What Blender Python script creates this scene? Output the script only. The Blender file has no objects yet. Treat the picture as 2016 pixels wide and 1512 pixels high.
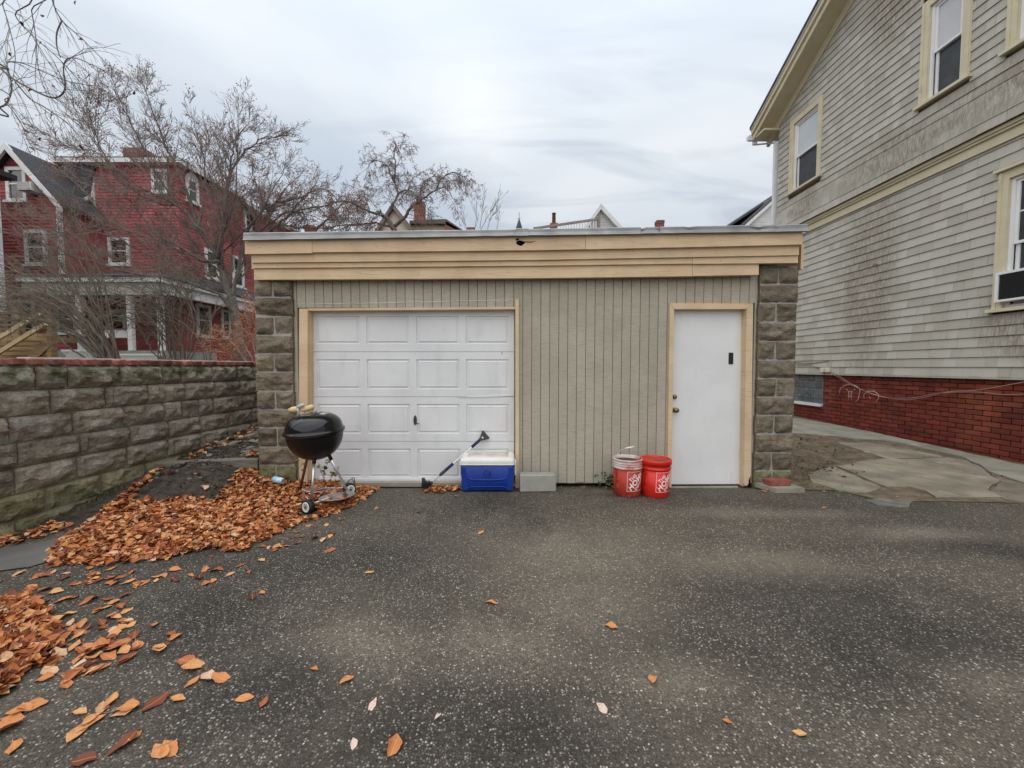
import bpy, math, random
from mathutils import Vector, Matrix, noise
random.seed(11)
R = math.radians
scene = bpy.context.scene
COL = scene.collection

# ---------------------------------------------------------------- camera
F_PX, CU, CV = 757.0, 1008.0, 756.0
PITCH = R(2.57)
CAM = Vector((0.0, 0.0, 1.285))
cam = bpy.data.cameras.new("camera")
cam.sensor_width = 36.0
cam.lens = 36.0 * F_PX / 2016.0
cam.clip_start = 0.05
cam.clip_end = 900.0
camo = bpy.data.objects.new("camera", cam)
COL.objects.link(camo)
camo.location = CAM
camo.rotation_euler = (math.pi / 2 - PITCH, 0, 0)
scene.camera = camo

# ---------------------------------------------------------------- world
SUN_EL, SUN_AZ = R(60), R(200)      # azimuth clockwise from +Y
world = bpy.data.worlds.new("World")
scene.world = world
world.use_nodes = True
wn, wl = world.node_tree.nodes, world.node_tree.links
wn.clear()
w_out = wn.new("ShaderNodeOutputWorld")
w_bg = wn.new("ShaderNodeBackground")
w_bg.inputs[1].default_value = 0.1
sky = wn.new("ShaderNodeTexSky")
sky.sky_type = 'NISHITA'
sky.sun_disc = False
sky.sun_elevation = SUN_EL
sky.sun_rotation = SUN_AZ
tc = wn.new("ShaderNodeTexCoord")
sep = wn.new("ShaderNodeSeparateXYZ")
wl.new(tc.outputs["Generated"], sep.inputs[0])
def wmath(op, a, b=None, clamp=False):
    n = wn.new("ShaderNodeMath"); n.operation = op; n.use_clamp = clamp
    for i, v in enumerate((a, b)):
        if v is None: continue
        if isinstance(v, (int, float)): n.inputs[i].default_value = v
        else: wl.new(v, n.inputs[i])
    return n.outputs[0]
zz = wmath('ADD', wmath('MAXIMUM', sep.outputs[2], 0.0), 0.22)
px = wmath('DIVIDE', sep.outputs[0], zz)
py = wmath('DIVIDE', sep.outputs[1], zz)
comb = wn.new("ShaderNodeCombineXYZ")
wl.new(px, comb.inputs[0]); wl.new(py, comb.inputs[1])
def wnoise(scale, detail, vec, loc=(0, 0, 0), sc=(1, 1, 1), dist=0.0, rough=.5):
    mp = wn.new("ShaderNodeMapping"); mp.inputs[1].default_value = loc; mp.inputs[3].default_value = sc
    wl.new(vec, mp.inputs[0])
    n = wn.new("ShaderNodeTexNoise"); n.inputs["Scale"].default_value = scale
    n.inputs["Detail"].default_value = detail; n.inputs["Distortion"].default_value = dist
    n.inputs["Roughness"].default_value = rough
    wl.new(mp.outputs[0], n.inputs["Vector"])
    return n.outputs[0]
def wramp(x, stops):
    n = wn.new("ShaderNodeValToRGB"); wl.new(x, n.inputs[0])
    e = n.color_ramp.elements
    while len(e) < len(stops): e.new(0.5)
    for el, (p, c) in zip(e, stops): el.position = p; el.color = (*c, 1)
    return n.outputs[0]
def wmix(f, a, b, mode='MIX'):
    n = wn.new("ShaderNodeMix"); n.data_type = 'RGBA'; n.blend_type = mode
    for s, v in ((n.inputs[0], f), (n.inputs[6], a), (n.inputs[7], b)):
        if isinstance(v, (int, float)): s.default_value = v
        elif isinstance(v, tuple): s.default_value = (*v, 1)
        else: wl.new(v, s)
    return n.outputs[2]
n1 = wnoise(0.85, 5, comb.outputs[0], (3.1, 1.7, 0), (1, .8, 1), .5, .5)
n2 = wnoise(2.2, 5, comb.outputs[0], (7.3, 2.1, 0), (.55, 2.0, 1), .8, .55)
base = wramp(n1, [(.34, (4.3, 4.95, 5.75)), (.5, (5.5, 6.0, 6.6)), (.66, (6.7, 7.0, 7.3))])
n3 = wnoise(0.5, 2, comb.outputs[0], (11.7, 5.0, 0))
streakf = wmath('MULTIPLY', wramp(n2, [(.45, (0, 0, 0)), (.68, (1, 1, 1))]), wramp(n3, [(.38, (0, 0, 0)), (.56, (1, 1, 1))]))
clouds = wmix(wmath('MULTIPLY', streakf, .8), base, (3.5, 4.15, 4.95))
w_ov = wmix(0.94, sky.outputs[0], clouds)
# thinner cloud where the sun stands behind it
gd = Vector((-.085, .84, .535)).normalized()
dt = wn.new("ShaderNodeVectorMath"); dt.operation = 'DOT_PRODUCT'
wl.new(tc.outputs["Generated"], dt.inputs[0]); dt.inputs[1].default_value = gd
glow = wmath('MULTIPLY', wmath('POWER', wmath('MAXIMUM', dt.outputs["Value"], 0.0), 150), .36)
w_ov = wmix(glow, w_ov, (8.2, 8.3, 8.35))
# overcast sky: brighter towards the zenith (CIE overcast distribution)
ze = wmath('MAXIMUM', sep.outputs[2], 0.0)
zg = wmath('ADD', wmath('MULTIPLY', wmath('POWER', ze, 3.0), 1.35), 0.87)
w_fin = wn.new("ShaderNodeVectorMath"); w_fin.operation = 'SCALE'
wl.new(w_ov, w_fin.inputs[0]); wl.new(zg, w_fin.inputs[3])
wl.new(w_fin.outputs[0], w_bg.inputs[0])
wl.new(w_bg.outputs[0], w_out.inputs[0])

sun = bpy.data.lights.new("sun", 'SUN')
sun.energy = 1.5
sun.angle = R(110)
sun.color = (1.0, 0.94, 0.85)
suno = bpy.data.objects.new("sun", sun)
COL.objects.link(suno)
sd = Vector((math.sin(SUN_AZ) * math.cos(SUN_EL), math.cos(SUN_AZ) * math.cos(SUN_EL), math.sin(SUN_EL)))
suno.rotation_euler = sd.to_track_quat('Z', 'Y').to_euler()
suno.location = (0, -3, 12)

vs = scene.view_settings
vs.view_transform = 'Standard'
vs.look = 'None'
vs.exposure = 0.42
vs.gamma = 1.0
vs.use_curve_mapping = False

# ---------------------------------------------------------------- projection helpers
def ray(u, v):
    xc, yc = (u - CU) / F_PX, -(v - CV) / F_PX
    return Vector((xc, math.cos(PITCH) + yc * math.sin(PITCH), -math.sin(PITCH) + yc * math.cos(PITCH)))
def at_y(u, v, Y):
    d = ray(u, v)
    return CAM + d * (Y / d.y)
def at_z(u, v, z=0.0):
    d = ray(u, v)
    return CAM + d * ((z - CAM.z) / d.z)
def lerp(a, b, t): return a + (b - a) * t
def sstep(a, b, x):
    t = min(1.0, max(0.0, (x - a) / (b - a)))
    return t * t * (3 - 2 * t)

class Wall:
    """vertical plane: origin p0, e = direction to the right as seen from its front, n = outward normal"""
    def __init__(s, p0, ang):
        s.p0 = Vector(p0); s.ang = ang
        s.e = Vector((math.cos(ang), math.sin(ang), 0)); s.n = Vector((math.sin(ang), -math.cos(ang), 0))
    def w(s, a, z, o=0.0):
        return Vector((s.p0.x, s.p0.y, 0)) + s.e * a + s.n * o + Vector((0, 0, z))
    def px(s, u, v, o=0.0):
        d = ray(u, v); p = Vector((s.p0.x, s.p0.y, 0)) + s.n * o
        q = CAM + d * ((p - CAM).dot(s.n) / d.dot(s.n))
        return ((q - p).dot(s.e), q.z)

# ---------------------------------------------------------------- mesh builder
class MB:
    def __init__(s): s.v = []; s.f = []; s.m = []; s.sm = []
    def add(s, vs, fs, mi=0, smooth=False):
        b = len(s.v); s.v += [Vector(p) for p in vs]
        for f in fs:
            s.f.append([b + i for i in f]); s.m.append(mi); s.sm.append(smooth)
        return b
    def hexa(s, p, mi=0):
        s.add(p, [(0, 3, 2, 1), (4, 5, 6, 7), (0, 1, 5, 4), (1, 2, 6, 5), (2, 3, 7, 6), (3, 0, 4, 7)], mi)
    def box(s, x0, x1, y0, y1, z0, z1, mi=0):
        s.hexa([(x0, y0, z0), (x1, y0, z0), (x1, y1, z0), (x0, y1, z0), (x0, y0, z1), (x1, y0, z1), (x1, y1, z1), (x0, y1, z1)], mi)
    def wbox(s, W, a0, a1, z0, z1, o0, o1, mi=0):
        """box on a wall: along a, up z, from offset o0 (back) to o1 (front)"""
        s.hexa([W.w(a0, z0, o1), W.w(a1, z0, o1), W.w(a1, z0, o0), W.w(a0, z0, o0),
                W.w(a0, z1, o1), W.w(a1, z1, o1), W.w(a1, z1, o0), W.w(a0, z1, o0)], mi)
    def wpoly(s, W, pts, o0, o1, mi=0):
        """prism of a polygon drawn on a wall (a, z), counter-clockwise seen from the front"""
        n = len(pts)
        vs = [W.w(a, z, o1) for a, z in pts] + [W.w(a, z, o0) for a, z in pts]
        fs = [tuple(range(n)), tuple(range(2 * n - 1, n - 1, -1))]
        for i in range(n):
            j = (i + 1) % n
            fs.append((i, i + n, j + n, j))
        s.add(vs, fs, mi)
    def cbox(s, x0, x1, y0, y1, z0, z1, b, mi=0, smooth=False):
        """box with chamfered edges"""
        cx, cy, cz = (x0 + x1) / 2, (y0 + y1) / 2, (z0 + z1) / 2
        hx, hy, hz = (x1 - x0) / 2, (y1 - y0) / 2, (z1 - z0) / 2
        vs = []; idx = {}
        for sx in (-1, 1):
            for sy in (-1, 1):
                for sz in (-1, 1):
                    for k in range(3):
                        d = [hx - b, hy - b, hz - b]; d[k] += b
                        idx[(sx, sy, sz, k)] = len(vs)
                        vs.append((cx + sx * d[0], cy + sy * d[1], cz + sz * d[2]))
        fs = []
        I = idx
        for k in range(3):
            a, c = (k + 1) % 3, (k + 2) % 3
            for sg in (-1, 1):
                q = []
                for sa, sc in ((-1, -1), (1, -1), (1, 1), (-1, 1)):
                    t = [0, 0, 0]; t[k] = sg; t[a] = sa; t[c] = sc
                    q.append(I[(t[0], t[1], t[2], k)])
                fs.append(tuple(q if sg > 0 else q[::-1]))
            for sa in (-1, 1):
                for sc in (-1, 1):
                    t0 = [0, 0, 0]; t0[k] = -1; t0[a] = sa; t0[c] = sc
                    t1 = list(t0); t1[k] = 1
                    q = [I[(*t0, a)], I[(*t1, a)], I[(*t1, c)], I[(*t0, c)]]
                    fs.append(tuple(q if sa * sc < 0 else q[::-1]))
        for sx in (-1, 1):
            for sy in (-1, 1):
                for sz in (-1, 1):
                    q = [I[(sx, sy, sz, k)] for k in range(3)]
                    fs.append(tuple(q if sx * sy * sz > 0 else q[::-1]))
        s.add(vs, fs, mi, smooth)
    def tube(s, path, radii, n=6, mi=0, caps=True, smooth=True):
        path = [Vector(p) for p in path]
        if isinstance(radii, (int, float)): radii = [radii] * len(path)
        rings = []; nrm = None
        for i, p in enumerate(path):
            t = (path[min(i + 1, len(path) - 1)] - path[max(i - 1, 0)])
            if t.length < 1e-9: t = Vector((0, 0, 1))
            t.normalize()
            if nrm is None:
                nrm = t.cross(Vector((0, 0, 1)) if abs(t.z) < .9 else Vector((1, 0, 0)))
            else:
                nrm = nrm - t * nrm.dot(t)
                if nrm.length < 1e-6: nrm = t.orthogonal()
            nrm.normalize(); bn = t.cross(nrm)
            rings.append([p + (nrm * math.cos(2 * math.pi * k / n) + bn * math.sin(2 * math.pi * k / n)) * radii[i] for k in range(n)])
        b = len(s.v)
        for r in rings: s.v += r
        for i in range(len(rings) - 1):
            for k in range(n):
                k2 = (k + 1) % n
                s.f.append([b + i * n + k, b + i * n + k2, b + (i + 1) * n + k2, b + (i + 1) * n + k]); s.m.append(mi); s.sm.append(smooth)
        if caps:
            s.f.append([b + k for k in range(n)][::-1]); s.m.append(mi); s.sm.append(False)
            e = b + (len(rings) - 1) * n
            s.f.append([e + k for k in range(n)]); s.m.append(mi); s.sm.append(False)
    def lathe(s, prof, c=(0, 0, 0), n=40, mi=0, smooth=True, M=None):
        b = len(s.v); c = Vector(c)
        for r, z in prof:
            for k in range(n):
                a = 2 * math.pi * k / n
                p = Vector((r * math.cos(a), r * math.sin(a), z))
                if M is not None: p = M @ p
                s.v.append(c + p)
        for i in range(len(prof) - 1):
            for k in range(n):
                k2 = (k + 1) % n
                s.f.append([b + i * n + k, b + i * n + k2, b + (i + 1) * n + k2, b + (i + 1) * n + k]); s.m.append(mi); s.sm.append(smooth)
        for ii, rev in ((0, True), (len(prof) - 1, False)):
            if prof[ii][0] > 1e-4:
                f = [b + ii * n + k for k in range(n)]
                s.f.append(f[::-1] if rev else f); s.m.append(mi); s.sm.append(False)
    def loft(s, secs, mi=0, smooth=True, caps=True):
        n = len(secs[0]); b = len(s.v)
        for r in secs: s.v += [Vector(p) for p in r]
        for i in range(len(secs) - 1):
            for k in range(n):
                k2 = (k + 1) % n
                s.f.append([b + i * n + k, b + i * n + k2, b + (i + 1) * n + k2, b + (i + 1) * n + k]); s.m.append(mi); s.sm.append(smooth)
        if caps:
            s.f.append([b + k for k in range(n)][::-1]); s.m.append(mi); s.sm.append(False)
            e = b + (len(secs) - 1) * n
            s.f.append([e + k for k in range(n)]); s.m.append(mi); s.sm.append(False)
    def xf(s, M, start=0):
        for i in range(start, len(s.v)): s.v[i] = M @ s.v[i]
    def mesh(s, name, mats, off=Vector((0, 0, 0))):
        me = bpy.data.meshes.new(name)
        me.from_pydata([tuple(p - off) for p in s.v], [], s.f)
        for m in (mats if isinstance(mats, (list, tuple)) else [mats]): me.materials.append(m)
        me.polygons.foreach_set("material_index", s.m)
        me.polygons.foreach_set("use_smooth", s.sm)
        me.update()
        return me
    def build(s, name, mats, parent=None, **kw):
        """link as one object; the vertices are given in world space"""
        off = WORLD.get(parent.name, Vector((0, 0, 0))) if parent else Vector((0, 0, 0))
        org = kw.pop('origin', None)
        o = bpy.data.objects.new(name, None)
        bpy.data.objects.remove(o)
        base = Vector(org) if org is not None else off
        me = s.mesh(name, mats, base)
        return place(name, me, base, parent, **kw)

WORLD = {}
def place(name, me, loc, parent=None, rot=None, scale=None, label=None, cat=None, group=None, kind=None):
    o = bpy.data.objects.new(name, me)
    COL.objects.link(o)
    off = WORLD.get(parent.name, Vector((0, 0, 0))) if parent else Vector((0, 0, 0))
    o.location = Vector(loc) - off
    if rot: o.rotation_euler = rot
    if scale: o.scale = scale
    if parent: o.parent = parent
    WORLD[o.name] = Vector(loc)
    if label: o["label"] = label
    if cat: o["category"] = cat
    if group: o["group"] = group
    if kind: o["kind"] = kind
    return o
def thing(name, label, cat, loc, group=None):
    o = bpy.data.objects.new(name, None)
    o.empty_display_size = .1
    COL.objects.link(o)
    o.location = loc
    WORLD[o.name] = Vector(loc)
    o["label"] = label; o["category"] = cat
    if group: o["group"] = group
    return o

# ---------------------------------------------------------------- materials
class NT:
    def __init__(s, name):
        s.mat = bpy.data.materials.new(name); s.mat.use_nodes = True
        s.n, s.l = s.mat.node_tree.nodes, s.mat.node_tree.links
        s.b = s.n["Principled BSDF"]
        s.pos = None
    def setin(s, sock, v):
        if v is None: return
        if isinstance(v, (int, float)): sock.default_value = v
        elif isinstance(v, tuple): sock.default_value = (*v, 1) if len(v) == 3 and sock.type == 'RGBA' else v
        else: s.l.new(v, sock)
    def coord(s, kind='world'):
        if kind == 'world':
            if s.pos is None: s.pos = s.n.new("ShaderNodeNewGeometry").outputs["Position"]
            return s.pos
        return s.n.new("ShaderNodeTexCoord").outputs["Object"]
    def mapping(s, vec, sc=(1, 1, 1), loc=(0, 0, 0)):
        m = s.n.new("ShaderNodeMapping"); m.inputs[1].default_value = loc; m.inputs[3].default_value = sc
        s.l.new(vec, m.inputs[0]); return m.outputs[0]
    def noise(s, vec, scale, detail=4, rough=.55, dist=0.0, out=0):
        n = s.n.new("ShaderNodeTexNoise"); n.inputs["Scale"].default_value = scale; n.inputs["Detail"].default_value = detail
        n.inputs["Roughness"].default_value = rough; n.inputs["Distortion"].default_value = dist
        s.l.new(vec, n.inputs["Vector"]); return n.outputs[out]
    def voro(s, vec, scale, feature='F1', out=0):
        n = s.n.new("ShaderNodeTexVoronoi"); n.feature = feature; n.inputs["Scale"].default_value = scale
        s.l.new(vec, n.inputs["Vector"]); return n.outputs[out]
    def math(s, op, a, b=None, clamp=False):
        n = s.n.new("ShaderNodeMath"); n.operation = op; n.use_clamp = clamp
        s.setin(n.inputs[0], a)
        if b is not None: s.setin(n.inputs[1], b)
        return n.outputs[0]
    def ramp(s, x, stops):
        n = s.n.new("ShaderNodeValToRGB"); s.l.new(x, n.inputs[0]); e = n.color_ramp.elements
        while len(e) < len(stops): e.new(0.5)
        for el, (p, c) in zip(e, stops):
            el.position = p; el.color = (c, c, c, 1) if isinstance(c, (int, float)) else (*c, 1)
        return n.outputs[0]
    def mr(s, x, a, b, c=0.0, d=1.0):
        n = s.n.new("ShaderNodeMapRange"); n.clamp = True; s.l.new(x, n.inputs[0])
        for i, v in enumerate((a, b, c, d)): n.inputs[i + 1].default_value = v
        return n.outputs[0]
    def mix(s, f, a, b, mode='MIX'):
        n = s.n.new("ShaderNodeMix"); n.data_type = 'RGBA'; n.blend_type = mode
        s.setin(n.inputs[0], f); s.setin(n.inputs[6], a); s.setin(n.inputs[7], b); return n.outputs[2]
    def scale(s, c, f):
        n = s.n.new("ShaderNodeVectorMath"); n.operation = 'SCALE'; s.setin(n.inputs[0], c); s.setin(n.inputs[3], f); return n.outputs[0]
    def rnd(s): return s.n.new("ShaderNodeObjectInfo").outputs["Random"]
    def isl(s): return s.n.new("ShaderNodeNewGeometry").outputs["Random Per Island"]
    def bump(s, h, strength=.5, dist=.01, prev=None):
        n = s.n.new("ShaderNodeBump"); n.inputs["Strength"].default_value = strength; n.inputs["Distance"].default_value = dist
        s.l.new(h, n.inputs["Height"])
        if prev is not None: s.l.new(prev, n.inputs["Normal"])
        s.l.new(n.outputs[0], s.b.inputs["Normal"]); return n.outputs[0]
    def fin(s, col, rough=.8, metal=0.0, spec=.4):
        s.setin(s.b.inputs["Base Color"], col); s.setin(s.b.inputs["Roughness"], rough)
        s.b.inputs["Metallic"].default_value = metal; s.b.inputs["Specular IOR Level"].default_value = spec
        return s.mat

def M(name, c1, c2=None, scale=4.0, lohi=(.38, .62), rough=.8, metal=0.0, spec=.4, bump=0.0, bscale=60.0, bdist=.004,
      coord='world', stretch=(1, 1, 1), bstretch=(1, 1, 1), objvar=0.0, islvar=0.0, stains=(), rvar=0.0):
    t = NT(name); p = t.coord(coord)
    ps = t.mapping(p, stretch)
    col = c1
    if c2 is not None:
        col = t.mix(t.mr(t.noise(ps, scale, 6), *lohi), c1, c2)
    for (sc, ssc, lo, hi, st, amt) in stains:
        f = t.mr(t.noise(t.mapping(p, st, (3.3, 1.2, 7.7)), ssc, 6, .62), lo, hi, 0, amt)
        col = t.mix(f, col, sc)
    if objvar: col = t.scale(col, t.mr(t.rnd(), 0, 1, 1 - objvar, 1 + objvar))
    if islvar: col = t.scale(col, t.mr(t.isl(), 0, 1, 1 - islvar, 1 + islvar))
    if bump: t.bump(t.noise(t.mapping(p, bstretch), bscale, 5, .6), bump, bdist)
    r = rough
    if rvar: r = t.mr(t.noise(p, 9.0, 4), .3, .7, rough - rvar, rough + rvar)
    return t.fin(col, r, metal, spec)

# asphalt: aggregate in dark binder, worn lighter areas, damp and other darker areas
def mat_asphalt():
    t = NT("asphalt"); p = t.coord()
    big = t.noise(t.mapping(p, (1, 1, 1), (2.3, 5.1, 0)), .75, 5, .55, .4)
    med = t.noise(p, 3.2, 5, .6)
    wob = t.noise(p, 1.6, 5, .65, .5)
    def blob(x, y, rx, ry):
        q = t.mapping(p, (1 / rx, 1 / ry, 0), (-x / rx, -y / ry, 0))
        v = t.n.new('ShaderNodeVectorMath'); v.operation = 'LENGTH'; t.l.new(q, v.inputs[0])
        return t.mr(t.math('ADD', v.outputs['Value'], t.math('MULTIPLY', t.math('SUBTRACT', wob, .5), 3.0)), 1.35, .15)
    def blobs(pix):
        f = None
        for (u, v_, rx, ry) in pix:
            g = at_z(u, v_, 0); b = blob(g.x, g.y, rx, ry); f = b if f is None else t.math('MAXIMUM', f, b)
        return f
    pale = blobs([(1120, 1085, .95, .42), (1180, 1190, .5, .3), (1500, 1110, .7, .25), (1590, 1200, .35, .2), (1950, 1345, .22, .12), (1330, 1330, .25, .15), (1180, 1420, .14, .08), (700, 1270, .4, .2), (1820, 1050, .5, .14), (1000, 1260, .35, .2), (1500, 1010, .9, .12)])
    damp_dark = blobs([(660, 1105, .95, .42), (1620, 1230, .9, .42), (560, 1330, .3, .2), (430, 1200, .4, .35), (1250, 975, .5, .06), (1950, 1080, .4, .15), (1000, 1450, .5, .2)])  # damp areas, plus a narrow darker strip at the foot of the buckets
    binder = t.mix(t.mr(big, .36, .64), (.034, .0292, .0228), (.088, .0755, .0585))
    binder = t.mix(t.mr(med, .42, .70, 0, .45), binder, (.100, .089, .072))
    vcol = t.voro(p, 105, 'F1', 1); vd = t.voro(p, 105, 'F1', 0)
    vs_ = t.n.new("ShaderNodeSeparateColor"); t.l.new(vcol, vs_.inputs[0])
    stone = t.ramp(vs_.outputs[0], [(0.0, (.04, .04, .04)), (.40, (.105, .093, .076)), (.72, (.20, .182, .152)), (.92, (.36, .335, .29)), (1.0, (.55, .52, .46))])
    inside = t.mr(vd, .30, .60, 1, 0)
    keep = t.math('GREATER_THAN', vs_.outputs[1], t.mr(t.noise(p, 1.9, 4), .35, .65, .12, .55))
    binder = t.mix(t.math('MULTIPLY', pale, .85), binder, (.155, .135, .108))
    binder = t.mix(t.math('MULTIPLY', damp_dark, .7), binder, (.024, .0215, .019))
    col = t.mix(t.math('MULTIPLY', t.math('MULTIPLY', inside, keep), t.mr(big, .3, .7, .75, .95)), binder, stone)
    # fewer, larger pale stones
    v2 = t.voro(p, 88, 'F1', 1); v2d = t.voro(p, 88, 'F1', 0)
    v2s = t.n.new("ShaderNodeSeparateColor"); t.l.new(v2, v2s.inputs[0])
    f2 = t.math('MULTIPLY', t.mr(v2d, .14, .30, 1, 0), t.math('GREATER_THAN', v2s.outputs[0], t.mr(t.noise(p, 2.7, 5, .7), .36, .64, .70, .96)))
    col = t.mix(t.math('MULTIPLY', f2, .8), col, t.mix(v2s.outputs[1], (.10, .09, .076), (.32, .30, .26)))
    # pale scuffs
    sc = t.mr(t.noise(t.mapping(p, (1, 1, 1), (9, 4, 0)), 1.4, 7, .68, .8), .62, .80, 0, .55)
    col = t.mix(sc, col, (.21, .187, .155))
    col = t.scale(col, t.mr(damp_dark, 0, 1, 1, .72))
    col = t.scale(col, t.mr(t.noise(p, 150, 3, .8), .32, .68, .58, 1.42))
    col = t.scale(col, t.mr(t.noise(p, 42, 4, .75), .34, .66, .74, 1.26))
    # fine dust
    col = t.mix(t.mr(t.noise(p, 26, 4, .7), .5, .8, 0, .3), col, (.11, .10, .09))
    col = t.mix(1.0, col, (1.10, 1.06, 1.0), 'MULTIPLY')
    h = t.math('ADD', t.math('MULTIPLY', inside, .8), t.math('MULTIPLY', t.noise(p, 8, 4), .7))
    t.bump(h, .75, .006)
    return t.fin(col, t.mr(big, .3, .7, .62, .85), 0, .35)

def mat_shingle():
    t = NT("grey_green_shingle"); p = t.coord()
    r = t.isl(); r2 = t.rnd()
    rr = t.math('FRACT', t.math('ADD', r, r2))
    base = t.ramp(rr, [(0, (.395, .375, .315)), (.4, (.47, .45, .388)), (.8, (.515, .495, .435)), (1, (.40, .365, .305))])
    g = t.noise(t.mapping(p, (6, 6, .9)), 9, 5, .65)
    base = t.mix(t.mr(g, .48, .75, 0, .25), base, (.34, .30, .24))
    # weathered brown-grey patches that run down the boards
    big = t.noise(t.mapping(p, (1, .8, .35), (1.0, 2.2, .6)), .95, 5, .6, .6)
    fine = t.noise(t.mapping(p, (9, 9, 1.6)), 5, 5, .7)
    msk = None
    for (yy, zc, ry, rz) in ((7.35, 2.9, .62, 1.5), (6.4, 4.95, 1.6, .38), (5.2, 5.0, .9, .45), (6.9, 7.6, .55, .9), (5.0, 1.9, .5, .5), (8.7, 4.9, .7, .3)):
        q = t.mapping(p, (0, 1 / ry, 1 / rz), (0, -yy / ry, -zc / rz))
        vv = t.n.new('ShaderNodeVectorMath'); vv.operation = 'LENGTH'; t.l.new(q, vv.inputs[0])
        g_ = t.mr(t.math('ADD', vv.outputs['Value'], t.math('MULTIPLY', t.math('SUBTRACT', big, .5), 2.0)), 1.25, .45)
        msk = g_ if msk is None else t.math('MAXIMUM', msk, g_)
    f = t.math('MULTIPLY', t.math('MAXIMUM', msk, t.mr(big, .56, .72, 0, .6)), t.mr(fine, .34, .60))
    base = t.mix(t.math('MULTIPLY', f, .85), base, (.225, .18, .132))
    dk = t.math('MULTIPLY', msk, t.mr(t.noise(t.mapping(p, (14, 14, 3)), 6, 4, .7), .55, .72))
    base = t.mix(t.math('MULTIPLY', dk, .6), base, (.10, .078, .055))
    t.bump(t.noise(t.mapping(p, (25, 25, 2)), 8, 4, .6), .3, .004)
    return t.fin(base, .82, 0, .3)

def mat_blockwall(name, moss_amt, base1, base2, white=.5):
    t = NT(name); p = t.coord()
    col = t.mix(t.mr(t.noise(p, 5, 6, .6), .35, .65), base1, base2)
    col = t.scale(col, t.mr(t.rnd(), 0, 1, .78, 1.2))
    col = t.mix(t.mr(t.noise(p, 22, 5, .65), .52, .72, 0, .5), col, (.05, .043, .034))
    if white: col = t.mix(t.mr(t.noise(t.mapping(p, (1, 1, 1), (4, 4, 4)), 4.2, 7, .7, .6), .52, .72, 0, white), col, (.40, .385, .36))
    sx = t.n.new("ShaderNodeSeparateXYZ"); t.l.new(p, sx.inputs[0])
    if moss_amt:
        hz = t.math('MAXIMUM', t.mr(sx.outputs[2], 1.07, 1.22), t.mr(sx.outputs[2], .34, .02, 0, .75))
        m = t.math('MULTIPLY', t.mr(t.noise(t.mapping(p, (1, 1, 1), (7, 1, 2)), 6.5, 7, .70), .44, .58), hz)
        col = t.mix(t.mr(sx.outputs[2], .42, .26, 0, .62), col, (.23, .215, .10))
        col = t.mix(t.math('MULTIPLY', m, moss_amt), col, (.055, .068, .014))
    col = t.scale(col, t.mr(t.noise(p, 60, 6, .75), .32, .68, .66, 1.34))
    h = t.noise(p, 30, 8, .72)
    t.bump(h, .9, .016)
    return t.fin(col, .92, 0, .25)

def mat_siding():
    t = NT("taupe_siding_paint"); p = t.coord()
    col = t.mix(t.mr(t.noise(t.mapping(p, (1, 1, 1)), 3, 5), .35, .65), (.405, .362, .285), (.455, .412, .332))
    w = t.noise(t.mapping(p, (7, 7, 95)), 1.6, 5, .72)
    col = t.mix(t.mr(w, .48, .68, 0, .6), col, (.235, .205, .155))
    col = t.mix(t.mr(t.noise(t.mapping(p, (8, 8, .7)), 2.2, 5), .58, .75, 0, .35), col, (.44, .415, .35))
    col = t.scale(col, t.mr(t.rnd(), 0, 1, .95, 1.05))
    t.bump(w, .8, .005)
    return t.fin(col, .75, 0, .35)

def mat_leaf(name="dry_leaf", stops=None):
    t = NT(name); p = t.coord('object')
    rr = t.math('FRACT', t.math('ADD', t.isl(), t.rnd()))
    col = t.ramp(rr, stops or [(0, (.09, .026, .012)), (.16, (.22, .055, .020)), (.36, (.44, .135, .042)), (.62, (.58, .225, .072)), (.86, (.67, .345, .135)), (1, (.64, .46, .33))])
    col = t.mix(t.mr(t.noise(p, 45, 4), .5, .75, 0, .4), col, (.20, .06, .02))
    so = t.n.new('ShaderNodeSeparateXYZ'); t.l.new(p, so.inputs[0])
    vn = t.math('ABSOLUTE', t.math('SINE', t.math('MULTIPLY', t.math('SUBTRACT', so.outputs[0], t.math('MULTIPLY', t.math('ABSOLUTE', so.outputs[1]), 1.1)), 30.0)))
    col = t.mix(t.mr(vn, 0, .30, .30, 0), col, (.20, .07, .025))
    col = t.mix(t.mr(t.noise(p, 5.5, 4, .6), .55, .72, 0, .55), col, (.15, .05, .025))
    col = t.mix(t.mr(t.math('ABSOLUTE', so.outputs[1]), .006, .022, .55, 0), col, (.62, .33, .14))
    t.bump(t.noise(p, 120, 3), .3, .002)
    return t.fin(col, .6, 0, .35)

def mat_sedum(name, c1, c2, rough=.5):
    t = NT(name)
    rr = t.math('FRACT', t.math('ADD', t.isl(), t.rnd()))
    return t.fin(t.mix(rr, c1, c2), rough, 0, .3)

def mat_glass(name, col=(.02, .023, .025), rough=.04):
    t = NT(name); p = t.coord()
    t.bump(t.noise(p, 1.7, 2), .05, .02)
    return t.fin(col, rough, 0, .9)

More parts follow.
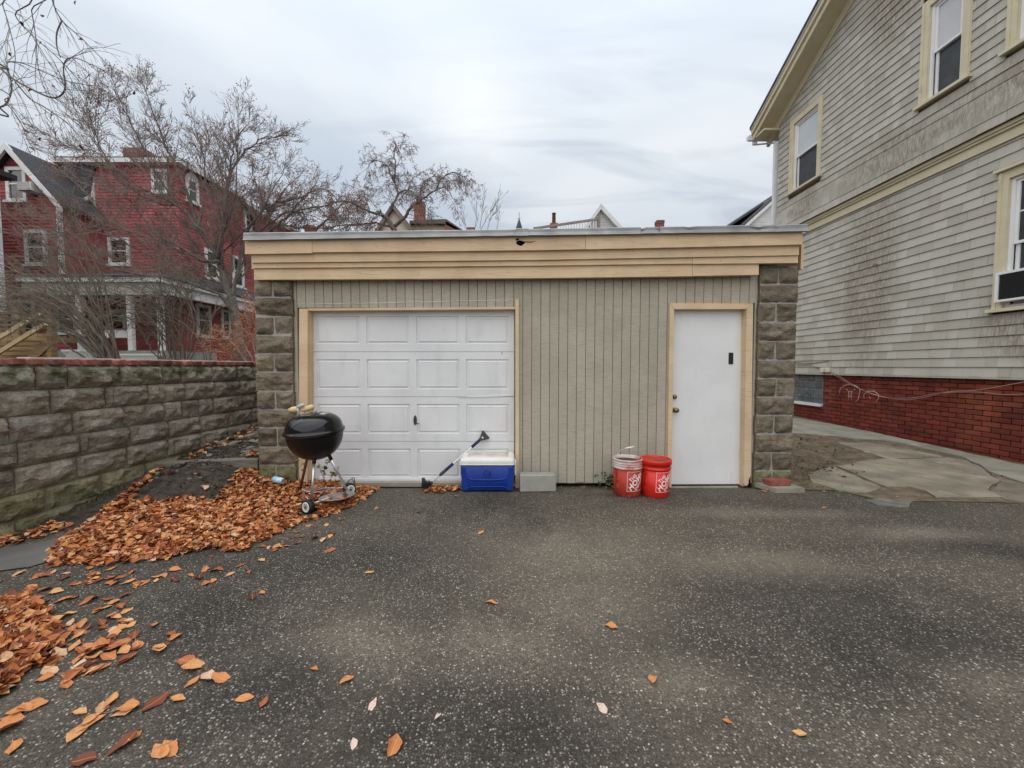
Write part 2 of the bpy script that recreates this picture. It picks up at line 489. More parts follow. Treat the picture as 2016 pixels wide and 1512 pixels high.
m_asphalt = mat_asphalt()
m_shingle = mat_shingle()
m_siding = mat_siding()
m_leaf = mat_leaf()
LEAF_TONE = {"orange": mat_leaf("orange_leaf", [(0, (.50, .18, .055)), (1, (.64, .28, .095))]), "red": mat_leaf("reddish_leaf", [(0, (.30, .075, .03)), (1, (.38, .11, .045))]),
             "yellow": mat_leaf("yellowish_leaf", [(0, (.62, .32, .10)), (1, (.66, .40, .16))]), "pale": mat_leaf("pale_leaf", [(0, (.62, .46, .36)), (1, (.66, .52, .43))]), "brown": mat_leaf("brown_leaf", [(0, (.20, .07, .03)), (1, (.28, .11, .05))])}
m_pillar = mat_blockwall("pillar_stone", 0, (.148, .118, .082), (.240, .198, .142), .15)
m_pillarmoss = mat_blockwall("mossy_pillar_stone", .8, (.13, .11, .085), (.19, .165, .13), .1)
m_block = mat_blockwall("wall_stone", .85, (.200, .174, .130), (.32, .284, .222), .7)
m_mortar = M("mortar", (.36, .345, .31), (.26, .245, .22), 12, bump=.5)
m_mortar_dark = M("dark_mortar", (.25, .222, .178), (.15, .132, .105), 9, bump=.6)
m_capbrick = M("cap_brick", (.17, .050, .036), (.27, .105, .075), 14, objvar=.5, bump=.6, stains=[((.30, .25, .2), 9, .58, .7, (1, 1, 1), .5), ((.05, .04, .03), 6, .56, .72, (1, 1, 1), .7)])
m_fbrick = M("painted_brick", (.140, .022, .015), (.185, .034, .021), 3, objvar=.28, rough=.7, bump=.5, bscale=90,
             stains=[((.27, .075, .032), 1.1, .55, .66, (1, 1, 1), .75), ((.085, .03, .025), 2.2, .56, .7, (1, 1, 1), .7)])
m_fmortar = M("painted_mortar", (.125, .034, .026), (.19, .085, .066), 7, lohi=(.5, .8), bump=.4)
m_redbrick = M("loose_brick", (.23, .065, .05), (.30, .10, .08), 20, bump=.6)
m_tan = M("tan_paint", (.64, .462, .285), (.70, .52, .335), 3, rough=.6, bump=.35, bscale=30, bstretch=(1, 4, 12), objvar=.03,
          stains=[((.42, .30, .17), 8, .54, .72, (.5, 1, 7), .6), ((.50, .37, .23), 3, .50, .68, (1, 1, 1), .5), ((.16, .10, .05), 21, .73, .78, (1, 1, 1), .9)])
m_white = M("white_door_paint", (.68, .68, .685), (.74, .74, .74), 2.5, rough=.55, bump=.18, bscale=22, bstretch=(1, 1, .5),
            stains=[((.52, .52, .53), 7, .52, .74, (1, 1, .35), .35), ((.58, .55, .49), 2.4, .60, .78, (1, 1, 1), .35), ((.30, .28, .25), 30, .72, .78, (1, 1, 1), .7)])
m_entry = M("white_entry_paint", (.71, .71, .705), (.75, .75, .745), 3, rough=.5, bump=.3, bscale=10,
            stains=[((.52, .52, .50), 5, .58, .76, (1, 1, .5), .35), ((.58, .55, .49), 2.2, .60, .76, (1, 1, 1), .3), ((.32, .30, .27), 26, .73, .79, (1, 1, .6), .7)])
m_flash = M("aluminium_flashing", (.26, .26, .265), (.37, .37, .37), 3.5, rough=.55, metal=.55, objvar=.08, bump=.12, bscale=7, rvar=.1)
m_cream = M("cream_trim_paint", (.61, .535, .365), (.67, .595, .425), 4, rough=.65, bump=.3, bscale=40,
            stains=[((.36, .31, .20), 6, .60, .76, (1, 1, .6), .6)])
m_vinyl = M("white_vinyl", (.78, .78, .78), (.82, .82, .82), 3, rough=.4)
m_gutterwhite = M("white_gutter_paint", (.70, .71, .73), (.78, .78, .79), 3, rough=.45, stains=[((.5, .49, .46), 5, .6, .8, (1, 1, .4), .5)])
m_glass = mat_glass("window_glass")
m_screen = M("insect_screen", (.028, .030, .033), (.045, .048, .052), 6, rough=.45, spec=.5)
m_shade = M("window_shade_fabric", (.50, .50, .50), (.56, .56, .57), 2, rough=.35, spec=.6)
m_bluesh = M("pale_window_shade", (.52, .57, .58), (.58, .62, .63), 2, rough=.3, spec=.6)
m_glassblock = M("glass_block_face", (.10, .115, .12), (.17, .185, .19), 9, rough=.2, spec=.7, bump=.5, bscale=18, objvar=.2)
m_conc = M("pale_concrete", (.30, .258, .19), (.19, .162, .12), 2.6, rough=.9, bump=.5, bscale=35,
           stains=[((.15, .13, .10), 3.0, .50, .66, (1, 1, 1), .75), ((.52, .48, .40), 5, .62, .74, (1, 1, 1), .7)])
m_concgrey = M("grey_concrete", (.22, .205, .165), (.31, .29, .235), 2.4, rough=.9, bump=.5, bscale=35,
               stains=[((.13, .125, .08), 2.5, .5, .7, (1, 1, 1), .6), ((.48, .47, .43), 3, .62, .75, (1, 1, 1), .6)])
m_block_conc = M("grey_cement", (.29, .28, .245), (.35, .34, .30), 8, rough=.85, bump=.3, bscale=70, stains=[((.19, .18, .15), 5, .58, .74, (1, 1, 1), .5)])
m_soil = M("dark_soil", (.026, .021, .016), (.072, .056, .041), 14, rough=.95, bump=1.0, bscale=22, bdist=.03, stains=[((.09, .075, .055), 16, .60, .74, (1, 1, 1), .8)])
m_dirt = M("brown_dirt", (.105, .076, .048), (.19, .145, .098), 8, rough=.95, bump=1.0, bscale=26, bdist=.02,
           stains=[((.07, .075, .03), 2.6, .55, .70, (1, 1, 1), .7), ((.30, .27, .21), 24, .66, .74, (1, 1, 1), .8)])
m_yard = M("yard_soil", (.060, .046, .028), (.11, .085, .05), 1.2, rough=.95, bump=.6, bscale=15)
m_gravel = M("gravel_stone", (.20, .19, .17), (.32, .30, .27), 40, coord='object', islvar=.6, rough=.85)
m_woodgrey = M("weathered_plank", (.15, .13, .10), (.22, .20, .16), 3, stretch=(1, 9, 9), bump=.6, bscale=20, bstretch=(1, 9, 9), stains=[((.07, .08, .03), 4, .55, .7, (1, 1, 1), .6)])
m_deck = M("deck_lumber", (.20, .125, .060), (.30, .20, .10), 2, stretch=(1, 1, 6), rough=.8, objvar=.2, bump=.3)
m_decknew = M("new_lumber", (.52, .38, .21), (.60, .46, .28), 3, rough=.75, objvar=.1)
m_redclap = M("red_clapboard", (.29, .058, .060), (.36, .092, .088), .9, rough=.75, islvar=.18, stains=[((.085, .02, .02), 1.0, .55, .7, (1, 1, 1), .6)])
m_whitetrim = M("far_white_trim", (.60, .595, .58), (.70, .695, .68), 2, rough=.6, stains=[((.42, .41, .38), 3, .6, .75, (1, 1, 1), .5)])
m_roofdark = M("dark_roof_shingle", (.035, .036, .040), (.062, .063, .066), 6, rough=.9, islvar=.3, stretch=(1, 1, 3))
m_chimney = M("chimney_brick", (.21, .075, .055), (.28, .12, .09), 5, rough=.9, islvar=.25, stains=[((.11, .07, .06), 3, .55, .7, (1, 1, 1), .6)])
m_mint = M("mint_siding", (.50, .60, .53), (.56, .66, .58), 2, rough=.6)
m_tansid = M("beige_siding", (.44, .37, .29), (.50, .43, .34), 2, rough=.8, islvar=.1)
m_lattice = M("white_lattice", (.66, .66, .64), rough=.6)
m_bark = M("bark", (.11, .092, .078), (.19, .162, .138), 7, rough=.95, stretch=(2, 2, .6), bump=.8, bscale=25, bdist=.01)
m_barkpale = M("pale_bark", (.13, .105, .078), (.21, .175, .135), 6, rough=.95, bump=.6, stretch=(2, 2, .6))
m_twig = M("twig_bark", (.20, .155, .135), (.28, .225, .195), 5, rough=.95)
m_twigpale = M("pale_twig", (.150, .120, .090), (.22, .18, .14), 3, rough=.95)
m_berry = mat_sedum("red_berry", (.34, .022, .020), (.46, .06, .03))
m_orange = mat_sedum("orange_foliage", (.34, .10, .025), (.55, .22, .06), .65)
m_moss = mat_sedum("moss_green", (.060, .062, .022), (.14, .125, .055), .9)
m_weed = mat_sedum("weed_green", (.040, .055, .018), (.095, .10, .035), .8)
m_weeddry = mat_sedum("dry_weed", (.16, .12, .045), (.30, .24, .10), .8)
m_bowl = M("black_bowl_enamel", (.005, .005, .005), (.008, .008, .008), 4, rough=.3, spec=.35)
m_enamel = M("black_enamel", (.006, .006, .007), (.010, .010, .011), 4, rough=.075, spec=.42, rvar=.03)
m_steel = M("dull_steel", (.58, .58, .57), (.66, .66, .65), 9, rough=.34, metal=.9)
m_rust = M("rusty_steel", (.105, .055, .035), (.16, .09, .06), 30, rough=.7, metal=.3)
m_pan = M("scuffed_pan", (.40, .39, .37), (.52, .51, .49), 12, rough=.45, metal=.7)
m_rubber = M("black_rubber", (.012, .012, .013), (.02, .02, .02), 30, rough=.55)
m_greyplas = M("grey_plastic", (.42, .42, .42), (.5, .5, .5), 10, rough=.5)
m_darkgrey = M("dark_grey_plastic", (.035, .036, .038), (.05, .05, .053), 10, rough=.45)
m_wornwood = M("worn_yellow_wood", (.56, .42, .17), (.66, .54, .28), 30, rough=.7, bump=.4, bscale=60, stains=[((.25, .14, .06), 22, .6, .72, (1, 1, 1), .7)])
m_blue = M("blue_plastic", (.004, .030, .225), (.006, .038, .27), 5, rough=.42, bump=.1, bscale=160, stains=[((.05, .07, .2), 6, .64, .8, (1, 1, 1), .4)])
m_whiteplas = M("dirty_white_plastic", (.76, .755, .72), (.70, .69, .65), 6, rough=.45, stains=[((.40, .36, .27), 9, .60, .78, (1, 1, 1), .6)])
m_lidtop = M("stained_lid", (.66, .64, .57), (.52, .48, .38), 8, rough=.6, stains=[((.24, .20, .12), 12, .54, .72, (1, 1, 1), .8)])
m_navy = M("navy_foam_grip", (.012, .020, .075), (.02, .03, .10), 40, rough=.8, bump=.3)
m_bucket = M("orange_red_plastic", (.62, .018, .008), (.66, .026, .010), 4, rough=.38, coord='object', stains=[((.45, .03, .02), 7, .6, .75, (1, 1, 1), .4)])
m_bucketold = M("faded_orange_plastic", (.36, .030, .014), (.47, .042, .020), 7, rough=.55, coord='object', lohi=(.3, .7), stains=[((.55, .30, .24), 9, .58, .72, (1, 1, 1), .55), ((.22, .08, .06), 6, .6, .75, (1, 1, 1), .6)])
m_bucketrim = M("pinkish_white_rim", (.56, .40, .38), (.68, .57, .55), 9, rough=.5, coord='object', stains=[((.50, .08, .055), 8, .48, .62, (1, 1, 1), .8), ((.30, .26, .24), 12, .58, .7, (1, 1, 1), .6)])
m_print = M("white_print", (.86, .76, .74), (.90, .84, .83), 30, rough=.5, coord='object')
m_blackprint = M("black_print", (.02, .012, .01), rough=.5)
m_debris = M("wet_debris", (.04, .035, .028), (.11, .095, .07), 30, rough=.7, bump=.8, bscale=50, stains=[((.30, .05, .045), 9, .6, .68, (1, 1, 1), .8)])
m_brass = M("tarnished_brass", (.20, .15, .07), (.30, .235, .12), 20, rough=.38, metal=.9)
m_black = M("matte_black", (.012, .012, .012), rough=.5)
m_void = M("deep_dark", (.004, .004, .004), rough=1.0, spec=0)
m_wire = M("cable_sheath", (.13, .12, .11), rough=.6)
m_wirered = M("painted_cable", (.34, .20, .17), rough=.6)
m_ivory = M("ivory_plastic", (.68, .64, .50), rough=.5)
m_chalk = M("chalk_line", (.62, .46, .42), rough=.95)
m_can = M("pale_blue_can", (.28, .60, .78), (.62, .76, .83), 25, lohi=(.45, .55), rough=.3, coord='object')
m_acdark = M("ac_grille_dark", (.018, .019, .020), (.03, .03, .03), 40, rough=.55)
m_sedge = M("slate_fragment", (.14, .122, .095), (.28, .245, .195), 8, objvar=.35, coord='object', rough=.9, bump=.5)
m_verdigris = M("verdigris_copper", (.035, .065, .058), rough=.7)
m_thresh = M("threshold_board", (.30, .27, .22), (.38, .35, .29), 4, rough=.85, bump=.4)
# ================================================================ SETTING
def sheet(name, pts, z, mat, parent=None, kind='structure', label=None, cat=None):
    mb = MB(); mb.add([(p[0], p[1], z if len(p) < 3 else p[2]) for p in pts], [tuple(range(len(pts)))])
    return mb.build(name, mat, parent, kind=kind)
sheet("ground", [(-400, -120), (400, -120), (400, 700), (-400, 700)], -0.06, m_yard)

def grid_sheet(name, x0, x1, y0, y1, nx, ny, zf, mat, keep=None, **kw):
    mb = MB(); vs = []; fs = []
    for j in range(ny + 1):
        for i in range(nx + 1):
            x, y = lerp(x0, x1, i / nx), lerp(y0, y1, j / ny)
            vs.append((x, y, zf(x, y)))
    for j in range(ny):
        for i in range(nx):
            a = j * (nx + 1) + i
            if keep and not keep(lerp(x0, x1, (i + .5) / nx), lerp(y0, y1, (j + .5) / ny)): continue
            fs.append((a, a + 1, a + nx + 2, a + nx + 1))
    mb.add(vs, fs, 0, True)
    return mb.build(name, mat, None, kind='structure', **kw)
def asphalt_z(x, y):
    return .010 * (noise.noise(Vector((x * .7, y * .7, 3))) - .2) * (1 - sstep(3.0, 3.8, y)) - .045 * sstep(3.94, 4.15, y)
grid_sheet("driveway", -5.2, 12, -9, 4.35, 90, 70, asphalt_z, m_asphalt)

# left wall line
LWA = math.pi / 2 - R(3.93)
L = Wall((-4.04, 0, 0), LWA)
def wall_x(y): return -4.04 + .0687 * y
def soil_z(x, y):
    """bank of soil between the block wall and the garage"""
    xl = wall_x(y)
    if y > 4.06 + (x + 3.74) * .27:
        z = .245 + (y - 4.1) * .165
    else:
        fall = 1 - sstep(xl + .35, xl + 1.45, x)
        z = .15 * sstep(2.75, 3.85, y) * fall
        d = math.hypot((x + 3.22) / .55, (y - 3.88) / .42)
        z += .11 * (1 - sstep(.2, 1.15, d))
        z += .05 * sstep(3.5, 4.1, y) * (1 - sstep(-2.9, -2.3, x))
    return z + .018 * noise.noise(Vector((x * 5, y * 5, 0))) + .012 * noise.noise(Vector((x * 14, y * 14, 4))) - .012
def ground_hit(u, v):
    z = 0.0
    for _ in range(12):
        p = at_z(u, v, z)
        if p.y > 9: break
        z = .5 * z + .5 * max(0.0, soil_z(p.x, p.y) if p.x < -1.9 else 0.0)
    return p
grid_sheet("soil_bank", -4.1, -1.9, 2.4, 8.2, 88, 220, soil_z, m_soil)

# raised yard behind the wall
mb = MB()
yz = 1.22
mb.hexa([(-90, -12, -.05), (wall_x(-12) - .32, -12, -.05), (wall_x(14) - .32, 14, -.05), (-90, 14, -.05), (-90, -12, yz - .1), (wall_x(-12) - .32, -12, yz - .1), (wall_x(14) - .32, 14, yz), (-90, 14, yz - .15)])
mb.hexa([(-90, 14, -.05), (30, 14, -.05), (40, 60, -.05), (-90, 60, -.05), (-90, 14, yz - .15), (30, 14, yz - .3), (40, 60, yz - .3), (-90, 60, yz - .2)])
mb.build("back_yard", m_yard, None, kind='structure')

# side yard to the right of the garage
def side_z(x, y): return .006 + max(0.0, (y - 4.5) * .025)
def side_hit(u, v):
    z = 0.0
    for _ in range(8):
        p = at_z(u, v, z); z = side_z(p.x, p.y)
    p.z = z; return p
mb = MB(); vs = []; fs = []
nx, ny = 30, 40
for j in range(ny + 1):
    for i in range(nx + 1):
        x = lerp(3.02, 6.75, i / nx); yl = 3.66 + .05 * noise.noise(Vector((x * 3, 0, 9))) - .06 * (x - 3.1) + (.28 if x < 3.45 else 0)
        y = lerp(yl, 12.0, (j / ny) ** 1.3)
        vs.append((x, y, side_z(x, y) + (.015 * noise.noise(Vector((x * 4, y * 4, 1))) + .003 if j > 0 and i < 29 else 0)))
for j in range(ny):
    for i in range(nx):
        a = j * (nx + 1) + i; fs.append((a, a + 1, a + nx + 2, a + nx + 1))
mb.add(vs, fs, 0, True)
side_yard = mb.build("side_yard", m_dirt, None, kind='structure')

def slab(name, pix, lift, mat, seed=0):
    """irregular concrete slab: an outline on the ground with a real edge"""
    pts = [side_hit(u, v) for u, v in pix]
    out = []
    rnd = random.Random(seed)
    for i, p in enumerate(pts):
        q = pts[(i + 1) % len(pts)]
        n = max(1, int((q - p).length / .12))
        for k in range(n):
            r = p.lerp(q, k / n)
            j = .018 if k else 0
            out.append(Vector((r.x + rnd.uniform(-j, j), r.y + rnd.uniform(-j, j), 0)))
    mb = MB(); n = len(out)
    top = [Vector((p.x, p.y, side_z(p.x, p.y) + lift)) for p in out]
    bot = [Vector((p.x, p.y, side_z(p.x, p.y) - .05)) for p in out]
    fs = [tuple(range(n))] + [(i, i + n, (i + 1) % n + n, (i + 1) % n) for i in range(n)]
    # orientation
    area = sum(out[i].x * out[(i + 1) % n].y - out[(i + 1) % n].x * out[i].y for i in range(n))
    if area < 0: fs = [f[::-1] for f in fs]
    mb.add(top + bot, fs)
    return mb.build(name, mat, side_yard)
slab("path_slab", [(1590, 934), (1620, 924), (1640, 920), (1690, 942), (1735, 962), (1705, 972), (1640, 964), (1600, 952)], .012, m_conc, 1)
slab("path_slab", [(1648, 920), (1700, 909), (1735, 905), (1800, 905), (1866, 902), (1905, 909), (1936, 925), (1968, 950), (1944, 966), (1972, 981), (1900, 982), (1842, 980), (1822, 968), (1790, 960), (1745, 961), (1700, 942)], .014, m_conc, 2)
slab("path_slab", [(1648, 873), (1700, 872), (1752, 878), (1800, 888), (1858, 900), (1800, 903), (1752, 906), (1700, 890)], .012, m_conc, 3)
slab("path_slab", [(1540, 838), (1563, 824), (1640, 837), (1720, 853), (1800, 871), (1900, 893), (2040, 925), (2040, 960), (1960, 935), (1900, 903), (1860, 893), (1800, 880), (1740, 869), (1690, 866), (1650, 861), (1600, 857), (1540, 853)], .020, m_concgrey, 4)
slab("path_slab", [(1905, 906), (1960, 938), (2050, 965), (2060, 1000), (1978, 986), (1950, 967), (1972, 951), (1938, 924)], .012, M("worn_brown_concrete", (.145, .115, .085), (.20, .17, .13), 5, bump=.5, bscale=40), 5)
slab("path_slab", [(1700, 985), (1760, 978), (1800, 986), (1790, 1000), (1730, 995)], .004, M('scuffed_concrete', (.10, .092, .078), (.19, .175, .15), 7, bump=.5, bscale=40), 6)

sheet('concrete_apron', [(p.x, p.y) for p in (at_z(u, v, 0) for u, v in [(-90, 1140), (0, 1126), (60, 1118), (100, 1106), (122, 1080), (112, 1062), (40, 1076), (-90, 1098)])], .009, M('smooth_grey_patch', (.105, .100, .090), (.15, .142, .128), 3, bump=.3, bscale=30))

# ================================================================ GARAGE
G = Wall((0, 4.18, 0), 0.0)
garage = thing("garage", "low flat roofed garage with taupe grooved siding, tan fascia boards and rough stone pillars", "garage", (0, 4.18, 0))
def gpoly(name, pix, o0, o1, mat, parent=garage, **kw):
    mb = MB(); mb.wpoly(G, [G.px(u, v, o1) for u, v in pix], o0, o1)
    return mb.build(name, mat, parent, **kw)
aL, _ = G.px(503, 700); aR, _ = G.px(1566, 700)
# body
mb = MB()
mb.wbox(G, aL + .05, aR - .05, -.05, 2.48, -5.2, -.16)
mb.build("side_wall", m_mortar_dark, garage)
mb = MB()
mb.hexa([G.w(aL, 2.50, .10), G.w(aR - .08, 2.54, .10), G.w(aR - .08, 2.54, -5.4), G.w(aL, 2.50, -5.4),
         G.w(aL, 2.56, .10), G.w(aR - .08, 2.60, .10), G.w(aR - .08, 2.60, -5.4), G.w(aL, 2.56, -5.4)])
mb.build("roof_deck", m_roofdark, garage)
# roof-edge flashing in separate lengths, slightly dented
def flash_piece(u0, u1, t0, t1, b0, b1, o=.215, dents=(), mb=None):
    n = max(2, int(abs(u1 - u0) / 9)); vs = []; fs = []
    for k in range(n + 1):
        f = k / n; u = lerp(u0, u1, f); vt, vb = lerp(t0, t1, f), lerp(b0, b1, f)
        d = sum(h * math.exp(-((u - c) / w) ** 2) for c, w, h in dents)
        oo = o + .004 * noise.noise(Vector((u * .02, 1, 5)))
        at, zt = G.px(u, vt + d, oo); ab, zb = G.px(u, vb + .5 * noise.noise(Vector((u * .03, 4, 2))), oo)
        zm = lerp(zt, zb, .5)
        vs += [G.w(at, zt - .003, -.3), G.w(at, zt, oo - .012), G.w(at, zt - .010, oo), G.w(lerp(at, ab, .5), zm, oo - .003 - d * .004), G.w(ab, zb + .012, oo), G.w(ab, zb, oo + .012), G.w(ab, zb - .002, oo - .02)]
    for k in range(n):
        for j in range(6):
            a = k * 7 + j; fs.append((a, a + 1, a + 8, a + 7))
    mb = MB(); mb.add(vs, fs, 0, False)
    return mb.build("metal_flashing", m_flash, garage)
flash_piece(478.5, 1020, 457.4, 450.4, 473, 464)
flash_piece(1015.5, 1040.5, 448.6, 448.2, 464.6, 464.2, .222)
flash_piece(1036, 1262, 450, 446.0, 463.8, 460.7)
flash_piece(1262.5, 1299, 446.4, 445.6, 460.4, 459.8, dents=((1263, 4, 2.5), (1299, 3, 2)))
flash_piece(1299.5, 1532, 445.6, 441.5, 459.6, 456.6, dents=((1359, 4, 3), (1494, 12, 3)))
flash_piece(1526, 1591.5, 442.0, 440, 456.8, 455, .218, dents=((1527, 4, 2),))
# fascia boards
gpoly("fascia_board", [(482, 500), (614.3, 498), (614.3, 468), (482, 470)], .13, .185, m_tan)
gpoly("fascia_board", [(615.0, 496.4), (1060, 492.4), (1152.6, 490.4), (1152.6, 458), (615.0, 466)], .13, .183, m_tan)
gpoly("fascia_board", [(1153.3, 490.6), (1400, 485.4), (1580, 481), (1580, 450), (1153.3, 458)], .13, .186, m_tan)
gpoly("fascia_board", [(495, 517), (1060, 511.6), (1573, 502), (1573, 478), (1060, 488), (495, 496)], .10, .150, m_tan)
gpoly("fascia_board", [(497, 527.8), (1040, 523), (1362.6, 518.8), (1362.6, 503), (1040, 508), (497, 513)], .085, .128, m_tan)
gpoly("fascia_board", [(1363.4, 519.4), (1571, 517.5), (1571, 498), (1363.4, 503)], .085, .130, m_tan)
gpoly("fascia_board", [(500, 550.6), (1040, 547.5), (1362.6, 543.6), (1362.6, 514), (1040, 518), (500, 524)], .055, .105, m_tan)
gpoly("fascia_board", [(1363.4, 543.2), (1494, 540.8), (1494, 514), (1363.4, 515)], .055, .107, m_tan)
for s in (aL + .02, aR - .012):
    mb = MB(); mb.wbox(G, s, s + .03, 2.32, 2.58, -5.0, .05); mb.build("side_fascia", m_tan, garage)
# rotten hole and cracks in the top board, black patches for their inner shade
mb = MB()
mb.wpoly(G, [G.px(u, v, .186) for u, v in [(1016, 478), (1019, 482), (1026, 484), (1032, 480), (1034, 476.5), (1028, 474), (1022, 473), (1018, 474.5)]], .180, .1845)
mb.wpoly(G, [G.px(u, v, .186) for u, v in [(1030, 475), (1030, 477), (1046, 477.5), (1056, 474.5), (1045, 475.8)]], .180, .1845)
mb.wpoly(G, [G.px(u, v, .186) for u, v in [(1015, 471), (1016, 474), (1022, 472), (1021, 468.5)]], .180, .1845)
mb.build("rot_hole_shade", m_void, garage)
# nail heads
mb = MB()
rn = random.Random(3)
for row, (va, vb, o) in enumerate(((488, 471, .188), (508, 492, .153), (521.5, 510, .133), (541, 530, .110))):
    for k in range(13):
        u = 525 + k * 80 + rn.uniform(-25, 25)
        if u > 1480: continue
        a, z = G.px(u, lerp(va, vb, (u - 500) / 1050) + rn.uniform(-5, 3), o)
        mb.lathe([(.0035, 0), (.0035, .001)], G.w(a, z, o - .0005), 8, M=Matrix.Rotation(math.pi / 2, 3, 'X'))
mb.build("nail_heads", m_rust, garage, kind='stuff')

# siding: grooved boards one by one over a dark backing
opG = (G.px(589, 760)[0], G.px(1021, 760)[0], G.px(800, 606)[1])
opS = (G.px(1317, 780)[0], G.px(1481, 780)[0], G.px(1400, 597)[1])
s0, s1 = G.px(574.5, 700)[0], G.px(1488, 700)[0]
mb = MB()
ztop = 2.30
for a0, a1, z0 in ((s0, opG[0], 0), (opG[0], opG[1], opG[2]), (opG[1], opS[0], 0), (opS[0], opS[1], opS[2]), (opS[1], s1, 0)):
    mb.wbox(G, a0, a1, z0, ztop, -.05, -.012)
m_groove = M("groove_shadow_paint", (.28, .25, .195), rough=.9)
mb.build("siding_backing", m_groove, garage)
step = 17.65 * 4.18 / 757
k = 0; a = s0 - step * .30
while a < s1:
    b = a + step
    for lo, hi in ((s0, opG[0]), (opG[0], opG[1]), (opG[1], opS[0]), (opS[0], opS[1]), (opS[1], s1)):
        x0, x1 = max(a, lo) + (.0026 if a >= lo else 0), min(b, hi) - (.0026 if b <= hi else 0)
        if x1 - x0 < .012: continue
        over = (lo, hi) == (opG[0], opG[1]); overS = (lo, hi) == (opS[0], opS[1])
        z0 = opG[2] if over else opS[2] if overS else .004 + rn.uniform(0, .012)
        zt = ztop - (0 if x0 > 0 else .02)
        jx = (x0 + x1) / 2
        b2 = MB(); b2.cbox(x0 - jx, x1 - jx, -.0, .014, z0, zt, .0022)
        oo = rn.uniform(-.001, .001)
        place("siding_board", b2.mesh("siding_board", m_siding), (jx, 4.18 - .002 + oo, 0), garage)
    a = b; k += 1
# line of caulk over the garage opening
pth = []
for k in range(27):
    u = lerp(577, 1012, k / 26)
    aa, z = G.px(u, lerp(599.5, 590.5, k / 26) + rn.uniform(-.5, .5), .006); pth.append(G.w(aa, z, .004))
mb = MB(); mb.tube(pth, .0028, 5); mb.build("caulk_line", m_gutterwhite, garage)

# --- overhead door and its frame
mb = MB()
for pix, o0, o1 in (([(588.6, 985), (605, 985), (605.5, 607.5), (589, 607.5)], -.10, .022),):
    mb.wpoly(G, [G.px(u, v, o1) for u, v in pix], o0, o1)
mb.build("door_jamb", m_tan, garage)
mb = MB(); mb.wpoly(G, [G.px(u, v, -.02) for u, v in [(604, 985), (612, 985), (611, 600), (604, 600)]], -.13, -.03); mb.build("door_stop", m_tan, garage)
mb = MB(); mb.wpoly(G, [G.px(u, v, .024) for u, v in [(1014.5, 962), (1021.8, 962), (1021.5, 589), (1014.5, 589)]], -.10, .024); mb.build("door_jamb", m_tan, garage)
mb = MB(); mb.wpoly(G, [G.px(u, v, .012) for u, v in [(605.3, 611.5), (1014.2, 608.5), (1014.2, 604.5), (605.3, 607)]], -.13, .012); mb.build("door_head", m_tan, garage)

DO = -.085
d0, d1 = G.px(610.5, 780, DO)[0], G.px(1012.5, 780, DO)[0]
def dz(v): return G.px(800, v, DO)[1]
dtop, dbot = dz(611), dz(947)
od = MB(); od.wbox(G, d0, d1, dbot, dtop, DO - .045, DO - .035)
odoor = od.build("overhead_door", m_white, garage)
rows = [(622.5, 677), (707.5, 766), (795.5, 853.5), (883.5, 939)]
seams = [611, 692.5, 781.2, 869, 947]
cols = [(624.8, 710), (723.2, 807), (820.6, 904.7), (917.8, 1001.5)]
for i in range(4):
    zt, zb = dz(seams[i]) - .002, dz(seams[i + 1]) + .002
    pt, pb = dz(rows[i][0]), dz(rows[i][1])
    sec = MB()
    sec.wbox(G, d0, d1, zb, pb, DO - .035, DO); sec.wbox(G, d0, d1, pt, zt, DO - .035, DO)
    xs = [(G.px(c0, 780, DO)[0], G.px(c1, 780, DO)[0]) for c0, c1 in cols]
    e = [d0] + [x for c in xs for x in c] + [d1]
    for q in range(0, len(e), 2): sec.wbox(G, e[q], e[q + 1], pb, pt, DO - .035, DO)
    sec.build("door_section", m_white, odoor)
    for x0, x1 in xs:
        p = MB(); vs = []
        for ins, o in ((0, 0), (.005, -.012), (.010, -.013), (.034, -.001), (.037, -.0035)):
            vs += [G.w(x0 + ins, pb + ins, DO + o), G.w(x1 - ins, pb + ins, DO + o), G.w(x1 - ins, pt - ins, DO + o), G.w(x0 + ins, pt - ins, DO + o)]
        fs = []
        for q in range(4):
            for j in range(4): fs.append((q * 4 + j, q * 4 + (j + 1) % 4, q * 4 + 4 + (j + 1) % 4, q * 4 + 4 + j))
        fs.append((16, 17, 18, 19)); p.add(vs, fs)
        p.build("raised_panel", m_white, odoor)
# dent: a lifted seam on the right of the third section
mb = MB(); pth = []
mb.wpoly(G, [G.px(u, v, DO + .006) for u, v in [(900, 782.5), (950, 779.5), (1011, 777.5), (1011, 779.5), (950, 782.5)]], DO - .002, DO + .006)
mb.build("bent_seam_lip", m_white, odoor)
mb = MB(); mb.wpoly(G, [G.px(u, v, DO + .01) for u, v in [(610.5, 956), (760, 955), (905, 951), (1012.5, 953), (1012.5, 941), (610.5, 943)]], DO - .01, DO + .012)
mb.build("bottom_seal", m_white, odoor)
hm = MB()
ha, hz = G.px(817.5, 827, DO)
pl = [G.w(ha + .019 * math.cos(t) * (1 if abs(math.sin(t)) < .9 else .6), hz + .055 * math.sin(t), DO + .008) for t in [2 * math.pi * i / 18 for i in range(18)]]
hm.loft([[p + G.n * -.008 for p in pl], pl, [p.lerp(G.w(ha, hz, DO + .014), .3) + G.n * .005 for p in pl]])
hm.tube([G.w(ha, hz - .015, DO), G.w(ha, hz - .02, DO + .04), G.w(ha + .02, hz - .03, DO + .05), G.w(ha + .055, hz - .034, DO + .05)], [.007, .007, .006, .005], 8)
hm.build("door_handle", M("dark_bronze", (.07, .065, .055), (.11, .10, .085), 40, rough=.45, metal=.7), odoor)
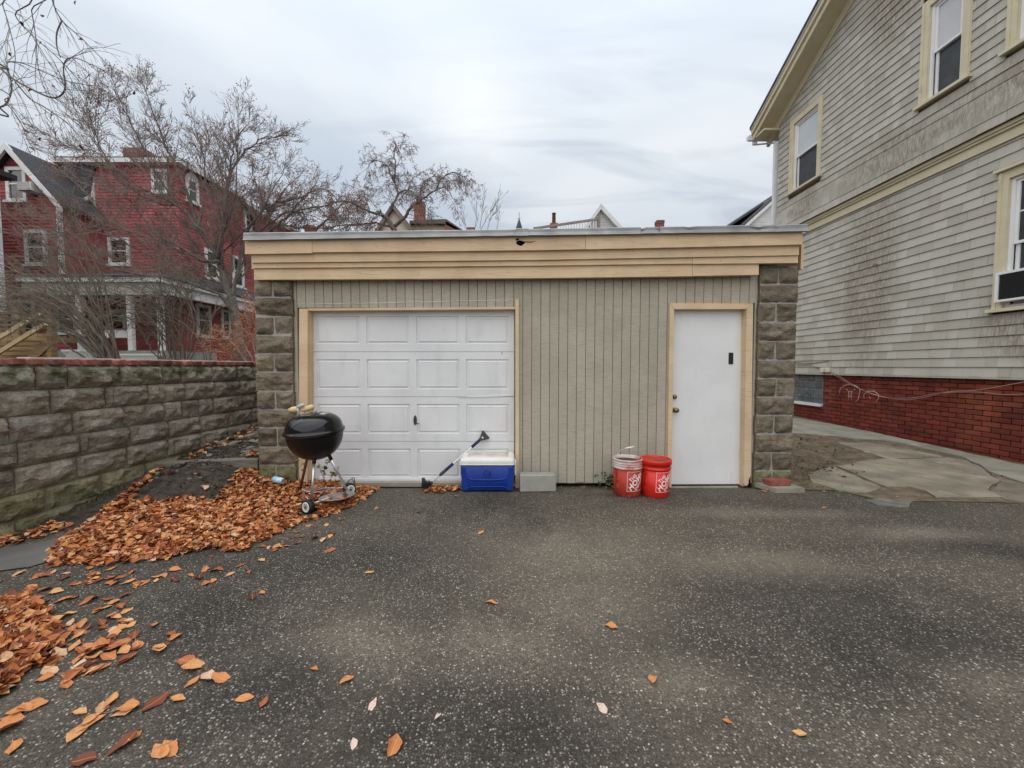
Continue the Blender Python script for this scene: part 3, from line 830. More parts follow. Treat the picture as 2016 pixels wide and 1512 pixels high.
mb = MB(); mb.wpoly(G, [G.px(u, v, DO) for u, v in [(987.2, 698), (988.2, 698), (989.4, 692), (988.4, 692)]], DO - .001, DO + .002); mb.build("scratch", m_darkgrey, odoor)
mb = MB(); mb.wbox(G, d0 - .02, d1 + .02, -.03, .012, -.16, .015); mb.build("threshold_board", m_thresh, garage)

# --- entry door
EO = -.06
ed = MB()
qa = [G.px(1321.8, 953.5, EO), G.px(1459, 953.0, EO), G.px(1463.5, 609, EO), G.px(1326.0, 609, EO)]
ed.wpoly(G, qa, EO - .04, EO)
edoor = ed.build("entry_door", m_entry, garage)
mb = MB(); mb.wbox(G, opS[0], opS[1], -.03, opS[2], -.13, -.115); mb.build("door_gap_shade", m_void, garage)  # black sheet painting the shade in the gap below the door
mb = MB(); mb.wpoly(G, [G.px(u, v, .028) for u, v in [(1313.8, 960), (1321.8, 960), (1327.2, 609), (1318.8, 597)]], -.10, .028); mb.build("door_jamb", m_tan, garage)
mb = MB(); mb.wpoly(G, [G.px(u, v, .028) for u, v in [(1327.6, 608.6), (1469.8, 608.2), (1482.8, 597.2), (1319.2, 596.6)]], -.10, .028); mb.build("door_head", m_tan, garage)
mb = MB(); mb.wpoly(G, [G.px(u, v, .028) for u, v in [(1464.5, 954), (1470, 957), (1474, 952), (1477.8, 957), (1482.8, 597.6), (1470.2, 608.6)]], -.04, .028); mb.build("door_jamb", m_tan, garage)
mb = MB(); mb.wpoly(G, [G.px(u, v, -.01) for u, v in [(1460.5, 957), (1466, 957), (1471, 606), (1465.5, 606)]], -.10, -.004); mb.build("door_stop", m_tan, garage)
mb = MB(); mb.wpoly(G, [G.px(u, v, .034) for u, v in [(1474, 957), (1478, 957), (1477.8, 938), (1475, 945)]], -.03, .032); mb.build("rotten_jamb_end", m_void, garage)
for vv, r, mm, nm in ((781.6, .026, m_brass, "deadbolt"), (807.5, .028, m_brass, "door_knob")):
    kb = MB(); aa, z = G.px(1330.2, vv, EO + .03)
    Mx = Matrix.Rotation(math.pi / 2, 3, 'X')
    prof = [(0.0, 0), (r, 0), (r, .006), (r * .8, .012)] + ([(r * .75, .022), (0.0, .024)] if nm == "deadbolt" else [(.011, .014), (.011, .035), (r * .8, .04), (r, .052), (r * .9, .064), (0.0, .068)])
    kb.lathe(prof, G.w(aa, z, EO), 22, M=Mx)
    kb.build(nm, mm, edoor)
mb = MB()
mb.wpoly(G, [G.px(u, v, EO) for u, v in [(1434.2, 717), (1443, 717), (1443.2, 694.3), (1434.6, 694.3)]], EO - .001, EO + .006)
mb.build("black_plate", m_black, edoor)
mb = MB(); mb.wpoly(G, [G.px(u, v, .02) for u, v in [(1322, 963), (1453, 961), (1453, 957.5), (1322, 958.5)]], .0, .02); mb.build("threshold_board", m_thresh, garage)
# --- stone pillars
def rock_mesh(name, w, h, dpt, seed, mat, nx=10, ny=6, amp=.032):
    """rock-faced block, x to the right, -y to the front, back at y = 0, centred in x, bottom at z = 0"""
    mb = MB(); vs = []; rd = random.Random(seed)
    for j in range(ny + 1):
        for i in range(nx + 1):
            fx, fz = i / nx, j / ny
            ex = min(fx, 1 - fx) * w; ez = min(fz, 1 - fz) * h
            edge = min(1.0, min(ex, ez) / .030)
            x = (fx - .5) * w; z = fz * h
            if 0 < i < nx: x += rd.uniform(-.3, .3) * w / nx
            if 0 < j < ny: z += rd.uniform(-.3, .3) * h / ny
            q = Vector((x * 7 + seed * 3.1, z * 9 + seed, seed * 1.7))
            nn = noise.noise(q) * .55 + .35 * noise.noise(q * 2.3) + .55
            scal = .55 * max(0.0, noise.noise(Vector((x * 9 + seed * 7.7, z * 5, 3.3))))
            low = 1 - .45 * sstep(.38, .0, fz) * (.6 + .8 * noise.noise(Vector((x * 11 + seed, 0, 5))))
            d = amp * edge * max(.08, (nn - scal) * low * 1.15)
            jx = rd.uniform(-.003, .003) if edge == 0 else 0
            vs.append((x + jx, -dpt - d, z + (rd.uniform(-.003, .003) if edge == 0 else 0)))
    fs = []
    for j in range(ny):
        for i in range(nx):
            a = j * (nx + 1) + i
            if (i + j) % 2: fs += [(a, a + 1, a + nx + 2), (a, a + nx + 2, a + nx + 1)]
            else: fs += [(a, a + 1, a + nx + 1), (a + 1, a + nx + 2, a + nx + 1)]
    b = len(vs)
    rim = [i for i in range(nx + 1)] + [j * (nx + 1) + nx for j in range(1, ny + 1)] + [ny * (nx + 1) + i for i in range(nx - 1, -1, -1)] + [j * (nx + 1) for j in range(ny - 1, 0, -1)]
    for r_ in rim: vs.append((vs[r_][0], 0, vs[r_][2]))
    n = len(rim)
    for k in range(n):
        k2 = (k + 1) % n; fs.append((rim[k], b + k, b + k2, rim[k2]))
    mb.add(vs, fs)
    return mb.mesh(name, mat)
def pillar(uL, uR, bounds, first_half):
    a0, a1 = G.px(uL, 740, .05)[0], G.px(uR, 740, .05)[0]
    zs = [G.px((uL + uR) / 2, v, .05)[1] for v in bounds]
    mb = MB(); mb.wbox(G, a0 + .012, a1 - .012, -.08, zs[0] - .005, -.16, .037)
    mb.build("mortar_core", m_mortar, garage)
    wfull = a1 - a0
    for i in range(len(zs) - 1):
        half = (i % 2 == 0) == first_half or i == len(zs) - 2
        h = zs[i] - zs[i + 1] - .011
        mm = m_pillarmoss if i == len(zs) - 2 else m_pillar
        sd = i * 13 + int(uL)
        jx = rn.uniform(-.012, .012)
        if half:
            cut = wfull * (.48 + rn.uniform(-.04, .05))
            for k, (x0, x1) in enumerate(((a0, a0 + cut - .005), (a0 + cut + .005, a1))):
                me = rock_mesh("pillar_stone", x1 - x0, h, .2, sd + k * 5 + 1, mm, 10, 9, .048)
                place("pillar_stone", me, ((x0 + x1) / 2 + jx * .3, 4.18 + .165, zs[i + 1]), garage)
        else:
            me = rock_mesh("pillar_stone", wfull, h, .2, sd, mm, 18, 9, .050)
            place("pillar_stone", me, ((a0 + a1) / 2 + jx, 4.18 + .165, zs[i + 1]), garage)
pillar(503, 576.5, [549.5, 584, 622, 659.5, 695.5, 732, 770, 806, 842, 880, 915.5, 956], True)
pillar(1491.5, 1566, [522, 558.6, 595.8, 633.8, 671, 708.4, 744.4, 781, 817.4, 854, 891, 926.6, 962], True)
# rough mortar between the right pillar and the siding
mb = MB(); mb.wbox(G, G.px(1486.5, 740)[0], G.px(1494, 740)[0], -.03, 2.25, -.12, .004); mb.build("joint_filler", m_mortar_dark, garage)

# ================================================================ LEFT BLOCK WALL
bwall = thing("block_wall", "low retaining wall of mossy rock-faced blocks with a row of red bricks on top", "wall", (wall_x(3.5), 3.5, 0))
ztops = [1.297, 1.105, .905, .70, .505, .30, .10]
mb = MB(); mb.wbox(L, -3.0, 8.4, -.25, 1.292, -.30, -.022); mb.build("mortar_core", m_mortar_dark, bwall)
variants = {}
for r_i, zt in enumerate(ztops):
    h = (ztops[r_i + 1] if r_i + 1 < len(ztops) else -.10)
    a = .9 + (.205 if r_i % 2 else 0) + rn.uniform(-.04, .04)
    while a < 8.2:
        ln = .395 + rn.choice([0, 0, 0, -.012, .012])
        if rn.random() < .13: ln = .20
        key = (round(ln, 3), r_i, rn.randrange(4))
        if key not in variants:
            variants[key] = rock_mesh("wall_block", ln, zt - h - .011, .10, 100 + len(variants) * 7, m_block, 14 if ln > .3 else 8, 8, .052)
        p = L.w(a + ln / 2, h, -.112 - (.020 if r_i >= 99 else 0) + rn.uniform(-.004, .004) - (.006 if r_i >= 5 else 0))
        place("wall_block", variants[key], p, bwall, rot=(0, 0, LWA))
        a += ln + .012
a = 1.0
bm = []
for k in range(4):
    mb = MB(); mb.cbox(-.044, .044, -.20, .02, 0, .052, .006)
    for i, v in enumerate(mb.v): mb.v[i] = v + Vector((rn.uniform(-.004, .004), rn.uniform(-.004, .004), rn.uniform(-.003, .003)))
    bm.append(mb.mesh("cap_brick", m_capbrick))
while a < 5.75:
    p = L.w(a + .055, 1.299, -.02 + rn.uniform(-.012, .010))
    me = rn.choice(bm)
    place("cap_brick", me, p, bwall, rot=(rn.uniform(-.03, .03), rn.uniform(-.03, .03), LWA + math.pi + rn.uniform(-.05, .05)))
    a += .116 + rn.uniform(-.003, .016)
mb = MB(); mb.wbox(L, .8, 8.3, 1.288, 1.315, -.29, -.03); mb.build("cap_mortar", m_mortar_dark, bwall)
mb = MB()
for k in range(12):
    a0 = 3.22 + k * .21
    mb.wbox(L, a0, a0 + .20, 1.352 + rn.uniform(-.004, .004), 1.366 + rn.uniform(-.002, .002), -.34, -.22)
st = mb.build("edging_board", m_whitetrim, None, origin=L.w(4.3, 1.35, -.28), label="white painted edging strip lying along the brick top of the block wall", cat="edging")

# ================================================================ RIGHT HOUSE
H = Wall((6.65, 0, 0), -math.pi / 2)
house = thing("shingled_house", "tall grey-green shingled house with cream window trim on a red painted brick base", "house", (6.65, 6, 0))
UP = .07
Yfar = 9.72
SZ = 1.14
bandT, bandB = 4.49, 4.30
e0 = H.px(1500, 236, UP + .42); e1 = H.px(1640, -20, UP + .42)
# rake line on the overhang plane: z as a function of Y
Ye, ze_ = -e0[0], e0[1]; Y1, z1_ = -e1[0], e1[1]
slope = (z1_ - ze_) / (Ye - Y1)
def rake_z(Y): return ze_ + (Ye - Y) * slope
Ypk = 4.9
# body of the house
mb = MB()
mb.hexa([(6.72, -.2, -.1), (14, -.2, -.1), (14, Yfar - .05, -.1), (6.72, Yfar - .05, -.1), (6.72, -.2, SZ + .05), (14, -.2, SZ + .05), (14, Yfar - .05, SZ + .05), (6.72, Yfar - .05, SZ + .05)])
mb.build("foundation_core", m_fmortar, house)
mb = MB(); mb.wpoly(H, [(-Yfar, SZ - .005), (.1, SZ - .005), (.1, rake_z(2 * Ypk + .1) - .0), (-Ypk, rake_z(Ypk) - .0), (-Yfar, rake_z(Yfar) - .0)], -7, -.13)
mb.build("wall_core", m_shingle, house)
mb = MB(); mb.wpoly(H, [(-Yfar, bandT), (.1, bandT), (.1, rake_z(2 * Ypk + .1)), (-Ypk, rake_z(Ypk)), (-Yfar, rake_z(Yfar))], -.128, UP - .13)
mb.build("upper_wall_core", m_shingle, house)
# windows (a is -Y)
def pxH(u, v, o): return H.px(u, v, o)
def hwindow(a0, a1, z0, z1, o, upper, lower, crown=False, muntin=False):
    cw = .115
    c = MB()
    c.wbox(H, a0, a0 + cw, z0, z1, o - .10, o + .028); c.wbox(H, a1 - cw, a1, z0, z1, o - .10, o + .028)
    c.wbox(H, a0 + cw, a1 - cw, z1 - cw, z1, o - .10, o + .026)
    c.wbox(H, a0 + .012, a0 + .05, z0, z1 - .012, o + .028, o + .040); c.wbox(H, a1 - .05, a1 - .012, z0, z1 - .012, o + .028, o + .040)
    if crown: c.wbox(H, a0 - .03, a1 + .03, z1 + .002, z1 + .045, o - .02, o + .07)
    win = c.build("window", m_cream, house)
    s = MB(); s.wbox(H, a0 - .035, a1 + .035, z0 - .045, z0 - .002, o - .10, o + .075); s.build("window_sill", m_cream, win)
    i0, i1, j0, j1 = a0 + cw + .002, a1 - cw - .002, z0 + .002, z1 - cw - .002
    mid = (j0 + j1) / 2
    def frame(x0, x1, y0, y1, oo, th, name="sash"):
        f = MB()
        f.wbox(H, x0, x0 + th, y0, y1, oo - .03, oo); f.wbox(H, x1 - th, x1, y0, y1, oo - .03, oo)
        f.wbox(H, x0 + th, x1 - th, y0, y0 + th, oo - .03, oo); f.wbox(H, x0 + th, x1 - th, y1 - th, y1, oo - .03, oo)
        f.build(name, m_vinyl, win)
    frame(i0, i1, j0, j1, o - .012, .038, "window_frame")
    k0, k1 = i0 + .040, i1 - .040
    frame(k0, k1, mid - .02, j1 - .040, o - .032, .035)
    frame(k0, k1, j0 + .040, mid + .02, o - .062, .040)
    for (y0, y1, oo, mm) in ((mid + .016, j1 - .076, o - .050, upper), (j0 + .081, mid - .021, o - .080, lower)):
        g = MB(); g.wbox(H, k0 + .036, k1 - .036, y0, y1, oo - .006, oo); g.build("window_pane", mm, win)
    if muntin:
        g = MB(); xm = (k0 + k1) / 2
        g.wbox(H, xm - .009, xm + .009, mid + .017, j1 - .077, o - .048, o - .040); g.wbox(H, k0 + .037, k1 - .037, (mid + j1) / 2 - .04, (mid + j1) / 2 - .022, o - .049, o - .041)
        g.build("muntin", m_vinyl, win)
    return win, (i0, i1, j0, j1)
def yH(u, X): return X / ((u - CU) / F_PX)       # camera depth of a column on the wall
wins = []
def zH(u, v, o):
    return H.px(u, v, o)[1]
W1a = (H.px(1553.5, 385, UP)[0], H.px(1617, 345, UP)[0]); W1z = (zH(1553, 383, UP), zH(1558, 241, UP))
W2a = (H.px(1810, 212, UP)[0], H.px(1911, 150, UP)[0]); W2z = (zH(1810, 211, UP), W1z[1] + .02)
W3a = (H.px(1980, 135, UP)[0], H.px(1980, 135, UP)[0] + .86); W3z = (W2z[0], W2z[1])
W4a = (H.px(1955, 612, 0)[0], H.px(1955, 612, 0)[0] + .98); W4z = (zH(1952, 610, 0), zH(1967, 343, 0))
wins = [(*W1a, *W1z), (*W2a, *W2z), (*W3a, *W3z), (*W4a, *W4z)]
hwindow(*W1a, *W1z, UP, m_bluesh, m_screen)
hwindow(*W2a, *W2z, UP, m_shade, m_screen)
hwindow(*W3a, *W3z, UP, m_shade, m_screen)
_, w4in = hwindow(*W4a, *W4z, 0, m_screen, m_screen, crown=True, muntin=True)

# shingles, one by one
def shingle_verts(mb, a0, a1, z0, z1, o):
    """one shingle: butt at the bottom stands proud, top tucked in"""
    mb.hexa([H.w(a0, z0, o + .021), H.w(a1, z0, o + .021), H.w(a1, z0, o - .002), H.w(a0, z0, o - .002),
             H.w(a0, z1, o + .004), H.w(a1, z1, o + .004), H.w(a1, z1, o - .003), H.w(a0, z1, o - .003)])
sh = []
def shingle_rows(z0, z1, exp, o, amin, amax, upper):
    z = z0; r_i = 0
    while z < z1:
        a = amin + rn.uniform(-.25, 0)
        oo = o
        if upper: oo = o + .05 * (1 - sstep(z0, z0 + .55, z))
        while a < amax:
            wdt = rn.choice([.14, .18, .20, .23, .26, .30, .34]) if not upper else rn.choice([.12, .15, .18, .2, .24])
            b0, b1 = max(a, amin), min(a + wdt - (rn.choice([.0012, .0015, .002, .004]) if not upper else rn.choice([.0015, .0025, .004])), amax)
            segs = [(b0, b1)]
            if b1 - b0 < .02: segs = []
            zt = z + exp + .012
            for (x0, x1, y0, y1) in wins:
                if (y1 > bandT) != upper: continue
                lo, hi = y0 - .048, y1 + (.05 if not upper else 0.002)
                if zt > lo and z < hi:
                    ns = []
                    for (p, q) in segs:
                        if q <= x0 - .0 or p >= x1: ns.append((p, q))
                        else:
                            if p < x0 - .012: ns.append((p, x0 - .002))
                            if q > x1 + .012: ns.append((x1 + .002, q))
                    # rows that only touch the window from below or above keep their free part
                    segs = ns
            for (p, q) in segs:
                zt2 = zt
                if upper:
                    cen = -(p + q) / 2
                    rz = min(rake_z(cen), rake_z(2 * Ypk - cen)) - .02
                    if z > rz: continue
                    zt2 = min(zt, rz + .2)
                jz = rn.uniform(-.002, .002)
                mid = H.w((p + q) / 2, z, oo) - CAM
                d = mid.y
                vis = d > 2.2 and abs(CU + F_PX * mid.x / d - 1008) < 1030
                sz = (q - p) / max(.5, d) ** 2 if vis else 0
                if d > 0 and CU + F_PX * mid.x / d > 2016: sz = 0
                # above the frame
                if d > 0 and mid.z / d > .93: sz = 0
                sh.append((sz, p, q, z + jz, zt2, oo))
            a += wdt
        z += exp; r_i += 1
shingle_rows(SZ, bandB - .02, .142, 0, -Yfar, -1.6, False)
shingle_rows(bandT + .035, rake_z(Ypk), .140, UP, -Yfar, -1.6, True)
sh.sort(key=lambda s: -s[0])
for sz, p, q, z0, z1, o in sh[:300]:
    mb = MB(); shingle_verts(mb, p, q, z0, z1, o); c = H.w((p + q) / 2, z0, o)
    place("shingle", mb.mesh("shingle", m_shingle, c), c, house)
mb = MB()
for sz, p, q, z0, z1, o in sh[300:]: shingle_verts(mb, p, q, z0, z1, o)
mb.build("shingles", m_shingle, house, kind='stuff')
# bottom drip edge of siding, belt course
mb = MB(); mb.wbox(H, -Yfar, -1.6, SZ - .028, SZ - .003, -.04, .022); mb.build("drip_board", m_shingle, house)
mb = MB()
mb.wbox(H, -Yfar - .02, -1.6, bandB, bandT - .055, -.02, .045)
mb.wbox(H, -Yfar - .02, -1.6, bandT - .053, bandT - .02, -.02, .075)
mb.wbox(H, -Yfar - .02, -1.6, bandT - .018, bandT + .03, -.02, .095)
mb.build("belt_course", m_cream, house)
mb = MB(); mb.wbox(H, -Yfar - .015, -Yfar + .0, SZ - .02, bandB, -.2, .03); mb.build("corner_board", m_cream, house)
# bricks of the foundation
bh, bl = .0655, .203
bricks = []
gb = (H.px(1566, 797, -.05)[0] - .35, H.px(1617.5, 797, -.05)[0], H.px(1617, 795, -.05)[1], SZ - .03)
r_i = 0; z = SZ - .032 - bh
while z > -.12:
    a = -Yfar + (-.107 if r_i % 2 else 0)
    while a < -1.8:
        if not (gb[0] - .01 < a + bl and a < gb[1] + .005 and z > gb[2] - .06):
            d = -(a + bl / 2); X = 6.68
            u = CU + F_PX * X / d
            bricks.append((1 / d if 1560 < u < 2030 else -d, a, z))
        a += bl + .011
    z -= bh + .0095; r_i += 1
bricks.sort(reverse=True)
bms = []
for k in range(4):
    mb = MB(); mb.cbox(-bl / 2, bl / 2, -.02, .05, 0, bh, .004)
    for i, v in enumerate(mb.v): mb.v[i] = v + Vector((rn.uniform(-.002, .002), rn.uniform(-.0015, .0015), rn.uniform(-.002, .002)))
    bms.append(mb.mesh("brick", m_fbrick))
for key, a, z in bricks[:300]:
    place("brick", rn.choice(bms), H.w(a + bl / 2, z, -.058 + rn.uniform(-.0025, .0025)), house, rot=(0, 0, -math.pi / 2))
mb = MB()
for key, a, z in bricks[300:]: mb.wbox(H, a, a + bl, z, z + bh, -.10, -.04)
mb.build("bricks", m_fbrick, house, kind='stuff')
# glass block window
gmb = MB(); gmb.wbox(H, gb[0], gb[1], gb[2], gb[3] + .01, -.16, -.066); gwin = gmb.build("glass_block_window", m_mortar, house)
ncol = 5; wv = (gb[1] - gb[0]) / ncol; hv = (gb[3] - gb[2]) / 4
for i in range(ncol):
    for j in range(4):
        mb = MB(); mb.cbox(-wv / 2 + .006, wv / 2 - .006, -.045, .03, .006, hv - .006, .012, smooth=False)
        place("glass_block", mb.mesh("glass_block", m_glassblock), H.w(gb[0] + (i + .5) * wv, gb[2] + j * hv, -.095), gwin, rot=(0, 0, -math.pi / 2))
mb = MB(); mb.wbox(H, gb[0] - .02, gb[1] + .012, gb[2] - .062, gb[2] - .002, -.12, .0); mb.build("window_sill", m_gutterwhite, gwin)
# rake: frieze, soffit, fascia and crown, roof
def rake_strip(name, d0, d1, o0, o1, mat):
    mb = MB(); Ys, Yt = Yfar + .42, Ypk
    mb.wpoly(H, [(-Ys, rake_z(Ys) + d0), (-Yt, rake_z(Yt) + d0), (-Yt, rake_z(Yt) + d1), (-Ys, rake_z(Ys) + d1)], o0, o1)
    mb.wpoly(H, [(-Yt + .001, rake_z(Yt) + d0), (-(2 * Ypk - Ys), rake_z(Ys) + d0), (-(2 * Ypk - Ys), rake_z(Ys) + d1), (-Yt + .001, rake_z(Yt) + d1)], o0, o1)
    return mb.build(name, mat, house)
rake_strip("rake_frieze", -.23, -.03, UP - .03, UP + .045, m_cream)
rake_strip("rake_soffit", -.035, .03, UP - .02, UP + .40, m_cream)
rake_strip("rake_fascia", -.07, .16, UP + .36, UP + .405, m_cream)
rake_strip("rake_crown", .06, .165, UP + .406, UP + .45, m_cream)
rake_strip("rake_drip", .165, .19, UP - .02, UP + .475, m_gutterwhite)
rake_strip("roof_slope", .19, .26, -7.2, UP + .49, m_roofdark)
# eave return, gutter and downspout at the far corner
ge = H.px(1508, 238, UP + .25)
zg = rake_z(Yfar + .42)
mb = MB(); mb.hexa([H.w(-Yfar - .42, zg - .05, UP + .38), H.w(-Yfar, zg - .05, UP + .38), H.w(-Yfar, zg - .05, -7), H.w(-Yfar - .42, zg - .05, -7),
                    H.w(-Yfar - .42, zg - .02, UP + .38), H.w(-Yfar, zg + .0, UP + .38), H.w(-Yfar, zg + .0, -7), H.w(-Yfar - .42, zg + .02, -7)])
mb.build("eave_soffit", m_cream, house)
mb = MB(); gy = Yfar + .43
prof = [(0, .12), (0, 0), (.06, -.005), (.10, .04), (.11, .12)]
mb.loft([[H.w(-gy - x, zg - .05 + y, UP + .50) for x, y in prof], [H.w(-gy - x, zg - .05 + y, -7) for x, y in prof]], smooth=False)
mb.build("gutter", m_gutterwhite, house)
mb = MB(); dsy = Yfar + .07
def sq(p, hx, hy): return [p + Vector((hx, hy, 0)), p + Vector((-hx, hy, 0)), p + Vector((-hx, -hy, 0)), p + Vector((hx, -hy, 0))]
X0 = 6.65 - UP - .03
pts = [Vector((X0 - .28, gy + .05, zg - .05)), Vector((X0 - .28, gy + .05, zg - .14)), Vector((X0, dsy, zg - .32)), Vector((X0, dsy, 3.5)), Vector((X0, dsy, .3))]
mb.loft([sq(p, .045, .035) for p in pts], smooth=False)
mb.build("downspout", m_gutterwhite, house)

# things on the right house
ac = thing("window_air_conditioner", "window air conditioner with dark grille in a white surround at right edge", "air conditioner", H.w((w4in[0] + w4in[1]) / 2, w4in[2], .02))
x0, x1, y0 = w4in[0] - .03, w4in[1] + .02, w4in[2] + .08
mb = MB(); mb.wbox(H, x0 + .035, x1 - .035, y0 + .03, y0 + .36, -.25, .09); mb.build("ac_body", m_acdark, ac)
mb = MB()
mb.wbox(H, x0, x0 + .034, y0, y0 + .395, -.03, .105); mb.wbox(H, x1 - .034, x1, y0, y0 + .395, -.03, .105)
mb.wbox(H, x0 + .035, x1 - .035, y0 + .362, y0 + .395, -.03, .105); mb.wbox(H, x0 + .035, x1 - .035, y0, y0 + .028, -.03, .105)
mb.build("ac_surround", m_vinyl, ac)
mb = MB()
for k in range(22): mb.wbox(H, x0 + .05, x1 - .05, y0 + .04 + k * .0143, y0 + .0455 + k * .0143, .09, .096)
mb.build("ac_grille", m_acdark, ac)
for u in (1622.3, 1631.2):
    a_, z_ = H.px(u, 728.5, .03); mb = MB()
    mb.cbox(-.042, .042, -.06, 0, -.05, .05, .01); mb.cbox(-.036, .036, -.068, -.058, -.044, .044, .004)
    b = mb.mesh("utility_box", m_ivory)
    place("utility_box", b, H.w(a_, z_, .018), None, rot=(0, 0, -math.pi / 2), label=("left" if u < 1625 else "right") + " one of two ivory utility boxes on the siding above the brick base", cat="utility box", group="utility boxes on the house")
def cable(name, pix, o, r, mat, label):
    pts = []
    for (u, v) in pix:
        a_, z_ = H.px(u, v, o); pts.append(H.w(a_, z_, o))
    # smooth
    out = []
    for i in range(len(pts) - 1):
        p0, p1, p2, p3 = pts[max(0, i - 1)], pts[i], pts[i + 1], pts[min(len(pts) - 1, i + 2)]
        for k in range(5):
            t = k / 5; out.append(.5 * ((2 * p1) + (p2 - p0) * t + (2 * p0 - 5 * p1 + 4 * p2 - p3) * t * t + (3 * p1 - p0 - 3 * p2 + p3) * t ** 3))
    out.append(pts[-1])
    mb = MB(); mb.tube(out, r, 5)
    return mb.build(name, mat, None, origin=out[0], label=label, cat="cable")
cable("hanging_cable", [(1628, 733), (1646, 740), (1680, 760), (1720, 776), (1765, 786), (1800, 786), (1830, 780), (1870, 771), (1925, 768), (1990, 757), (2040, 748)], .02, .006, m_wirered, "brick red cable sagging across the painted brick base from the utility boxes")
cable("hanging_cable", [(1634, 731), (1655, 742), (1690, 764), (1735, 781), (1790, 784), (1850, 774), (1925, 772), (1975, 777), (2040, 775)], .028, .005, m_wirered, "second thinner cable running level along the brick base towards the right edge")
cable("siding_cable", [(1560, 712), (1580, 716), (1600, 715), (1630, 711)], .02, .006, m_wire, "dark cable on the lowest shingles beside the stone pillar")
cable("siding_cable", [(1560, 716), (1575, 719), (1596, 719), (1612, 726)], .02, .005, m_wire, "short dark cable drooping to the left utility box")
hk = MB()
a_, z_ = H.px(1723, 524, .03)
hk.tube([H.w(a_ + .05 * math.cos(t), z_ + .03 * math.sin(t) + .02 * t / 3, .03) for t in [i * .4 - 1 for i in range(12)]], .004, 5)
hk.build("wire_hook", m_wire, None, origin=H.w(a_, z_, .03), label="small curled wire hook fixed to the grey shingles", cat="hook")
# chalk drawing on the bricks
def chalk(mb, pix, r=.006):
    mb.tube([H.w(*H.px(u, v, -.035), -.036) for u, v in pix], r, 4)
def arc(cx, cy, rx, ry, t0, t1, n=12): return [(cx + rx * math.cos(R(lerp(t0, t1, k / n))), cy - ry * math.sin(R(lerp(t0, t1, k / n)))) for k in range(n + 1)]
cm = MB()
chalk(cm, [(1653, 775)] + arc(1673, 771, 20, 14, 170, -20) + [(1690, 785), (1683, 794)])
chalk(cm, [(1671, 770), (1671, 788)], .005); chalk(cm, [(1676, 770), (1676, 788)], .005); chalk(cm, [(1668, 770), (1679, 770)], .004); chalk(cm, [(1671, 780), (1676, 780)], .004)
chalk(cm, arc(1667, 767, 1.2, 1.2, 0, 360, 6), .004); chalk(cm, arc(1682, 767, 1.6, 1.2, 0, 360, 6), .004)
chalk(cm, [(1701, 784)] + arc(1715, 781, 15, 11, 165, -40, 12) + [(1724, 792)])
chalk(cm, [(1708, 770), (1722, 770)], .005); chalk(cm, [(1712, 781), (1713, 785)], .006)
cm.build("chalk_drawing", m_chalk, house)
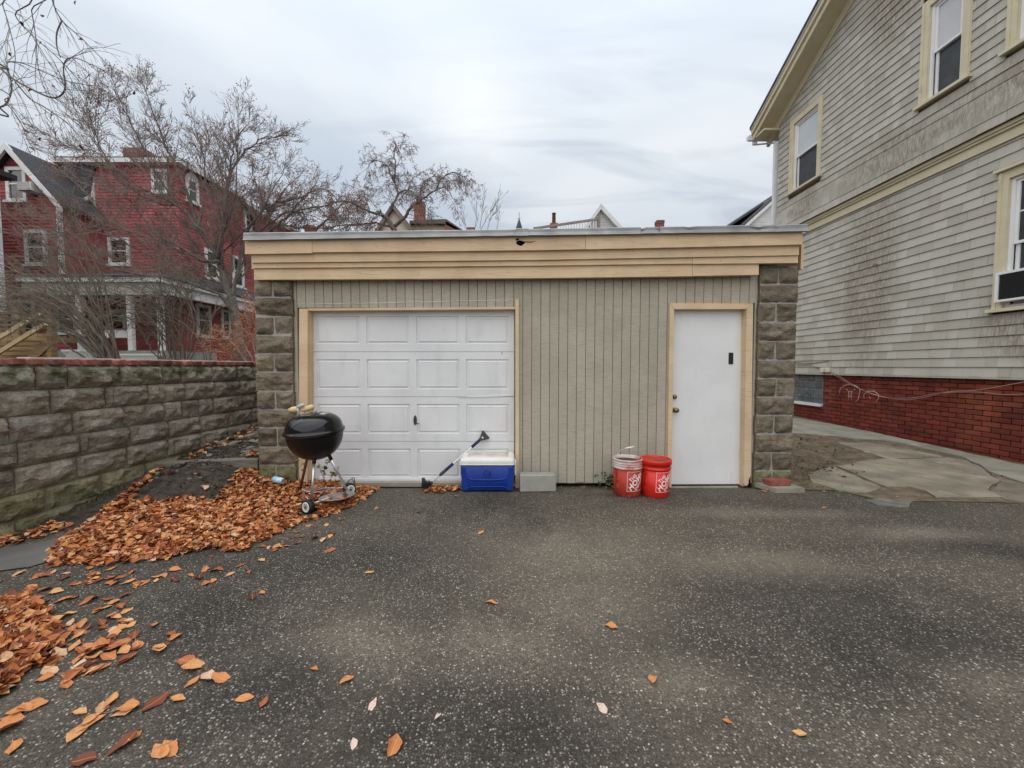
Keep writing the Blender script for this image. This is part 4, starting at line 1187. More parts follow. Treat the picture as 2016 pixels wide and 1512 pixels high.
# ================================================================ KETTLE GRILL
def grill():
    kc = at_y(619.5, 849, 3.52)                     # centre of the rim
    RR = .246
    g = thing("kettle_grill", "black round kettle grill on silver legs and wheels standing in the fallen leaves", "grill", (kc.x, kc.y, .0))
    T = Matrix.Translation(kc) @ Matrix.Rotation(R(-1.8), 4, 'Y') @ Matrix.Rotation(R(4), 4, 'X')
    bowl = MB(); pr = []
    for k in range(19):
        t = k / 18 * math.pi / 2
        pr.append((max(.0001, RR * .985 * math.sin(t) ** .92), -.262 * math.cos(t) ** .95 if k < 18 else 0))
    bowl.lathe(pr + [(RR, -.004), (RR + .012, -.004), (RR + .012, .004), (RR - .008, .004)], n=64); bowl.xf(T)
    bowl.build("bowl", m_bowl, g)
    lid = MB(); pr = [(RR + .004, .006), (RR + .013, .008), (RR + .012, .018), (RR - .002, .021)]
    for k in range(1, 16):
        t = k / 15 * math.pi / 2
        pr.append((max(.0001, (RR - .004) * math.cos(t) ** .70), .022 + .150 * math.sin(t) ** .92))
    lid.lathe(pr, n=64); lid.xf(T); lo = lid.build("lid", m_enamel, g)
    # rim highlight wire
    # lid handle: steel bracket with a worn two-lobed wooden bar and grey middle grip
    hb = MB()
    for s in (-1, 1): hb.tube([(-.055 + s * .03, -.075, .165), (-.055 + s * .03, -.08, .20), (-.055 + s * .018, -.085, .228)], .006, 6)
    hb.box(-.11, .02, -.10, -.055, .172, .178)
    hb.tube([(.0, -.05, .16), (.035, -.03, .19), (.055, -.04, .215)], .009, 6)
    hb.xf(T @ Matrix.Translation((0, 0, -.010))); h = hb.build("handle_bracket", m_steel, lo)
    wb = MB()
    wb.tube([(-.175, -.085, .228), (-.168, -.085, .230), (-.135, -.085, .232), (-.10, -.085, .232), (-.075, -.085, .228), (-.06, -.085, .228)], [.004, .012, .026, .028, .018, .012], 12)
    wb.tube([(-.06, -.085, .222), (-.04, -.085, .226), (0, -.08, .236), (.03, -.075, .246), (.045, -.072, .248), (.055, -.07, .25)], [.012, .022, .024, .026, .019, .006], 12)
    wb.xf(T @ Matrix.Translation((0, 0, -.010))); wb.build("wooden_handle", m_wornwood, lo)
    gb_ = MB(); gb_.tube([(-.085, -.10, .252), (-.07, -.10, .258), (-.03, -.10, .272), (-.015, -.10, .276)], [.008, .017, .018, .008], 10); gb_.tube([(-.075, -.102, .175), (-.072, -.104, .25)], .009, 6)
    gb_.xf(T @ Matrix.Translation((0, 0, -.010))); gb_.build("grey_grip", m_greyplas, lo)
    vb = MB(); vb.lathe([(.0, .183), (.045, .182), (.045, .178), (.06, .172)], (.085, 0, 0), 20); vb.tube([(.06, -.02, .18), (.06, -.02, .20)], .009, 6); vb.xf(T @ Matrix.Translation((0, 0, -.014))); vb.build("lid_vent", m_pan, lo)
    # legs
    def leg(p_top, p_bot, mat, r=.0125, cap=True):
        mb = MB(); mb.tube([p_top, p_bot], r, 12); lg = mb.build("leg", mat, g)
        if cap:
            d = (p_bot - p_top).normalized(); m2 = MB(); m2.tube([p_top - d * .03, p_top + d * .045], .0165, 12); m2.build("leg_socket", m_rubber, lg)
    w1 = at_y(606.5, 997.5, 3.33)
    w2 = at_y(688, 963, 3.68)
    t1 = at_y(619, 903, 3.44); b1 = at_y(613, 984, 3.335)
    t2 = at_y(648, 897, 3.52); b2 = at_y(683.5, 966, 3.64)
    t3 = at_y(604, 905, 3.62); b3 = at_y(590, 968, 3.86)
    leg(t1, b1, m_steel); leg(t2, b2, m_steel); leg(t3, b3, m_rust, cap=False)
    ax = (w2 - w1).normalized(); ax.z *= .25; ax.normalize()
    # wheels face outward along the axle; front wheel turned a little towards the camera
    def wheel(c, axis, r):
        Mx = axis.to_track_quat('Z', 'Y').to_matrix()
        tb = MB(); tb.lathe([(r * .70, -.022), (r * .93, -.024), (r, -.014), (r, .014), (r * .93, .024), (r * .70, .022), (r * .66, .012), (.0001, .010)], c, 40, M=Mx)
        tb.lathe([(.0001, -.010), (r * .66, -.012), (r * .70, -.022)], c, 40, M=Mx)
        w = tb.build("wheel", m_rubber, g)
        rb = MB(); rb.lathe([(r * .50, .0235), (r * .52, .027), (r * .70, .027), (r * .72, .0235)], c, 40, M=Mx); rb.build("white_ring", m_whiteplas, w)
        hb2 = MB(); hb2.lathe([(.0001, .028), (.010, .027), (.013, .02), (.014, .008)], c, 14, M=Mx)
        for k in range(6):
            an = k * math.pi / 3
            q = [Mx @ Vector((math.cos(an) * rr + sx * -math.sin(an), math.sin(an) * rr + sx * math.cos(an), .016)) + c for rr, sx in ((.012, .004), (r * .5, .004), (r * .5, -.004), (.012, -.004))]
            hb2.add(q, [(0, 1, 2, 3)])
        hb2.build("wheel_hub", m_darkgrey, w)
    wheel(w1, Vector((-.42, -.90, .04)).normalized(), .063)
    wheel(w2, Vector((.70, -.70, .0)).normalized(), .060)
    rods = MB()
    rods.tube([w1 + Vector((.03, .02, .02)), b2 + Vector((0, -.02, .0))], .0055, 8)
    for k in range(4): rods.tube([lerp(b1, b3, .2 + .2 * k) + Vector((0, 0, .04)), lerp(b2, b3, .2 + .2 * k) + Vector((0, .0, .03))], .0035, 6)
    rods.tube([b3 + Vector((0, 0, .03)), w1 + Vector((0, .02, .05))], .0045, 6)
    rods.tube([b3 + Vector((0, 0, .03)), b2 + Vector((0, 0, .03))], .0045, 6)
    rods.build("bottom_rack", m_steel, g)
    wr = MB(); q = at_y(694, 941, 3.66)
    wr.tube([at_y(681, 955, 3.64), at_y(686, 947, 3.65), q, at_y(697, 940, 3.66), at_y(699, 953, 3.67)], .004, 6)
    wr.tube([at_y(693, 942, 3.66), at_y(697, 952, 3.67)], .003, 6)
    wr.build("wire_foot", m_black, g)
    pc = at_y(664, 984, 3.50)
    pm = MB(); pm.lathe([(.0001, -.028), (.06, -.026), (.12, -.015), (.150, 0), (.156, .003), (.156, .0), (.12, -.019), (.0001, -.032)], (0, 0, 0), 44)
    pm.xf(Matrix.Translation(pc + Vector((0, 0, .035))) @ Matrix.Rotation(R(-4), 4, 'Y') @ Matrix.Rotation(R(-4), 4, 'X')); pm.build("ash_pan", m_pan, g)
    return kc, pc
kc, pc = grill()

# ================================================================ COOLER
def rrect(cx, cy, z, hx, hy, r, n=5):
    out = []
    for q, (sx, sy) in enumerate(((1, 1), (-1, 1), (-1, -1), (1, -1))):
        for k in range(n + 1):
            t = (q + k / n) * math.pi / 2
            out.append(Vector((cx + sx * (hx - r) + r * math.cos(t), cy + sy * (hy - r) + r * math.sin(t), z)))
    return out
cf = at_z(906, 968, 0); cf2 = at_z(1013, 968, 0)
cx = (cf.x + cf2.x) / 2; hw = (cf2.x - cf.x) / 2 - .004
cyf = 3.885; cd = .165
cooler = thing("cooler", "blue cooler box with a stained white lid in front of the white garage door", "cooler", (cx, cyf + cd, 0))
mb = MB(); cc = cyf + cd
mb.loft([rrect(cx, cc, z, hw - i, cd - i, .03) for z, i in ((.012, .020), (.02, .013), (.10, .008), (.272, .000), (.277, .004))])
cb = mb.build("cooler_body", m_blue, cooler)
# front moulding: corner posts, foot arch, curved ridge
mb = MB(); yf = cyf
def fr(u, z, d): return Vector((cx + u * hw, yf + .006 * (1 - z / .27) - d, z))
for s in (-1, 1):
    mb.hexa([fr(s * .96, .02, .002), fr(s * .70, .02, .002), fr(s * .70, .02, -.02), fr(s * .96, .02, -.02), fr(s * .96, .255, .003), fr(s * .80, .255, .003), fr(s * .80, .255, -.02), fr(s * .96, .255, -.02)] if s < 0 else
            [fr(s * .70, .02, .002), fr(s * .96, .02, .002), fr(s * .96, .02, -.02), fr(s * .70, .02, -.02), fr(s * .80, .255, .003), fr(s * .96, .255, .003), fr(s * .96, .255, -.02), fr(s * .80, .255, -.02)])
mb.tube([fr(lerp(-.70, .70, k / 14), .137 - .010 * math.sin(math.pi * k / 14) + (.012 if k in (0, 14) else 0), .002) for k in range(15)], .0075, 8)
mb.tube([fr(-.76, .012, .002), fr(-.70, .045, .003), fr(-.6, .058, .003), fr(.6, .058, .003), fr(.70, .045, .003), fr(.76, .012, .002)], .005, 6)
mb.build("front_moulding", m_blue, cb)
mb = MB(); ec = (0.0, .195)
pe = lambda t, r: fr((r * math.cos(t)) / hw, ec[1] + r * math.sin(t), .001)
mb.tube([pe(R(t), .034) for t in range(-40, 200, 15)], .004, 5)
mb.tube([fr(x / hw, ec[1] + .008 * math.sin(x * 90) + .004, .001) for x in [i * .005 - .028 for i in range(12)]], .004, 5)
mb.tube([fr(x / hw, ec[1] - .010 + .008 * math.sin(x * 90), .001) for x in [i * .005 - .028 for i in range(12)]], .004, 5)
mb.tube([fr(x / hw, ec[1] - .030, .001) for x in (-.04, .04)], .0018, 5)
mb.build("moulded_emblem", m_blue, cb)
mb = MB()
mb.loft([rrect(cx, cc, z, hw + i, cd + i, .032) for z, i in ((.278, .002), (.281, .008), (.293, .008), (.296, .004), (.300, .006), (.335, .002), (.348, -.012), (.352, -.03))], caps=True)
lid_ = mb.build("cooler_lid", m_whiteplas, cooler)
mb = MB(); mb.loft([rrect(cx, cc + .01, z, hw * .76 + i, cd * .66 + i, .02) for z, i in ((.350, .004), (.357, 0), (.3575, -.006))]); mb.build("lid_top", m_lidtop, lid_)
for s in (-1, 1):
    mb = MB(); xx = cx + s * (hw + .014)
    mb.loft([[Vector((xx + dx, cc + dy * .085, z)) for dx, dy in ((.008, 1), (-.008, 1), (-.008, -1), (.008, -1))] for z in (.155, .285)], smooth=False)
    mb.tube([(xx - s * .01, cc - .06, .28), (xx - s * .01, cc + .06, .28)], .012, 8)
    mb.build("side_handle", m_whiteplas, cooler)

# ================================================================ SNOW BRUSH
b0 = at_y(842, 957, 3.97); b1 = at_y(955, 857, 4.235)
b0.z = max(b0.z, .02)
def on(t): return b0.lerp(b1, t)
br = thing("snow_brush", "long snow brush with navy grips leaning on the garage door beside the blue cooler", "snow brush", on(0))
mb = MB(); mb.tube([on(.05), on(.92)], .009, 10); mb.build("shaft", m_whiteplas, br)
mb = MB(); mb.tube([on(.20), on(.22), on(.42), on(.43)], [.012, .017, .017, .012], 12); mb.build("foam_grip", m_navy, br)
mb = MB(); mb.tube([on(.755), on(.765), on(.90), on(.91)], [.012, .0165, .0165, .012], 12); mb.build("foam_grip", m_navy, br)
mb = MB(); dd = (b1 - b0).normalized(); nn_ = Vector((0, -1, 0)); sd_ = dd.cross(nn_).normalized()
mb.tube([on(.20) + nn_ * .014, on(.235) + nn_ * .022, on(.29) + nn_ * .02, on(.31) + nn_ * .01], [.006, .012, .012, .006], 8); mb.build("slide_lock", m_darkgrey, br)
def hd(t, s, n_): return on(t) + sd_ * s + nn_ * n_
mb = MB()
mb.loft([[hd(.895, .014, .012), hd(.895, -.014, .012), hd(.895, -.014, -.012), hd(.895, .014, -.012)],
         [hd(.93, .022, .012), hd(.93, -.022, .012), hd(.93, -.022, -.01), hd(.93, .022, -.01)],
         [hd(1.0, .055, .006), hd(1.0, -.055, .006), hd(1.0, -.055, -.006), hd(1.0, .055, -.006)],
         [hd(1.025, .058, .002), hd(1.025, -.058, .002), hd(1.025, -.058, -.002), hd(1.025, .058, -.002)]], smooth=False)
mb.build("scraper_head", m_darkgrey, br)
mb = MB(); mb.lathe([(.0001, 0), (.011, 0), (.011, .003), (.0001, .003)], hd(.955, 0, .012), 14, M=Vector((0, -1, 0)).to_track_quat('Z', 'Y').to_matrix()); mb.build("hang_hole", m_whiteplas, br)
mb = MB()
mb.loft([[hd(-.02, .012, .0) + Vector((x, 0, z)) for x, z in ((-.02, 0), (.02, 0), (.02, .02), (-.02, .02))], [hd(.07, 0, .01) + Vector((x, 0, z)) for x, z in ((-.012, -.012), (.012, -.012), (.012, .012), (-.012, .012))]], smooth=False)
hq = at_y(836, 945, 3.95)
mb.hexa([hq + Vector(p) for p in ((-.02, -.02, -.03), (.045, -.02, -.07), (.045, .02, -.07), (-.02, .02, -.03), (-.028, -.02, .022), (-.004, -.02, .016), (-.004, .02, .016), (-.028, .02, .022))])
mb.build("brush_block", m_darkgrey, br)
mb = MB(); rb_ = random.Random(5)
for k in range(160):
    p = hq + Vector((rb_.uniform(-.03, .05), rb_.uniform(-.025, .025), rb_.uniform(-.05, .0)))
    mb.tube([p, p + Vector((rb_.uniform(-.01, .03), rb_.uniform(-.03, .01), -.05))], .0012, 3, caps=False)
mb.build("bristles", m_black, br, kind='stuff')

# ================================================================ CEMENT BLOCK, BRICK, SLAB, CAN
p0, p1 = at_z(1023.5, 969, 0), at_z(1094.5, 968.5, 0)
mb = MB(); mb.cbox(-(p1.x - p0.x) / 2, (p1.x - p0.x) / 2, 0, .13, 0, .176, .009)
for i, v in enumerate(mb.v): mb.v[i] = v + Vector((rn.uniform(-.002, .002), rn.uniform(-.002, .002), rn.uniform(-.002, .002) if v.z > .05 else 0))
mb.xf(Matrix.Translation(((p0.x + p1.x) / 2, p0.y, .001)) @ Matrix.Rotation(R(1.5), 4, 'Z'))
mb.build("cement_block", m_block_conc, None, origin=((p0.x + p1.x) / 2, p0.y, 0), label="solid grey cement block standing on the asphalt right of the blue cooler", cat="block")
q0 = at_z(1503, 966, 0); q1 = at_z(1586, 971, 0)
mb = MB()
sl = [Vector((q0.x - .01, 4.06, 0)), Vector((q0.x + .07, 3.86, 0)), Vector((q1.x + .0, 3.87, 0)), Vector((q1.x - .06, 4.09, 0))]
mb.add(sl + [p + Vector((0, 0, .048)) for p in sl], [(0, 3, 2, 1), (4, 5, 6, 7), (0, 1, 5, 4), (1, 2, 6, 5), (2, 3, 7, 6), (3, 0, 4, 7)])
mb.build("paving_slab", m_concgrey, None, origin=(sl[0] + sl[2]) / 2, label="grey concrete paving slab lying at the foot of the right stone pillar", cat="slab")
bp = at_z(1537, 957, .05)
mb = MB(); mb.cbox(-.115, .115, 0, .10, 0, .062, .004)
for i, v in enumerate(mb.v): mb.v[i] = v + Vector((rn.uniform(-.002, .002), rn.uniform(-.002, .002), rn.uniform(-.001, .001)))
mb.xf(Matrix.Translation((bp.x, bp.y, .049)) @ Matrix.Rotation(R(5), 4, 'Z'))
mb.build("loose_brick", m_redbrick, None, origin=(bp.x, bp.y, .05), label="single red brick lying on the grey slab by the right stone pillar", cat="brick")
cp = at_y(548, 945, 3.95)
can = thing("drink_can", "pale blue drink can half buried in orange leaves left of the kettle grill", "can", cp)
dirv = Vector((1, -.25, -.12)).normalized(); Mx = dirv.to_track_quat('Z', 'Y').to_matrix()
mb = MB(); mb.lathe([(.0001, -.058), (.024, -.06), (.031, -.052), (.032, .05), (.026, .06), (.0001, .058)], cp, 24, M=Mx); mb.build("can_body", m_can, can)
mb = MB(); mb.lathe([(.024, .0595), (.0265, .0615), (.0245, .063), (.022, .060), (.0001, .0592)], cp, 24, M=Mx); mb.build("can_rim", m_steel, can)

# ================================================================ BUCKETS
def bucket_r(z): return lerp(.130, .1435, z / .365)
def wrap(mb, c, a0, zc, r_add, flat, faces, mi=0):
    vs = []
    for (x, y) in flat:
        r = bucket_r(zc + y) + r_add; t = a0 + x / r
        vs.append(c + Vector((math.sin(t) * r, -math.cos(t) * r, zc + y)))
    mb.add(vs, faces, mi)
def text_tris(s, size, bold):
    cu = bpy.data.curves.new("lettering", 'FONT'); cu.body = s; cu.size = size; cu.align_x = 'CENTER'; cu.align_y = 'CENTER'
    cu.offset = bold; cu.resolution_u = 3; cu.space_character = 1.08
    o = bpy.data.objects.new("lettering", cu); COL.objects.link(o)
    dg = bpy.context.evaluated_depsgraph_get()
    me = bpy.data.meshes.new_from_object(o.evaluated_get(dg))
    vs = [(v.co.x, v.co.y) for v in me.vertices]; fs = [tuple(p.vertices) for p in me.polygons]
    bpy.data.objects.remove(o); bpy.data.curves.remove(cu); bpy.data.meshes.remove(me)
    return vs, fs
def label_mesh(c, a0, zc, S):
    mb = MB(); h = S / 2
    # frame
    for x0, x1, y0, y1 in ((-h, h, h - .0035, h), (-h, h, -h, -h + .0035), (-h, -h + .0035, -h + .0035, h - .0035), (h - .0035, h, -h + .0035, h - .0035)):
        n = 14; fl = []; fs = []
        for k in range(n + 1): fl += [(lerp(x0, x1, k / n), y0), (lerp(x0, x1, k / n), y1)]
        for k in range(n): fs.append((2 * k, 2 * k + 2, 2 * k + 3, 2 * k + 1))
        wrap(mb, c, a0, zc, .0012, fl, fs)
    ca, sa = math.cos(R(45)), math.sin(R(45))
    for s, size, bold, sx, ctr in (("THE", .047, .0010, 1.0, (-.040, .036)), ("HOME", .078, .0028, .95, (-.001, .001)), ("DEPOT", .040, .0009, .98, (.034, -.037))):
        vs, fs = text_tris(s, size, bold)
        fl = []
        for x, y in vs:
            x = x * sx
            fl.append((ctr[0] + x * ca - y * sa, ctr[1] + x * sa + y * ca))
        def ok(f): return all(abs(fl[i][0]) < h - .004 and abs(fl[i][1]) < h - .004 for i in f)
        fs = [f for f in fs if ok(f)]
        wrap(mb, c, a0, zc, .0014, fl, fs)
    return mb
def bucket(u, v, label, old, a0):
    p = at_z(u, v, 0); c = Vector((p.x, p.y + .128, 0.001))
    b = thing("bucket", label, "bucket", c, "orange-red plastic buckets by the entry door")
    body = MB(); ring = MB()
    body.lathe([(.0001, 0), (.124, 0), (.130, .006), (bucket_r(.27), .27)], c, 56)
    mm = m_bucketold if old else m_bucket
    bo = body.build("bucket_body", mm, b)
    zs = [.27, .272, .288, .290, .303, .305, .309, .311, .324, .326, .330, .332, .352, .354, .362, .366]
    rs = [.141, .147, .148, .1425, .143, .1475, .1475, .1435, .144, .1475, .1475, .144, .1445, .149, .149, .1455]
    if not old:
        zs = [.27, .272, .284, .286, .318, .320, .350, .360, .364, .366]
        rs = [.141, .147, .148, .1425, .1435, .153, .154, .154, .150, .1455]
    ring.lathe(list(zip(rs, zs)) + [(.137, .366), (.136, .350)] + ([(.134, .325)] if old else []), c, 56)
    ring.build("bucket_rim", m_bucketrim if old else mm, b)
    dm = MB(); rd = random.Random(int(u)); n = 40
    zt = .335 if old else .352
    for q in range(5):
        r0, r1 = .136 * q / 5, .136 * (q + 1) / 5
    rings = 7; vs = []; fs = []
    for q in range(rings + 1):
        for k in range(n):
            t = 2 * math.pi * k / n; r = .1355 * q / rings
            x, y = r * math.cos(t), r * math.sin(t)
            vs.append(c + Vector((x, y, zt + .007 * noise.noise(Vector((x * 40, y * 40, u))) * (1 if q < rings else 0))))
    for q in range(rings):
        for k in range(n):
            a = q * n + k; b2 = q * n + (k + 1) % n; fs.append((a, a + n, b2 + n, b2))
    dm.add(vs, fs, 0, True)
    dm.build("contents" if old else "bucket_lid", m_debris if old else M("stained_orange_lid", (.56, .03, .02), (.50, .05, .03), 8, rough=.5, coord='world', stains=[((.13, .07, .035), 7, .40, .56, (1, 1, 1), .95)]), b)
    label_mesh(c, a0, .158, .196).build("printed_label", m_print, b)
    # dark illegible print towards the left side
    pm = MB()
    for k in range(9):
        zc = .10 + k * .021; wd = rd.uniform(.02, .05)
        for j in range(int(wd / .008)):
            x = -.0 + j * .0085
            wrap(pm, c, R(-72), zc, .0012, [(x, 0), (x + .0055, 0), (x + .0055, .011), (x, .011)], [(0, 1, 2, 3)])
    pm.build("printed_lines", m_blackprint, b, kind='stuff')
    if old:
        hm2 = MB(); pts = []
        L0, R0 = c + Vector((-.150, 0, .315)), c + Vector((.150, .0, .315)); tp = at_y(1239.5, 881.5, c.y + .015)
        Lg, Rg = tp + Vector((-.050, 0, -.010)), tp + Vector((.050, 0, .012))
        hm2.tube([L0, L0.lerp(Lg, .35) + Vector((-.012, 0, .01)), L0.lerp(Lg, .75) + Vector((-.012, 0, .02)), Lg, tp, Rg, R0.lerp(Rg, .75) + Vector((.012, 0, .018)), R0.lerp(Rg, .35) + Vector((.012, 0, .01)), R0], .0018, 6)
        ho = hm2.build("bail_wire", m_steel, b)
        gm = MB(); gm.tube([Lg + (Rg - Lg) * .05, Lg + (Rg - Lg) * .95], .0095, 10); gm.build("handle_grip", m_whiteplas, ho)
    else:
        hm2 = MB(); hm2.tube([c + Vector((.151 * math.cos(t), -.151 * abs(math.sin(t)) if False else .152 * math.sin(t), .30 - .05 * abs(math.sin(t)))) for t in [math.pi * k / 20 for k in range(21)]], .0018, 6); hm2.build("bail_wire", m_steel, b)
bucket(1242, 979.5, "faded open bucket with a pinkish white rim and raised wire handle, left of its pair", True, R(24))
bucket(1299, 981.5, "bright orange-red bucket with a dirty lid standing against the door frame", False, R(24))

# ================================================================ PLANK EDGE IN THE SOIL
pA, pB = at_y(296, 906, 3.99), at_y(507, 911, 4.24)
mb = MB(); d_ = (pB - pA); d_.z = 0; d_.normalize(); nrm = Vector((d_.y, -d_.x, 0))
zt = .262
def pk(t, o, z): q = pA.lerp(pB, t); return Vector((q.x, q.y, z)) + nrm * o
mb.hexa([pk(0, .0, .05), pk(1.0, .0, .05), pk(1.0, -.12, .05), pk(0, -.12, .05), pk(0, 0, zt), pk(1, 0, zt - .006), pk(1, -.12, zt), pk(0, -.12, zt + .004)])
mb.build("timber_edging", m_woodgrey, None, origin=pk(.5, 0, .2), label="weathered grey timber holding back the soil between block wall and left pillar", cat="timber")
# stone fragments lying on the soil
rs_ = random.Random(21)
def chip_mesh(seed):
    rd = random.Random(seed); n = rd.choice([5, 6, 7]); mb = MB()
    out = [(math.cos(2 * math.pi * k / n) * rd.uniform(.7, 1.2), math.sin(2 * math.pi * k / n) * rd.uniform(.45, .9)) for k in range(n)]
    mb.add([(x, y, 0) for x, y in out] + [(x * .85, y * .85, .32 + rd.uniform(-.1, .1)) for x, y in out],
           [tuple(range(n))[::-1], tuple(range(n, 2 * n))] + [(k, (k + 1) % n, (k + 1) % n + n, k + n) for k in range(n)])
    return mb.mesh("stone_fragment", m_sedge)
chips = [chip_mesh(k) for k in range(6)]
for k in range(130):
    x = rs_.uniform(-3.72, -2.55); y = rs_.uniform(4.32, 5.3)
    if x < wall_x(y) + .05: continue
    s = rs_.choice([.02, .025, .03, .04, .05, .062, .075])
    place("stone_fragment", rs_.choice(chips), (x, y, soil_z(x, y) - .004), None, rot=(rs_.uniform(-.4, .4), rs_.uniform(-.4, .4), rs_.uniform(0, 6.3)), scale=(s, s, s),
          label="grey stone fragment lying on the dark soil behind the timber", cat="stone", group="stone fragments on the soil behind the timber")
for k in range(26):
    x = rs_.uniform(-3.6, -2.85); y = rs_.uniform(3.62, 4.02); s = rs_.choice([.012, .016, .02, .026])
    place("stone_fragment", rs_.choice(chips), (x, y, soil_z(x, y) - .002), None, rot=(rs_.uniform(-.4, .4), rs_.uniform(-.4, .4), rs_.uniform(0, 6.3)), scale=(s, s, s),
          label="small stone on the dark soil mound in front of the timber", cat="stone", group="small stones on the soil mound")
# soil crumbs
mb = MB()
for k in range(4200):
    x = rs_.uniform(-3.9, -2.4); y = rs_.uniform(3.5, 5.4)
    if x < wall_x(y) + .03: continue
    if x > -2.8 and y > 4.15: continue
    s = rs_.choice([.004, .006, .008, .011, .016, .022]); z = soil_z(x, y)
    if x > -2.75 and y < 3.9: continue
    q = [Vector((rs_.uniform(-1, 1), rs_.uniform(-1, 1), rs_.uniform(-.6, .9))) * s + Vector((x, y, z)) for _ in range(4)]
    mb.add(q, [(0, 1, 2), (0, 3, 1), (1, 3, 2), (2, 3, 0)])
mb.build("soil_crumbs", M('soil_crumb', (.045, .036, .027), (.085, .068, .05), 20, islvar=.75, rough=.95), None, kind='stuff', label="loose dark crumbs of soil and gravel on the soil bank", cat="soil")

# ================================================================ FALLEN LEAVES
def leaf_geo(mb, M4, ln, wd, rd):
    """pointed oval leaf, folded along the midrib and curled"""
    st = [(0, .0), (.12, .42), (.35, .95), (.6, 1.0), (.82, .62), (1, .0)]
    fold = rd.uniform(.1, .7); curl = rd.uniform(-1.1, 1.6); tw = rd.uniform(-.5, .5); cup = rd.uniform(-.3, .5)
    vs = []; fs = []
    for i, (t, w) in enumerate(st):
        x = (t - .5) * ln; zc = curl * ln * (t - .5) ** 2 + tw * ln * (t - .5) ** 3
        hw_ = w * wd / 2
        wl = 1 + rd.uniform(-.22, .22)
        a_ = tw * (t - .5) * 1.2
        for s in (-1, 0, 1):
            y = s * hw_ * wl; z = zc + abs(s) * hw_ * fold + s * y * 0 + cup * abs(s) * hw_ * (t - .5)
            vs.append(M4 @ Vector((x, y * math.cos(a_) - z * math.sin(a_) * .3, z + y * math.sin(a_))))
    for i in range(len(st) - 1):
        for j in range(2):
            a = i * 3 + j; fs.append((a, a + 1, a + 4, a + 3))
    mb.add(vs, fs, 0, True)
    # stalk
    s0 = M4 @ Vector((-.5 * ln, 0, curl * ln * .25)); s1 = M4 @ Vector((-.68 * ln, rd.uniform(-.1, .1) * ln, curl * ln * .3))
    e = (M4 @ Vector((0, .0012, 0))) - (M4 @ Vector((0, 0, 0)))
    b = mb.add([s0 - e, s0 + e, s1 + e * .6, s1 - e * .6], [(0, 1, 2, 3)])
rl = random.Random(77)
def rand_leaf_M(x, y, z, tilt):
    return Matrix.Translation((x, y, z)) @ Matrix.Rotation(rl.uniform(0, 6.283), 4, 'Z') @ Matrix.Rotation(rl.gauss(0, tilt), 4, 'X') @ Matrix.Rotation(rl.gauss(0, tilt), 4, 'Y')
def inside(poly, x, y):
    c = False; n = len(poly)
    for i in range(n):
        x0, y0 = poly[i]; x1, y1 = poly[(i + 1) % n]
        if (y0 > y) != (y1 > y) and x < (x1 - x0) * (y - y0) / (y1 - y0) + x0: c = not c
    return c
def ground_z(x, y):
    return max(asphalt_z(x, y) if y < 4.35 else 0, soil_z(x, y) if (x < -1.9 and x > wall_x(y) - .02) else -1)
def g2(pix): return [tuple(ground_hit(u, v)[:2]) for u, v in pix]
main_pile = g2([(90, 1118), (98, 1082), (140, 1050), (190, 1012), (255, 962), (305, 930), (340, 912), (300, 945), (262, 975), (300, 992), (355, 980), (420, 985), (452, 950), (478, 925), (500, 905), (512, 925), (575, 945), (600, 935), (680, 948), (745, 956), (735, 972), (690, 1000), (648, 1016), (600, 1030), (560, 1046), (520, 1066), (470, 1090), (420, 1082), (370, 1090), (330, 1105), (260, 1108), (200, 1117), (150, 1112)])
left_pile = g2([(-160, 1180), (-20, 1178), (60, 1182), (100, 1215), (128, 1255), (112, 1300), (60, 1322), (20, 1372), (-60, 1400), (-200, 1400)])
wall_strip = g2([(0, 1062), (60, 1046), (110, 1030), (150, 1034), (90, 1058), (20, 1075), (-60, 1090)])
door_pile = g2([(838, 970), (845, 952), (880, 952), (907, 955), (907, 968), (870, 972)])
upper_strip = [(wall_x(4.25) + .02, 4.25), (wall_x(4.25) + .22, 4.25), (wall_x(4.9) + .30, 4.9), (wall_x(5.6) + .3, 5.6), (wall_x(5.6), 5.6)]
upper_right = [(-3.0, 4.85), (-2.75, 4.5), (-2.7, 5.6), (-3.3, 5.6)]
def edge_d(poly, x, y):
    best = 9
    for i in range(len(poly)):
        a = Vector(poly[i]); b = Vector(poly[(i + 1) % len(poly)]); p = Vector((x, y))
        t = max(0, min(1, (p - a).dot(b - a) / max(1e-9, (b - a).length_squared)))
        best = min(best, (a + (b - a) * t - p).length)
    return best
WH = at_y(606.5, 997.5, 3.28)
def heap(name, poly, n, thick, label, mi_tilt=.36, size=(.042, .074)):
    mb = MB(); xs = [p[0] for p in poly]; ys = [p[1] for p in poly]; c = 0; tries = 0
    while c < n and tries < n * 40:
        tries += 1
        x, y = rl.uniform(min(xs), max(xs)), rl.uniform(min(ys), max(ys))
        if not inside(poly, x, y): continue
        ed = edge_d(poly, x, y)
        if math.hypot(x - WH[0], y - WH[1]) < .09: continue
        if ed < .10 and rl.random() > .35 + ed * 6: continue
        if x < wall_x(y) + .02 and y > 2: continue
        z = ground_z(x, y) + .008 + thick * min(1, ed / .3) * rl.random() ** .7
        ln = rl.uniform(*size)
        leaf_geo(mb, rand_leaf_M(x, y, z + .004, mi_tilt), ln, ln * rl.uniform(.48, .68), rl); c += 1
    return mb.build(name, m_leaf, None, kind='stuff', label=label, cat="leaves")
heap("leaf_pile", main_pile, 7600, .038, "big drift of orange brown fallen leaves between the block wall and kettle grill")
heap("leaf_pile", left_pile, 1300, .06, "heap of curled orange leaves on the asphalt at the left edge", size=(.05, .085))
heap("leaf_litter", wall_strip, 90, .015, "thin line of dark leaves along the foot of the block wall")
